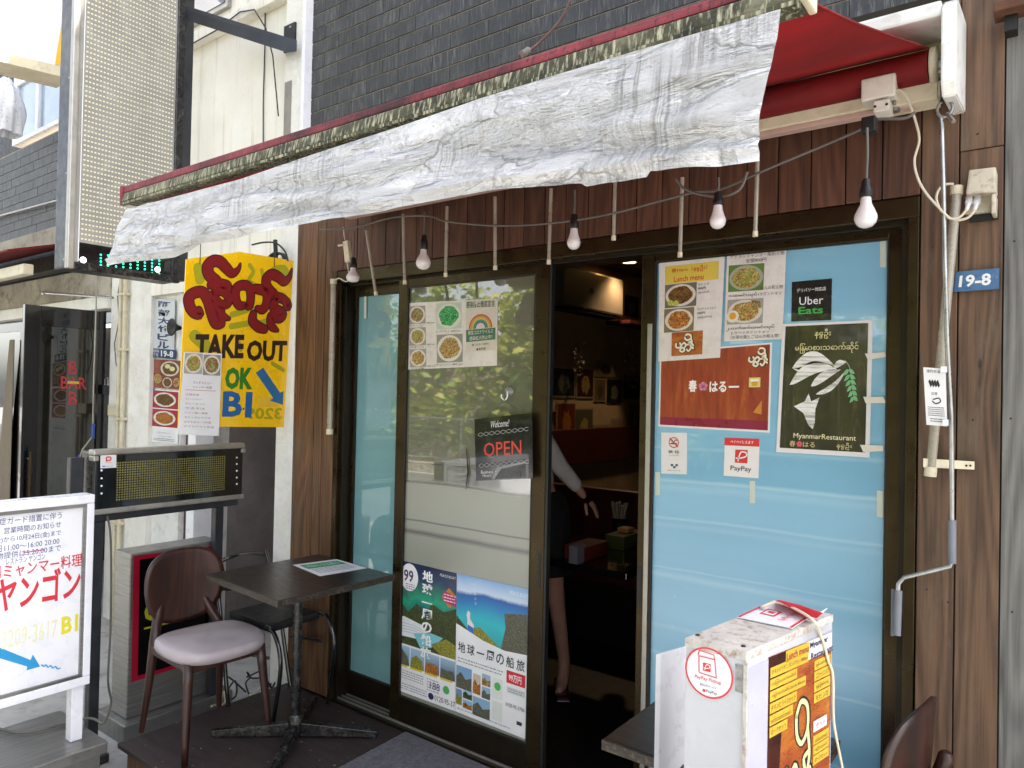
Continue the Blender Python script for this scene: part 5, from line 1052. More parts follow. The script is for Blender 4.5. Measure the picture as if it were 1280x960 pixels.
B('cable_coil', None, *[('tube', [P(344, 326, y=2.40)+Vector((.075*cos(t)*(1-.05*k), .01*k, .045*sin(t))) for t in [2*pi*i/20 for i in range(20)]], .006, M['black'], 6, False, True) for k in range(4)],
  ('tube', smooth(cab([(315, 306), (330, 303), (345, 304), (356, 314), (360, 326)], 2.38)), .005, M['black'], 6), ('tube', [P(345, 326, y=2.4), P(344, 300, y=2.4)], .012, M['black'], 8), label='coil of black cable hanging above the yellow sign', cat='cable coil')
# laminated menu hung in front of the yellow sign
s = sheet_px([(230, 440), (277.5, 442), (273.5, 545), (222.5, 543)], 'hanging_menu', 'laminated menu with two noodle photos hung over the yellow sign', 'menu', M['paperw'], x=XY+.012)
s.food(.03, .01, .49, .26, 'salad', '#a8a49c'); s.food(.51, .02, .97, .27, 'mixed', '#8f8a80')
for i, (t, c) in enumerate((('ランチメニュー', '#4a4a70'), ('ミャンマー料理', '#4a4a70'))): s.text(t, .28, .35+.055*i, .76, .38+.055*i, ink(c))
s.rect('red_rule', .1, .455, .88, .46, ink('#b04a4a'))
for i in range(8): s.text(['日替定食', 'チャーハンセット', 'カレーセット', 'やきそば', 'シャン麺と春巻', 'モヒンガとサラダ', 'おすすめコース料理', 'テイクアウト弁当'][i], .12, .50+.055*i, .45+.055*i+.02*(i % 3), .525+.055*i, ink(('#b06a6a', '#6a6a80')[i % 2]))
s.done()
# wall plates in the recess
yr = 2.535
s = sheet_px([(192, 373), (218.5, 375.5), (217, 440), (190, 436)], 'building_name_plate', 'white vertical name plate with dark blue characters on the recess wall', 'name plate', ink('#c9cdd2'), y=yr-.01, th=.006)
s.vert('阿部大竹ビル', .24, .04, .80, .985, ink('#1a2a5a'), bold=.03); s.done()
s = sheet_px([(188, 435), (219, 437.5), (219, 449), (188, 446)], 'address_plate', 'small blue address plate 19-8 under the white vertical name plate', 'number plate', ink('#1f3560'), y=yr-.012, th=.004)
s.text('19-8', .44, .15, .93, .85, ink('#dfe3e8'), bold=.03); s.text('高田馬場', .04, .12, .36, .45, ink('#dfe3e8')); s.text('一丁目', .04, .55, .32, .88, ink('#dfe3e8')); s.done()
s = sheet_px([(191.5, 449), (226, 451), (224, 487), (190, 484)], 'food_poster', 'food photo sheet of dark curry bowls on the white recess wall', 'poster', ink('#8a4a34'), y=yr-.004)
s.food(.28, .02, .98, .58, 'curry', '#7a3c2a', '#c9c4b4'); s.food(.05, .5, .36, .86, 'noodle', '#7a3c2a', '#b0955a'); s.food(.38, .6, .75, .98, 'curry', '#7a3c2a', '#c9c4b4'); s.food(.78, .6, .99, .92, 'fried', '#7a3c2a', '#b0a48c'); s.disc('egg', .55, .22, .1, .08, ink('#d9cf9a'), .0014, 12); s.disc('egg', .72, .3, .1, .08, ink('#d9cf9a'), .0014, 12); s.done()
s = sheet_px([(189, 486), (224, 489), (222, 555), (187, 552)], 'food_poster', 'food photo sheet with two plates on red squares above small print', 'poster', M['paperw'], y=yr-.004)
for v0, k in ((.02, 'curry'), (.37, 'fried')): s.rect('photo_ground', .04, v0, .98, v0+.33, ink('#a0202c')); s.food(.1, v0+.02, .92, v0+.31, k, '#a0202c', '#dcd8d0')
s.text('ランチセット', .3, .80, .75, .825, BK); s.text('（11:00～14:30）', .35, .87, .8, .89, BK); fine_lines(s, 'fine_print', .15, .92, .9, 2, .03, ink('#555560'), seed=31); s.done()
sheet_px([(184, 484), (193, 485), (193, 488.5), (184, 487.5)], 'tape_strip', 'small blue tape strip between the two food photo sheets', 'tape', ink('#3a74b8'), y=yr-.006, th=.0004)
B('door_bell_horn', None, ('lathe', [(.012, 0), (.02, -.02), (.03, -.04), (.055, -.06), (.06, -.064), (.055, -.068), (.02, -.05), (.001, -.05)], P(226, 410, y=2.53), (0, 1, 0), M['black'], 20), label='round black lamp on the recess wall behind the yellow sign', cat='lamp')
# tall LED sign, square to the facade
XS = -4.10; la, lb = P(84, 335, x=XS), P(223, 352, x=XS); y0s, y1s, z0s, z1s = la.y, lb.y, P(84, 334, x=XS).z, 4.5
ls = thing('tall_led_sign', (XS-.1, (y0s+y1s)/2, z0s), 'tall projecting LED sign with a perforated looking face and lit green dots at its foot', 'LED sign')
mb = MB(); mb.box((XS-.17, y0s, z0s), (XS-.012, y1s, z1s), M['frame_g'], .012); mb.build('housing', ls)
mb = MB()
for a in ((y0s-.004, y0s+.03), (y1s-.045, y1s+.004)): mb.box((XS-.03, a[0], z0s-.004), (XS+.006, a[1], z1s), M['alu' if a[0] < y0s else 'blackpaint'], .006)
mb.box((XS-.029, y0s+.03, z0s-.004), (XS+.005, y1s-.045, z0s+.035), M['blackpaint'], .005); mb.build('bezel', ls)
B('face_panel', ls, ('box', (XS-.0119, y0s+.03, z0s+.035), (XS-.004, y1s-.045, z1s), M['ledface']))
B('lower_panel', ls, ('box', (XS-.0039, y0s+.055, z0s+.036), (XS-.002, y1s-.046, P(120, 306, x=XS).z), M['ledface2']))
B('acrylic_edge', ls, ('box', (XS-.0035, y0s+.050, z0s+.04), (XS-.001, y0s+.0535, z1s), M['cleanwhite']))
mb = MB(); ny, dz = 27, .026; yy0, yy1 = y0s+.068, y1s-.062; zf = P(120, 306, x=XS).z
for j in range(int((z1s-zf-.05)/dz)):
    for i in range(ny):
        y = yy0+(yy1-yy0)*i/(ny-1); z = zf+.02+j*dz; mb.faces([(XS-.0025, y-.0052, z-.004), (XS-.0025, y+.0052, z-.004), (XS-.0025, y+.0052, z+.004), (XS-.0025, y-.0052, z+.004)], [(0, 1, 2, 3)], M['led_off'])
mb.build('led_grid', ls, kind='stuff')
mb = MB()
for i, c0 in enumerate((128, 137, 147, 156, 165, 174, 183, 192, 201)):
    for j in range(5):
        p = P(c0-2, 318.5+j*4.2+(c0-128)*.10, x=XS-.001)
        if i == 0 or j < 5: mb.lathe([(.0050, 0), (.001, .004)], p+Vector((.001, 0, 0)), (1, 0, 0), M['led_on'], 6)
mb.build('lit_led_grid', ls, kind='stuff')
for c in ((104, 325), (197, 337)): B('white_indicator', ls, ('lathe', [(.016, 0), (.012, .005), (.001, .008)], P(*c, x=XS-.002), (1, 0, 0), M['led_w'], 12))
for z in (2.15, 2.6, 3.1, 3.6): B('screw', ls, ('lathe', [(.006, 0), (.004, .003)], (XS-.04, y0s-.001, z), (0, -1, 0), M['steel'], 8))
B('mounting_bracket', ls, ('box', (XS-.14, y1s+.001, z0s+.02), (XS-.03, y1s+.07, z1s), M['frame_g'], .003))
sa = thing('sign_support_arm', tuple(P(370, 50, y=2.43)), 'dark steel arm from the white column to the tall LED sign', 'bracket')
a, b = P(229, 15, x=XS-.02), P(365, 58, y=2.40)
B('arm', sa, ('beam', a, b, (.0, .0, .032), (.028, .012, 0), M['frame_g'], .003)); B('wall_plate', sa, ('box', tuple(P(354, 66, y=2.441)), tuple(P(371, 28, y=2.4545)), M['frame_g'], .002)); B('bolt', sa, *[('lathe', [(.008, 0), (.006, .006)], P(363, py, y=2.44), (0, -1, 0), M['steel'], 6) for py in (34, 62)])
# small LED board on a steel stand
XD = -3.5; q0, q1 = P(118, 565, x=XD), P(305, 555, x=XD); q2 = P(118, 641, x=XD); yD0, yD1 = q0.y, q1.y; zD0, zD1 = q2.z, P(210, 560, x=XD).z
ld = thing('led_message_board', (XD-.07, (yD0+yD1)/2, GZ), 'low black LED message board with rows of yellow dots on a dark steel stand', 'LED board')
B('housing', ld, ('box', (XD-.13, yD0, zD0-.01), (XD-.006, yD1, zD1), M['blackpaint'], .012))
mb = MB(); mb.box((XD-.05, yD0-.006, zD1-.02), (XD+.006, yD1+.004, zD1+.008), M['alu'], .008); mb.box((XD-.045, yD0-.006, zD0-.012), (XD+.006, yD1+.004, zD0+.014), M['alu'], .006); mb.build('bezel', ld)
for a in (yD0-.006, yD1-.018): B('corner_cap', ld, ('box', (XD-.045, a, zD1-.045), (XD+.009, a+.024, zD1-.0205), M['alu'], .005))
B('face_panel', ld, ('box', (XD-.0059, yD0+.004, zD0+.014), (XD+.001, yD1-.006, zD1-.02), M['ledface2'], .001))
g0, g1, g2 = P(147.5, 575, x=XD+.003), P(281, 571, x=XD+.003), P(147.5, 621, x=XD+.003); mb = MB()
for i in range(48):
    for j in range(16):
        y = g0.y+(g1.y-g0.y)*i/47; z = (g1.z+.002)+(g2.z-g0.z)*j/15; mb.faces([(XD+.0022, y-.0036, z-.0036), (XD+.0022, y+.0036, z-.0036), (XD+.0022, y+.0036, z+.0036), (XD+.0022, y-.0036, z+.0036)], [(0, 1, 2, 3)], M['led_off2'])
mb.build('led_grid', ld, kind='stuff')
mb = MB()
for px, ys_ in ((127, (588, 598, 607.5, 617)), (296, (572, 580, 588.5, 597, 605))):
    for py in ys_: p = P(px, py, x=XD+.002); mb.lathe([(.005, 0), (.003, .002)], p, (1, 0, 0), M['cleanwhite'], 8)
mb.build('indicator_dots', ld, kind='stuff')
st_ = B('stand', ld, ('box', (XD-.10, yD0-.05, zD0-.055), (XD-.06, yD1+.01, zD0-.0105), M['frame_g'], .003), ('box', (XD-.11, yD0-.07, zD0-.05), (XD-.07, yD0-.012, zD1-.03), M['frame_g'], .003))
for y in (yD0+.03, yD1-.12): B('leg', ld, ('box', (XD-.10, y, GZ+.001), (XD-.055, y+.045, zD0-.0555), M['frame_g'], .003))
B('foot', ld, ('box', (XD-.25, yD0+.02, GZ+.002), (XD+.05, yD0+.08, GZ+.04), M['frame_g'], .003)); 
s = Sheet(P(125.5, 566, x=XD+.0035), P(145.5, 566, x=XD+.0035), P(145.5, 584.5, x=XD+.0035), P(125.5, 585.5, x=XD+.0035), 'payment_sticker', 'little white payment sticker in the corner of the low LED board', 'sticker', ink('#dedee0'), th=.0008)
s.rect('red_heading', .6, 0, 1, .14, PR); s.stroke('logo', [(.38, .55), (.38, .3), (.62, .3), (.62, .48), (.45, .5)], .006, PR); s.text('PayPay', .3, .6, .72, .68, PR); s.rect('blue_mark', .12, .84, .28, .92, ink('#2a7ac0')); s.text('微信支付 WeChat', .32, .84, .85, .92, ink('#5a7a9a')); s.done()
B('maker_badge', ld, ('box', tuple(P(115, 609, x=XD-.02)-Vector((0, .004, 0))), tuple(P(118, 594, x=XD-.02)-Vector((0, -.004, 0))), ink('#a02a4a')))
B('power_cord', None, ('tube', smooth([P(134, 645, x=XD-.03), P(138, 668, x=XD-.03), P(139, 720, x=XD-.04), P(138, 790, x=XD-.04), P(135, 850, x=XD-.03), P(139, 880, x=XD-.03), P(130, 905, x=XD)]), .005, M['cordg'], 6), label='grey power cord running down the left leg of the low LED board', cat='cord')
# stainless light box behind the chair
XT = -3.62; a, b = P(163, 690, x=XT), P(276, 677, x=XT); c, d = P(163, 897, x=XT), P(276, 860, x=XT)
tb_ = thing('steel_sign_box', (XT-.07, (a.y+b.y)/2, GZ), 'brushed steel floor sign with a black panel framed in red behind the chair', 'sign box')
y0, y1 = a.y, b.y; z1 = (a.z+b.z)/2; z0 = (c.z+d.z)/2
B('cabinet', tb_, ('box', (XT-.16, y0, z0), (XT, y1, z1), M['steel'], .006)); B('base', tb_, ('box', (XT-.24, y0-.04, GZ+.001), (XT+.07, y1+.05, z0-.001), M['steel_h'], .006))
s = Sheet(P(167, 695, x=XT+.002), P(270, 682, x=XT+.002), P(270, 820, x=XT+.002), P(164, 853, x=XT+.002), 'sign_panel', None, None, ink('#a3132f', .3), th=.0018, parent=tb_)
s.rect('black_panel', .07, .035, .93, .965, ink('#070709', .2)); YL = ink('#b8b828'); s.text('COZIAS', .13, .38, .85, .545, YL, bold=.045, shear=.1); s.rect('lettering', .13, .59, .50, .605, YL, .001); s.text('Tel 03-3203-3117', .53, .565, .88, .592, YL, bold=.01); s.done()
# white lit stand sign, left
XW = -3.2; a, b = P(-60, 622, x=XW), P(119, 618, x=XW); c = P(113, 858, x=XW); y0, y1, z1, z0 = P(-330, 620, x=XW).y, b.y, b.z, c.z+.012
sg = thing('white_stand_sign', (XW, (y0+y1)/2, GZ), 'white framed stand sign with red and yellow Japanese lettering and a blue arrow', 'stand sign')
fw = .035
mb = MB(); mb.box((XW-.09, y0, z1-fw), (XW, y1, z1), M['cleanwhite'], .004); mb.box((XW-.09, y0, z0), (XW, y1, z0+fw), M['cleanwhite'], .004); mb.box((XW-.089, y1-fw*.8, z0+fw+.001), (XW-.001, y1, z1-fw-.001), M['cleanwhite'], .003); mb.box((XW-.089, y0, z0+fw+.001), (XW-.001, y0+fw*.8, z1-fw-.001), M['cleanwhite'], .003); mb.build('frame', sg)
B('inner_trim', sg, ('box', (XW-.030, y0+fw*.8, z1-fw-.014), (XW-.004, y1-fw*.8, z1-fw), M['steel_h']), ('box', (XW-.030, y1-fw*.8-.012, z0+fw+.012), (XW-.004, y1-fw*.8, z1-fw-.0145), M['steel']), ('box', (XW-.030, y0+fw*.8, z0+fw), (XW-.004, y1-fw*.8, z0+fw+.0115), M['steel_h']))
Yl, Yr, Zt, Zb = y0+fw*.8, y1-fw*.8-.012, z1-fw-.014, z0+fw+.012
s = Sheet((XW-.016, Yl, Zt), (XW-.016, Yr, Zt), (XW-.016, Yr, Zb), (XW-.016, Yl, Zb), 'sign_face', None, None, M['cleanwhite'], th=.01, parent=sg)
NV = ink('#33407a'); RE = ink('#d3323c')
for t, x0_, y0_, x1_, y1_ in (('感染症ガード措置に伴う', -20, 650, 77, 648), ('営業時間のお知らせ', 5, 659.5, 76, 659), ('1日(金)から10月24日(金)まで', -20, 674, 76, 670), ('平日11:00～16:00 20:00', -15, 684, 74, 680), ('飲物提供は5:20:00まで', -15, 693, 76, 688.5), ('レストラン ヤンゴン', 8, 698, 56, 699)):
    s.tpx(t, x0_, y0_, x1_, y1_, NV)
s.tpx('高田馬場ミャンマー料理', -62, 716, 102, 707.5, RE, bold=.01); s.rect('underline', *s.uv(30, 690), s.uv(56, 690)[0], s.uv(30, 690)[1]+.006, ink('#d04a8a'), .0008)
s.tpx('レストランヤンゴン', -165, 748, 100, 746, RE, bold=.025); s.tpx('03-3209-3617', -22, 794, 71, 796, ink('#ece9bc')); s.tpx('B1', 77, 771.5, 97, 788.5, ink('#e6dc1e'), bold=.03)
bl2 = ink('#2f9ad2'); ar = [s.uv(*q) for q in ((-60, 785), (38, 825), (41, 818), (50, 833), (33, 838), (34, 833), (-60, 805))]; s.poly('arrow', ar, bl2, .0009)
s.stroke('wavy_line', [s.uv(x, y) for x, y in ((52, 831), (55, 833), (57, 831), (60, 834), (63, 832), (66, 835), (69, 833), (72, 836), (75, 835))], .005, bl2); s.done()
for y in (y1-.06, y1-.75): B('leg', sg, ('box', (XW-.07, y, .035), (XW-.02, y+.045, z0-.001), M['cleanwhite'], .003))
pc = P(135, 925, z=.04)
B('plinth', sg, ('box', (XW-.38, y0-.1, -.01), (pc.x, pc.y, .034), M['steel_h'], .004)); B('plinth_body', sg, ('box', (XW-.36, y0-.08, -.15), (pc.x-.02, pc.y-.02, -.0105), M['steel_h'], .003))
for y in (pc.y-.08, pc.y-.8): B('caster', sg, ('lathe', [(.032, -.012), (.035, -.008), (.035, .008), (.032, .012)], (pc.x-.05, y, GZ+.036), (1, 0, 0), M['steel'], 14), ('box', (pc.x-.075, y-.02, GZ+.04), (pc.x-.07, y+.02, -.1505), M['steel']), ('box', (pc.x-.03, y-.02, GZ+.04), (pc.x-.025, y+.02, -.1505), M['steel']))
B('power_cord', None, ('tube', smooth([P(-20, 905, z=.045), P(20, 916, z=.045), P(50, 912, z=.045), P(80, 905, z=.045), P(112, 898, z=.05), P(128, 905, z=.05)]), .006, M['cordg'], 8), label='grey cord lying across the steel plinth of the white stand sign', cat='cord')
# ================================================================== CHAIR, TABLE
def loft(s, rings, m): n = len(rings[0]); s.faces([p for r in rings for p in r], [(i*n+k, i*n+(k+1) % n, (i+1)*n+(k+1) % n, (i+1)*n+k) for i in range(len(rings)-1) for k in range(n)]+[tuple(range(n))[::-1], tuple(range((len(rings)-1)*n, len(rings)*n))], m, True)
def make_chair(label):
    """local frame: seat centre at x=0, faces +x, floor at 0; then placed"""
    t = bpy.data.objects.new('dining_chair', None); COL.objects.link(t); ORI[t.name] = Vector((0, 0, 0)); tag(t, label, 'chair', 'walnut chairs with round backs'); wd = M['chairwood']
    rings = []
    for k, (z, sc_) in enumerate(((.405, .90), (.408, .97), (.42, 1.0), (.442, .99), (.456, .93), (.463, .80), (.466, .5), (.467, .1))):
        r = []
        for i in range(36):
            a = 2*pi*i/36; ca, sa_ = cos(a), sin(a); e = .62; hx_ = .215 if ca > 0 else .205; wy = .215-(.025 if ca < 0 else 0)*abs(ca)
            r.append((hx_*math.copysign(abs(ca)**e, ca)*sc_+.005, wy*math.copysign(abs(sa_)**e, sa_)*sc_, z-.012*(1-abs(sa_)**2)*(sc_ < .99)))
        rings.append(r)
    m = MB(); loft(m, rings, M['seat']); m.build('seat', t)
    def leg(x, y, xb, yb, r0, r1):
        m = MB(); 
        rr = [[(x+(xb-x)*k/5+cos(a)*(r0+(r1-r0)*k/5)*.9, y+(yb-y)*k/5+sin(a)*(r0+(r1-r0)*k/5)*1.1, .405-.401*k/5) for a in [2*pi*j/10 for j in range(10)]] for k in range(6)]
        loft(m, rr, wd); return m.build('leg', t)
    leg(.155, .165, .20, .195, .021, .012); leg(.155, -.165, .20, -.195, .021, .012)
    for sg_ in (1, -1):       # rear leg sweeps up into the back post
        pts = [(-.235, .185*sg_, .004), (-.21, .17*sg_, .2), (-.195, .155*sg_, .41), (-.235, .125*sg_, .50), (-.278, .09*sg_, .60), (-.296, .085*sg_, .665)]
        B('leg', t, ('tube', smooth([Vector(p) for p in pts], 4), [.012+.010*min(i/8, 1)-(.004*max(0, (i-12)/9))-(.008 if i == 20 else 0) for i in range(21)], wd, 10))
    B('seat_frame', t, ('box', (-.185, -.175, .365), (.17, -.155, .404), wd, .004), ('box', (-.185, .155, .365), (.17, .175, .404), wd, .004), ('box', (.15, -.155, .365), (.17, .155, .404), wd, .004), ('box', (-.19, -.155, .365), (-.17, .155, .404), wd, .004))
    def back(th):
        def f(u, v):
            a = 2*pi*u; rr_ = v; e = .72; y = .190*math.copysign(abs(cos(a))**e, cos(a))*rr_; z = .172*math.copysign(abs(sin(a))**e, sin(a))*rr_
            zc = .632; y2 = y*(1-.10*(z < 0)*abs(z)/.15); return (-.262+.9*y2*y2+.10*(.15-z)*.6-th, y2, zc+z)
        return f
    m = MB(); m.grid(back(0), 48, 8, wd); m.grid(back(.011), 48, 8, wd); fa, fb = back(0), back(.011)
    m.faces([fa(i/48, 1) for i in range(48)]+[fb(i/48, 1) for i in range(48)], [(i, (i+1) % 48, 48+(i+1) % 48, 48+i) for i in range(48)], M['chairwood'], True); m.build('backrest', t, doubles=True)
    return t
ch1 = make_chair('walnut chair with a grey vinyl seat and round back beside the small table'); ch1.location = (-3.065, 1.815, DZ); ch1.rotation_euler = (0, 0, radians(-3))
ch2 = copy_tree(ch1, 'dark walnut chair seen edge on from behind at the lower right corner'); ch2.location = (-.533, 2.165, DZ); ch2.rotation_euler = (0, 0, radians(171))
# tables
TT = mix_hex('dark_worn_tabletop', '#1d1614', '#2a211d', .36, 4, 0, .06, 50, stretch=(1, 6, 1), dirt=.2, dirtc='#4b4038', coat_weight=.3, coat_roughness=.3)
TE = mix_hex('chipped_table_edge', '#1a1412', '#2c221c', .45, 30, 0, .3, 90, dirt=.7, dirtc='#7a6a54')
def make_table(x0, x1, y0, y1, label, zt=.655):
    cx, cy = (x0+x1)/2+.03, (y0+y1)/2-.03; t = thing('cafe_table', (cx, cy, DZ), label, 'table', 'dark square cafe tables')
    top = B('tabletop', t, ('box', (x0, y0, zt-.028), (x1, y1, zt), TT, .004)); B('edge_band', top, ('box', (x0-.003, y0-.003, zt-.027), (x0+.001, y1+.003, zt-.003), TE), ('box', (x0+.0011, y0-.003, zt-.027), (x1+.003, y0+.001, zt-.003), TE), ('box', (x1-.001, y0+.0011, zt-.027), (x1+.003, y1+.003, zt-.003), TE))
    B('column', t, ('tube', [(cx, cy, DZ+.05), (cx, cy, zt-.045)], .021, M['blackpaint'], 14), ('lathe', [(.034, 0), (.034, .07), (.026, .085)], (cx, cy, DZ+.02), (0, 0, 1), M['blackpaint'], 14)); B('top_plate', t, ('box', (cx-.12, cy-.12, zt-.045), (cx+.12, cy+.12, zt-.0285), M['blackpaint'], .003))
    for a in (45, 135, 225, 315):
        a = radians(a-2); d = Vector((cos(a), sin(a), 0)); n_ = Vector((-sin(a), cos(a), 0)); o = Vector((cx, cy, DZ))
        B('foot', t, ('hexa', [o+d*.028+n_*.02+Vector((0, 0, .012)), o+d*.028-n_*.02+Vector((0, 0, .012)), o+d*.028-n_*.016+Vector((0, 0, .07)), o+d*.028+n_*.016+Vector((0, 0, .07)), o+d*.37+n_*.018+Vector((0, 0, .006)), o+d*.37-n_*.018+Vector((0, 0, .006)), o+d*.37-n_*.014+Vector((0, 0, .032)), o+d*.37+n_*.014+Vector((0, 0, .032))], M['blackpaint'], .004))
        B('foot_pad', t, ('lathe', [(.014, 0), (.014, .006)], tuple(o+d*.35), (0, 0, 1), M['black'], 8))
    return t
tb1 = make_table(-3.075, -2.475, 1.79, 2.385, 'small dark square cafe table with a laminated card, on the deck at left', zt=.652); tb1.rotation_euler = (0, 0, radians(-4))
cz = .6535; cq = [P(366, 706, z=cz), P(421, 699, z=cz), P(459, 710, z=cz), P(400, 720, z=cz)]
s = Sheet(cq[0], cq[1], cq[2], cq[3], 'table_card', 'laminated card with a green heading lying on the small dark table', 'card', M['paperw'], th=.0008)
s.poly('green_band', [(.08, .12), (.92, .12), (.92, .45), (.08, .45)], ink('#3a9a6a')); s.text('MENU お品書き', .15, .18, .85, .38, ink('#e0ece4')); fine_lines(s, 'fine_print', .1, .52, .9, 4, .09, ink('#8a9aa0'), seed=41); s.done()
make_table(P(745, 930, z=.645).x, -.44, 1.60, 1.98, 'second dark cafe table mostly hidden behind the white light box', zt=.645)
# black tubular chair behind the table
bc = thing('metal_chair', (-3.1, 2.3, DZ), 'black tubular metal chair tucked behind the small table by the timber pillar', 'chair')
ya_, yb_ = 2.36, 2.02
Q = lambda px, py, y: P(px, py, y=y)
B('leg', bc, ('tube', [Q(332, 688, ya_), Q(348, 752, ya_), Q(363, 858, ya_)], .0105, M['blackgloss'], 10)); 
bl0 = Q(268, 705, 2.03)
B('leg', bc, ('tube', [bl0, Vector((bl0.x+.06, 2.03, .4)), Vector((bl0.x+.14, 2.04, DZ+.004))], .0105, M['blackgloss'], 10))
sr = [Q(399, 765, ya_), Q(411, 775, ya_), Q(418, 812, ya_), Vector((-2.905, 2.37, DZ+.004))]
B('leg', bc, ('tube', smooth(sr), .010, M['blackgloss'], 10)); B('leg', bc, ('tube', [Vector((q.x, 2.05, q.z)) for q in smooth(sr)], .010, M['blackgloss'], 10))
B('back_rail', bc, ('tube', smooth([bl0, Q(292, 695, 2.12), Q(312, 692, 2.25), Q(332, 693, ya_)]), .010, M['blackgloss'], 10)); B('back_rail', bc, ('tube', smooth([bl0+Vector((.02, 0, -.12)), Q(300, 736, 2.15), Q(322, 735, 2.28), Q(343, 735, ya_)]), .010, M['blackgloss'], 10))
zq = Q(360, 775, 2.2).z; B('seat', bc, ('box', (bl0.x+.09, 2.06, zq-.02), (sr[0].x+.02, 2.35, zq+.02), M['black'], .014)); B('stretcher', bc, ('tube', [Vector((-3.2, 2.36, zq-.16)), Vector((-2.95, 2.36, zq-.13))], .008, M['blackgloss'], 8), ('tube', [Vector((-3.2, 2.05, zq-.16)), Vector((-2.95, 2.05, zq-.13))], .008, M['blackgloss'], 8))
B('white_hanging_cord', None, ('tube', smooth([Vector((-3.75, 2.75, z)) + Vector((.012*sin(z*7), .01*cos(z*5), 0)) for z in (1.9, 1.3, 1.1, .8, .5, .3, .1, -.1)]), .0055, M['cord'], 8), ('box', (-3.76, 2.74, 1.02), (-3.745, 2.76, 1.12), M['cord'], .003), label='ivory cord hanging in the stair entrance below the yellow sign', cat='cord')
cb = thing('cord_tangle', (-3.4, 2.3, GZ), 'tangled black and white cords on the ground behind the deck', 'cords')
rg = random.Random(5)
for k in range(5):
    p = Vector((-3.55+rg.uniform(-.1, .1), 2.35+rg.uniform(-.12, .12), GZ+.02)); pts = [p]
    for i in range(7): p = p+Vector((rg.uniform(-.07, .07), rg.uniform(-.07, .07), 0)); p.z = GZ+.02+rg.uniform(0, .10); pts.append(p)
    B('cord', cb, ('tube', smooth(pts), .005, M['black'] if k < 3 else M['cord'], 6))
# ================================================================== WHITE LIGHT BOX, LOWER RIGHT
zT = 1.06; A_, B_, C_, D_ = [P(*q, z=zT) for q in ((857, 797), (933, 815), (1041, 768), (968, 753))]
dn = Vector((0, 0, 1)); lbx = thing('light_box_sign', ((A_.x+C_.x)/2, (A_.y+C_.y)/2, GZ), 'scuffed white upright light box with a lunch menu panel and red stickers', 'light box')
dirtw = mix_hex('scuffed_white_enamel', '#a9aab2', '#b9bac1', .35, 4, 0, .08, 30, dirt=.45, dirtc='#8f8c88')
edge = mix_hex('rusty_white_edge', '#aaa8a3', '#bfbcb8', .5, 20, 0, .3, 60, dirt=.95, dirtc='#7a5a40')
low = lambda p: Vector((p.x, p.y, GZ+.03))
B('body', lbx, ('hexa', [low(A_), low(B_), low(C_), low(D_), A_-dn*.004, B_-dn*.004, C_-dn*.004, D_-dn*.004], dirtw, .003))
cen = (A_+B_+C_+D_)/4; ex = lambda p, k=1.012: Vector((cen.x+(p.x-cen.x)*k, cen.y+(p.y-cen.y)*k, p.z))
B('lid', lbx, ('hexa', [ex(A_)-dn*.016, ex(B_)-dn*.016, ex(C_)-dn*.016, ex(D_)-dn*.016, ex(A_), ex(B_), ex(C_), ex(D_)], edge, .002))
B('corner_edge', lbx, ('beam', low(B_)+Vector((0, -.0015, 0)), B_-dn*.018+Vector((0, -.0015, 0)), (.003, 0, 0), (0, .003, 0), edge))
B('castor', lbx, *[('lathe', [(.02, -.01), (.02, .01)], (q.x*.9+cen.x*.1, q.y*.9+cen.y*.1, GZ+.016), (1, 0, 0), M['black'], 10) for q in (A_, B_, C_, D_)])
B('screw', lbx, *[('lathe', [(.0045, 0), (.004, .0015)], P(px, py, z=zT+.0002), (0, 0, 1), M['indark'], 8) for px, py in ((872, 794), (929, 808))])
rd_ = (C_-B_).normalized(); nR = Vector((rd_.y, -rd_.x, 0)); off = nR*.0012
f0 = B_+rd_*.004-dn*.03; f1 = C_-rd_*.004-dn*.03
B('side_panel', lbx, ('hexa', [f0+off*.2, f1+off*.2, Vector((f1.x, f1.y, GZ+.06))+off*.2, Vector((f0.x, f0.y, GZ+.06))+off*.2, f0+off, f1+off, Vector((f1.x, f1.y, GZ+.06))+off, Vector((f0.x, f0.y, GZ+.06))+off], mix_hex('lavender_white_acrylic', '#a5a5b8', '#b2b2c4', .2, 3, coat_weight=.5)))
class Dm: pass
def on_right(px, py, k=.0015):
    r = CR*((px-640)/FPX)-CU*((py-480)/FPX)+_f; o = Vector((0, 0, CH)); pl = B_+nR*k; t = (pl-o).dot(nR)/r.dot(nR); return o+r*t
m0, m1 = on_right(961, 822), on_right(1039.5, 790); HM = .36
s = Sheet(m0, m1, m1-dn*HM, m0-dn*HM, 'menu_panel', None, None, ORG, parent=lbx)
s.poly('dark_edge', [(0, 0), (.25, 0), (.12, 1), (0, 1)], mix_hex('maroon_print', '#2a100c', '#4a1c12', .3, 6), .0006)
YP = mix_hex('yellow_label_print', '#b89c34', '#c7ab3e', .35, 5)
def sp(px, py): 
    q = on_right(px, py); dd = q-m0; return dd.dot(m1-m0)/(m1-m0).length_squared, -dd.z/HM+((m1.z-m0.z)*dd.dot(m1-m0)/(m1-m0).length_squared)/HM
def lab(x0, y0, x1, y1, t=None, c='#8a3a1c', m=YP, h=.0009, bold=0):
    a, b = sp(x0, y0), sp(x1, y1); s.rect('yellow_label', a[0], a[1], b[0], b[1], m, h)
    if t: s.text(t, a[0]+.03*(b[0]-a[0]), a[1]+.2*(b[1]-a[1]), b[0]-.03*(b[0]-a[0]), b[1]-.15*(b[1]-a[1]), ink(c), h=h+.0004, bold=bold)
s.rect('white_heading', .56, .0, 1, .10, ink('#dcd8d4'), .0007)
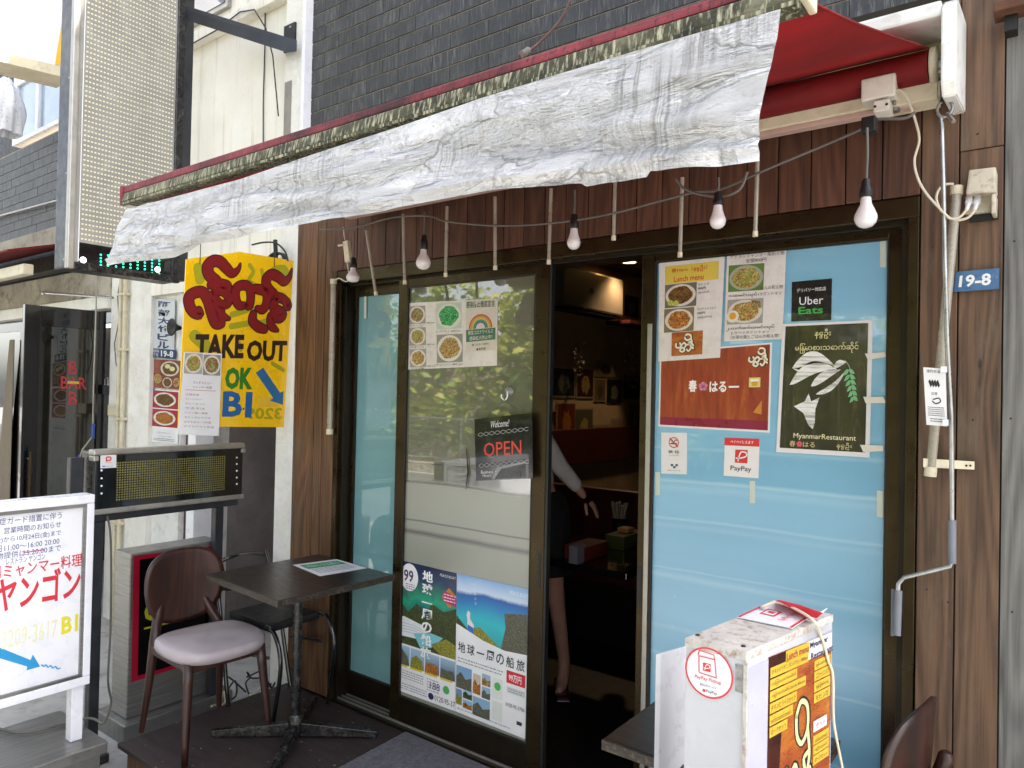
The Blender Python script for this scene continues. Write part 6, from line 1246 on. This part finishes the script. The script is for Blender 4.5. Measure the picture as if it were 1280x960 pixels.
lab(982, 814, 1011, 816, 'Lunch menu', '#9a3a2a', bold=.02); s.text('Myanmar', *sp(1012, 803), *sp(1034, 803.5), ink('#23305a'), bold=.02, h=.0014); s.text('Restaurant', *sp(1013, 816.5), *sp(1040, 813), ink('#23305a'), bold=.02, h=.0014)
rows = [(962, 838, 1011, 828, 'チキンビリヤニ ダンパウッ 1000yen'), (962, 852, 990, 853, 'ကြက်သားဒံပေါက်'), (962, 866, 1003, 860, 'ကြက်သားဒံပေါက် အသေး 800 yen'), (962, 878, 992, 878, 'チキンとライスセット'), (962, 891, 986, 890, 'ဝက်သားဟင်းထမင်း'), (962, 902, 980, 902, 'ポークセット')]
for i, (x0_, y0_, x1_, y1_, t) in enumerate(rows):
    a = sp(x0_, y0_-5); b = sp(x1_, y1_+6); v0 = .055+.060*i; ue = (.60, .42, .56, .42, .36, .28)[i]; s.rect('yellow_label', .02, v0, ue, v0+.052, YP, .0009); s.text(t, .04, v0+.012, ue-.02, v0+.042, ink('#8a4a1c'), h=.0014)
for i, t in enumerate(('ရှမ်းခေါက်ဆွဲ', 'ココナッツミルク', 'အုန်းနို့ခေါက်ဆွဲ', 'モヒンガ')): s.rect('yellow_label', .70, .12+.060*i, .98, .173+.060*i, YP, .0009); s.text(t, .73, .132+.060*i, .95, .163+.060*i, ink('#8a4a1c'), h=.0014)
s.rect('white_label', .70, .45, .93, .51, ink('#ded8d8'), .0009); s.text('セット', .74, .465, .90, .50, ink('#c0305a'), h=.0013)
for i in range(3): s.rect('yellow_label', .70, .53+.055*i, .97, .58+.055*i, YP, .0009); s.text(('ဝက်သားထမင်း', 'ကြက်သားထမင်း', 'ポークセット')[i], .73, .545+.055*i, .94, .57+.055*i, ink('#8a4a1c'), h=.0014)
logo_strokes(s, .44, .62, .56, .66, .95, '#c3cc9a', '#17120c'); s.done()
# round sticker on the front face
fd = (B_-A_).normalized(); nF = Vector((fd.y, -fd.x, 0))
def on_front(px, py, k=.0015):
    r = CR*((px-640)/FPX)-CU*((py-480)/FPX)+_f; o = Vector((0, 0, CH)); pl = A_+nF*k; t = (pl-o).dot(nF)/r.dot(nF); return o+r*t
c0 = on_front(886, 841); R0 = abs((on_front(916, 850)-on_front(856, 832)).length)/2
tl = c0-fd*R0+dn*R0; s = Sheet(tl, tl+fd*2*R0, tl+fd*2*R0-dn*2*R0, tl-dn*2*R0, 'round_sticker', 'round white pick up sticker with a red ring on the front of the light box', 'sticker', ink('#dfe0e6'), th=.0004, outline=[(.5+.5*cos(2*pi*k/40), .5+.5*sin(2*pi*k/40)) for k in range(40)])
RR = ink('#d0283a'); s.disc('red_ring', .5, .5, .5, .5, RR, .0006, 44, .93)
for pth in ([(.29, .21), (.62, .21), (.66, .56), (.30, .54), (.29, .21)], [(.27, .20), (.30, .10), (.60, .12), (.62, .21)]): s.poly('bag_icon', [], RR) if False else [s.mb('bag_icon').beam(s.p(*a, .001), s.p(*b, .001), (s.e1.normalized()+s.e2.normalized())*.0008, s.n*.0001, RR) for a, b in zip(pth, pth[1:])]
paylogo(s, .38, .32, .54, .48, 'bag_logo'); s.text('PayPay Pickup', .21, .60, .76, .69, RR, bold=.004, shear=.1); s.text('事前注文サービス', .32, .74, .66, .79, BK); s.text('PayPay', .46, .84, .68, .91, BK); s.rect('small_logo', .38, .845, .44, .90, RR, .0007); s.done()
q = [on_front(*p_) for p_ in ((919, 830), (931, 833), (931, 868), (919, 864))]
Sheet(q[0], q[1], q[2], q[3], 'grey_sticker', 'worn grey square sticker right of the round sticker on the light box', 'sticker', mix_hex('worn_grey_foil', '#6d6b6a', '#a5a3a2', .5, 60), th=.0003)
# paper sleeve and cord on the lid
tp = [P(*p_, z=zT+.004) for p_ in ((922, 771), (963, 752), (1016, 768), (990, 785))]
s = Sheet(tp[0], tp[1], tp[2], tp[3], 'lid_sticker', 'red edged white sticker lying creased on top of the light box', 'sticker', ink('#dedee4'), th=.002)
s.rect('red_edge', 0, 0, 1, .05, RR); s.rect('red_edge', 0, .95, 1, 1, RR); s.text('PayPay Pickup', .25, .62, .8, .78, RR); s.rect('bag_icon', .35, .2, .66, .5, RR); s.rect('bag_icon_face', .39, .24, .62, .46, ink('#dedee4'), .0009); s.rect('bag_logo', .46, .28, .56, .42, RR, .0012); s.done()
fl = [P(969, 752, z=zT+.004), P(972, 750, z=zT+.03), P(1000, 757, z=zT+.03), P(1028, 767, z=zT+.028), P(1016, 777, z=zT+.004)]
B('folded_flap', None, ('prism', [fl[0], fl[1], fl[2], fl[3], fl[4]], (.001, .001, .001), RR), ('prism', [P(1012, 773, z=zT+.01), P(1028, 764, z=zT+.028), P(1034, 761, z=zT+.03), P(1020, 774, z=zT+.012)], (.001, .001, .002), M['paperw']), label='folded red and white paper flap standing up at the back of the light box lid', cat='paper')
B('loose_cord', None, ('tube', smooth([D_+Vector((0, 0, .002)), P(952, 759, z=zT+.010), P(972, 753, z=zT+.022), P(1000, 764, z=zT+.02), P(1019, 778, z=zT+.012)]+[on_right(x, y, .006) for x, y in ((1024, 790), (1030, 805), (1035, 825), (1041, 845), (1042, 900), (1050, 945), (1058, 985))]), .0028, M['cord'], 8), label='ivory cord tied over the light box and hanging down its right side', cat='cord')
wbq = [P(820, 818, y=1.50), P(858, 807, y=1.62)]
B('white_board', None, ('hexa', [wbq[0], wbq[1], Vector((wbq[1].x, wbq[1].y, GZ+.01)), Vector((wbq[0].x, wbq[0].y, GZ+.01))]+[p_+Vector((.006, .012, 0)) for p_ in (wbq[0], wbq[1], Vector((wbq[1].x, wbq[1].y, GZ+.01)), Vector((wbq[0].x, wbq[0].y, GZ+.01)))], M['cleanwhite']), label='plain bright white board standing behind the left side of the light box', cat='board')
# rusty bracket and cable top right
B('rusty_beam', None, ('box', tuple(P(1241, 15, y=2.30)), tuple(P(1330, -20, y=2.30)+Vector((0, .08, 0))), mix_hex('rusty_iron', '#4a2c1e', '#6b4430', .8, 14, 0, .5, 60), .004), ('box', tuple(P(1255, 40, y=2.34)), tuple(P(1272, 14, y=2.34)+Vector((0, .05, 0))), M['indark'], .003), label='rusty iron bracket at the upper right corner of the timber wall', cat='bracket')
B('tie_wire', None, ('tube', smooth([P(718, -10, y=2.2), P(700, 25, y=2.0), P(672, 55, y=1.7), P(650, 70, y=1.45)]), .004, mix_hex('rusty_wire', '#4c3028', '#62423a', .7), 6), ('tube', [P(660, 63, y=1.5), P(652, 68, y=1.45)], .009, M['alu'], 8), label='rusty wire with a metal clamp running down to the awning bar from the brick wall', cat='wire')
# ================================================================== INTERIOR
Xi = -3.0; r0, r1 = P(780, 350, x=Xi), P(776, 396, x=Xi); zA0, zA1 = r1.z, r0.z
ac = thing('air_conditioner', (Xi-.1, r0.y-.4, zA0), 'cream wall mounted air conditioner lit by a downlight inside the doorway', 'air conditioner')
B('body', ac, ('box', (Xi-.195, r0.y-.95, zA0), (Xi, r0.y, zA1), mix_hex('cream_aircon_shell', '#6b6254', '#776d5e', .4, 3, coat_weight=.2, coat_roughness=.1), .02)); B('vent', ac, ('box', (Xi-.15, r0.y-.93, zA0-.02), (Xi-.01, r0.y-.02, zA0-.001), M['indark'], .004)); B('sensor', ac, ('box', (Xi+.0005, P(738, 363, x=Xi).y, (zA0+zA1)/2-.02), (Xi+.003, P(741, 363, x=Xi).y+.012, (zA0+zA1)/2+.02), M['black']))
xp = -3.194
posters = [(690, 458, 719, 497, '#1c1d1c', 'rock', 'dark landscape photo poster with a white border'), (721, 459, 742, 498, '#3a1712', 'mixed', 'dark red figure poster right of the landscape photo'), (744, 450, 770, 472, '#8a7450', 'noodle', 'cream print of two seated figures high on the wall'),
           (743, 473, 757, 502, '#6a5638', 'noodle', 'narrow sepia print under the cream print'), (759, 474, 777, 504, '#14161a', 'rock', 'almost black poster beside the narrow sepia print'), (696, 503, 719, 547, '#6a2f1a', 'fried', 'orange poster of a woman below the landscape photo'),
           (719, 510, 741, 560, '#5a5238', 'salad', 'olive poster of a seated woman'), (740, 531, 762, 581, '#8a7654', 'noodle', 'cream line drawing poster lapping over the red band'), (763, 523, 784, 571, '#8f7a58', 'noodle', 'cream sketch poster of a dancer'),
           (787, 503, 800, 551, '#6a5a40', 'mixed', 'sepia poster half hidden by the door stile'), (683, 513, 695, 560, '#3a1a12', 'mixed', 'dark orange poster at the left edge of the doorway'), (779, 468, 800, 500, '#0f1216', None, 'black lettered poster near the door stile'), (781, 368, 798, 398, '#16120f', 'rock', 'dark group photo poster right of the air conditioner')]
for i, (x0_, y0_, x1_, y1_, c, k, lb_) in enumerate(posters):
    q = [P(x0_, y0_, x=xp), P(x1_, y1_, x=xp)]; ym = (y1_-y0_)/2
    s = Sheet((xp, q[0].y, q[0].z), (xp, q[1].y, q[0].z), (xp, q[1].y, q[1].z), (xp, q[0].y, q[1].z), 'wall_poster', lb_+' on the interior wall', 'poster', ink('#9a8a6c' if i not in (4, 12) else '#201c18'), group='posters on the interior wall')
    s.rect('print', .05, .04, .95, .94, ink(c), .001)
    if k: s.poly('figure', [(.5+.34*cos(2*pi*j/18)*(.7+.5*noise.noise(Vector((j*.8, i, 0)))), .55+.38*sin(2*pi*j/18)*(.8+.4*noise.noise(Vector((j*.7, i, 2))))) for j in range(18)], F[k] if k != 'noodle' else ink('#4a3a28'), .0016)
    else: s.text('MUSTER', .1, .1, .9, .28, ink('#b8ac8c'), bold=.02, h=.0016); s.text('VALE', .15, .34, .85, .52, ink('#b8ac8c'), bold=.02, h=.0016)
    s.done()
gm = [ink('#8a7a6c'), ink('#a05a4a')]
for px, lb_ in ((724, 'garland of small pale flowers hanging left on the interior wall'), (787, 'garland of small pale flowers hanging beside the doorway stile inside')):
    mb = MB(); rg = random.Random(px)
    for k in range(60):
        p = P(px+rg.uniform(-7, 7), 425+rg.uniform(0, 1)**.8*45, x=-3.15+rg.uniform(-.03, .05)); a = rg.uniform(0, 6)
        mb.lathe([(.012, 0), (.002, .008)], p, (1, cos(a), sin(a)), gm[k % 2 if px > 750 else 0], 5)
    mb.build('flower_garland', None, lb_, 'garland', 'flower garlands inside')
def rodlamp(px, py, label):
    p = P(px, py, z=2.612); t = thing('ceiling_downlight', tuple(p), label, 'downlight', 'round downlights in the ceiling')
    B('trim_ring', t, ('lathe', [(.075, .0), (.078, -.006), (.062, -.008), (.060, .0)], (p.x, p.y, 2.6185), (0, 0, 1), M['cream'], 24)); B('lamp_disc', t, ('lathe', [(.058, .0), (.055, -.004)], (p.x, p.y, 2.6175), (0, 0, 1), M['lamp_on'], 24))
    l = bpy.data.lights.new('downlight_lamp', 'SPOT'); l.energy = 9; l.color = (1, .68, .38); l.shadow_soft_size = .05; l.spot_size = radians(115); l.spot_blend = .8
    o = bpy.data.objects.new('downlight_lamp', l); COL.objects.link(o); o.parent = t; o.location = (0, 0, -.03); return p
p1 = rodlamp(786, 328, 'lit round downlight seen in the ceiling just inside the doorway')
bx = thing('interior_table', (-2.6, 5.0, DZ), 'black dining table with tissue boxes inside the restaurant', 'table')
tz_ = .66; e = [P(727, 706, z=tz_), P(752, 672, z=tz_)]
tx0, tx1, ty0, ty1 = -3.15, -2.35, P(727, 706, z=tz_).y-.0, P(727, 706, z=tz_).y+.75
B('tabletop', bx, ('box', (-3.15, ty0, tz_-.035), (P(727, 706, z=tz_).x+.25, ty1, tz_), M['blackgloss'], .005)); B('column', bx, ('box', (-2.75, ty0+.1, DZ+.03), (-2.66, ty0+.19, tz_-.036), M['black'])); B('base', bx, ('lathe', [(.26, 0), (.26, .012), (.05, .03)], (-2.7, ty0+.15, DZ), (0, 0, 1), M['blackgloss'], 24))
on = lambda px, py, z=tz_: P(px, py, z=z)
def boxat(name, px, py, w_, d_, h_, m, label, cat, lidm=None):
    c = on(px, py, tz_+.001); B(name, None, ('box', (c.x-w_/2, c.y-d_/2, tz_+.001), (c.x+w_/2, c.y+d_/2, tz_+h_), m, .004), *( [('box', (c.x-w_*.3, c.y-d_*.15, tz_+h_+.0005), (c.x+w_*.3, c.y+d_*.15, tz_+h_+.03), lidm, .01)] if lidm else []), label=label, cat=cat)
boxat('tissue_box', 733, 696, .12, .24, .075, ink('#6a2a24'), 'red tissue box on the interior table beside the standing person', 'tissue box')
boxat('tissue_box', 782, 682, .12, .26, .075, ink('#4c5620'), 'green tissue box with an orange tissue on the interior table', 'tissue box', ink('#c08a4a'))
boxat('menu_holder', 722, 703, .05, .09, .09, ink('#77757d'), 'small grey white card holder at the near corner of the interior table', 'card holder')
c = on(774, 668); mb = MB(); mb.lathe([(.045, 0), (.05, .1), (.047, .1), (.04, .01)], (c.x, c.y, tz_+.001), (0, 0, 1), M['black'], 16)
for k in range(9): a = k*.7; mb.tube([(c.x+.02*cos(a), c.y+.02*sin(a), tz_+.03), (c.x+.045*cos(a), c.y+.05*sin(a), tz_+.19+.01*sin(k*3))], .009, ink('#a89c88'), 5)
mb.build('napkin_pot', None, 'black pot full of paper napkins on the interior table', 'napkin pot')
B('bench_seat', None, ('box', (-3.16, ty0+.85, .33), (-1.9, ty0+1.35, .42), M['red'], .02), ('box', (-3.16, ty0+1.351, .33), (-1.9, ty0+1.42, .85), M['red'], .02), ('box', (-3.1, ty0+.95, DZ), (-2.0, ty0+1.3, .329), M['indark']), label='red vinyl bench seat beyond the interior table', cat='bench')
B('wall_shelf', None, ('box', (-3.19, r0.y+.03, zA0-.05), (-2.95, r0.y+.7, zA0-.02), M['red'], .003), label='small red shelf on the interior wall beside the air conditioner', cat='shelf')
# ------------------------------------------------------------------ person
def skinned(name, V, E, Rr, mat, parent, sub=2, root=0):
    me = bpy.data.meshes.new(name+'_sk'); me.from_pydata([tuple(v) for v in V], E, []); o = bpy.data.objects.new(name+'_sk', me); COL.objects.link(o)
    md = o.modifiers.new('s', 'SKIN'); md.use_smooth_shade = True
    for i, r in enumerate(Rr):
        sv = me.skin_vertices[0].data[i]; sv.radius = r if isinstance(r, tuple) else (r, r); sv.use_root = (i == root)
    o.modifiers.new('u', 'SUBSURF').levels = sub
    bpy.context.view_layer.update(); ev = o.evaluated_get(bpy.context.evaluated_depsgraph_get()); nm_ = bpy.data.meshes.new_from_object(ev)
    bpy.data.objects.remove(o); bpy.data.meshes.remove(me)
    m = MB(); m.bm.from_mesh(nm_); bpy.data.meshes.remove(nm_); m._m(mat)
    for f in m.bm.faces: f.material_index = 0; f.smooth = True
    return m.build(name, parent)
DP = 3.86
rv, fv = Vector((cos(YAW), sin(YAW), 0)), Vector((-sin(YAW), cos(YAW), 0))
def pj(px, z, f=0): 
    p = P(px, 600, d=DP); return Vector((p.x, p.y, z))+fv*f
pe = thing('person', tuple(pj(690, DZ)), 'person in a white long sleeved top and black skirt reaching over the table inside', 'person')
V = [pj(672, .92), pj(668, 1.06), pj(663, 1.20), pj(659, 1.32), pj(657, 1.40), pj(655, 1.49), pj(654, 1.58, .01), pj(654, 1.66),   # 0-7 spine head
     pj(688, .86), pj(697, .46, .02), pj(711, .06, .05), pj(707, -.03, -.03), pj(701, -.045, -.10),  # 8-12 near leg
     pj(656, .86), pj(654, .45, .05), pj(652, .06, .06), pj(652, -.03, -.02), pj(650, -.045, -.09),  # 13-17 far leg
     pj(672, 1.31), pj(697, 1.13, -.02), pj(727, .985, -.03), pj(731, .955, -.03),  # 18-21 arm
     pj(640, 1.31), pj(634, 1.08, .0), pj(640, .90, -.08), pj(641, .86, -.09)]
E = [(0, 1), (1, 2), (2, 3), (3, 4), (4, 5), (5, 6), (6, 7), (0, 8), (8, 9), (9, 10), (10, 11), (11, 12), (0, 13), (13, 14), (14, 15), (15, 16), (16, 17), (3, 18), (18, 19), (19, 20), (20, 21), (3, 22), (22, 23), (23, 24), (24, 25)]
Rr = [(.15, .11), (.115, .09), (.13, .10), (.12, .085), .05, .07, .095, .07, (.085, .085), .052, .033, (.03, .035), (.035, .018), (.085, .085), .052, .033, (.03, .035), (.035, .018), .05, .04, .025, (.03, .016), .05, .04, .025, (.03, .016)]
body = skinned('body', V, E, Rr, M['skin'], pe)
w0 = V[21]; 
for k in range(5):
    sp_ = (k-1.8)*.013; n_ = Vector((0, 0, 1)); base = w0+rv*(.018+.004*k)+fv*sp_+Vector((0, 0, -.018)); L = (.058, .07, .078, .072, .056)[k]
    if k == 0: pts = [w0+rv*.0+Vector((0, 0, -.02))-fv*.02, w0+rv*.004+Vector((0, 0, -.055))-fv*.03, w0+rv*.01+Vector((0, 0, -.085))-fv*.03]
    else: pts = [base, base+rv*(L*.32)+Vector((0, 0, -L*.35)), base+rv*(L*.5)+Vector((0, 0, -L*.75)), base+rv*(L*.58)+Vector((0, 0, -L*1.1))]
    skinned('finger', pts, [(i, i+1) for i in range(len(pts)-1)], [.010, .009, .008, .007][:len(pts)], M['skin'], body, 1)
skinned('shirt', [V[0]+Vector((0, 0, .06)), V[1], V[2], V[3]+Vector((0, 0, .01)), V[18], V[19], V[20]+Vector((0, 0, .012))-rv*.008, V[22], V[23], V[24]], [(0, 1), (1, 2), (2, 3), (3, 4), (4, 5), (5, 6), (3, 7), (7, 8), (8, 9)],
        [(.15, .115), (.13, .105), (.145, .115), (.13, .10), .062, .052, .036, .062, .052, .036], M['shirt'], pe)
m = MB(); rings = []
for z, r_, px in ((.99, .125, 672), (.93, .155, 673), (.82, .175, 674), (.68, .18, 675), (.56, .185, 675), (.555, .175, 675)):
    c = pj(px, z); rings.append([c+rv*(cos(a)*r_*(1+.03*sin(7*a)))+fv*(sin(a)*r_*.75) for a in [2*pi*j/28 for j in range(28)]])
loft(m, rings, M['skirt']); m.build('skirt', pe)
for b_ in (11, 16): c = V[b_]; B('shoe', pe, ('hexa', [c+rv*x+fv*y+Vector((0, 0, z)) for x, y, z in ((-.04, -.12, -.036), (.04, -.12, -.036), (.045, .10, -.036), (-.045, .10, -.036), (-.03, -.10, -.012), (.03, -.10, -.012), (.035, .10, .005), (-.035, .10, .005))], M['blackgloss'], .008))
B('hair', pe, ('lathe', [(.02, .115), (.07, .10), (.102, .05), (.112, -.02), (.108, -.10), (.09, -.16), (.06, -.18)], tuple(V[6]+fv*.02+Vector((0, 0, .03))), (0, 0, 1), M['hair'], 20))
fc_ = V[6]-fv*.095
B('face_features', pe, *[('lathe', [(.008, 0), (.002, .004)], tuple(fc_+rv*dx+Vector((0, 0, .01))), tuple(-fv), M['black'], 8) for dx in (-.03, .03)], ('hexa', [fc_+rv*x+fv*y+Vector((0, 0, z)) for x, y, z in ((-.012, .01, -.03), (.012, .01, -.03), (.006, .01, .01), (-.006, .01, .01), (-.008, -.018, -.03), (.008, -.018, -.03), (.004, .0, .01), (-.004, .0, .01))], M['skin'], .003), ('box', tuple(fc_+rv*-.022+Vector((0, -.004, -.055))), tuple(fc_+rv*.022+Vector((0, .012, -.045))), ink('#8a4038')))
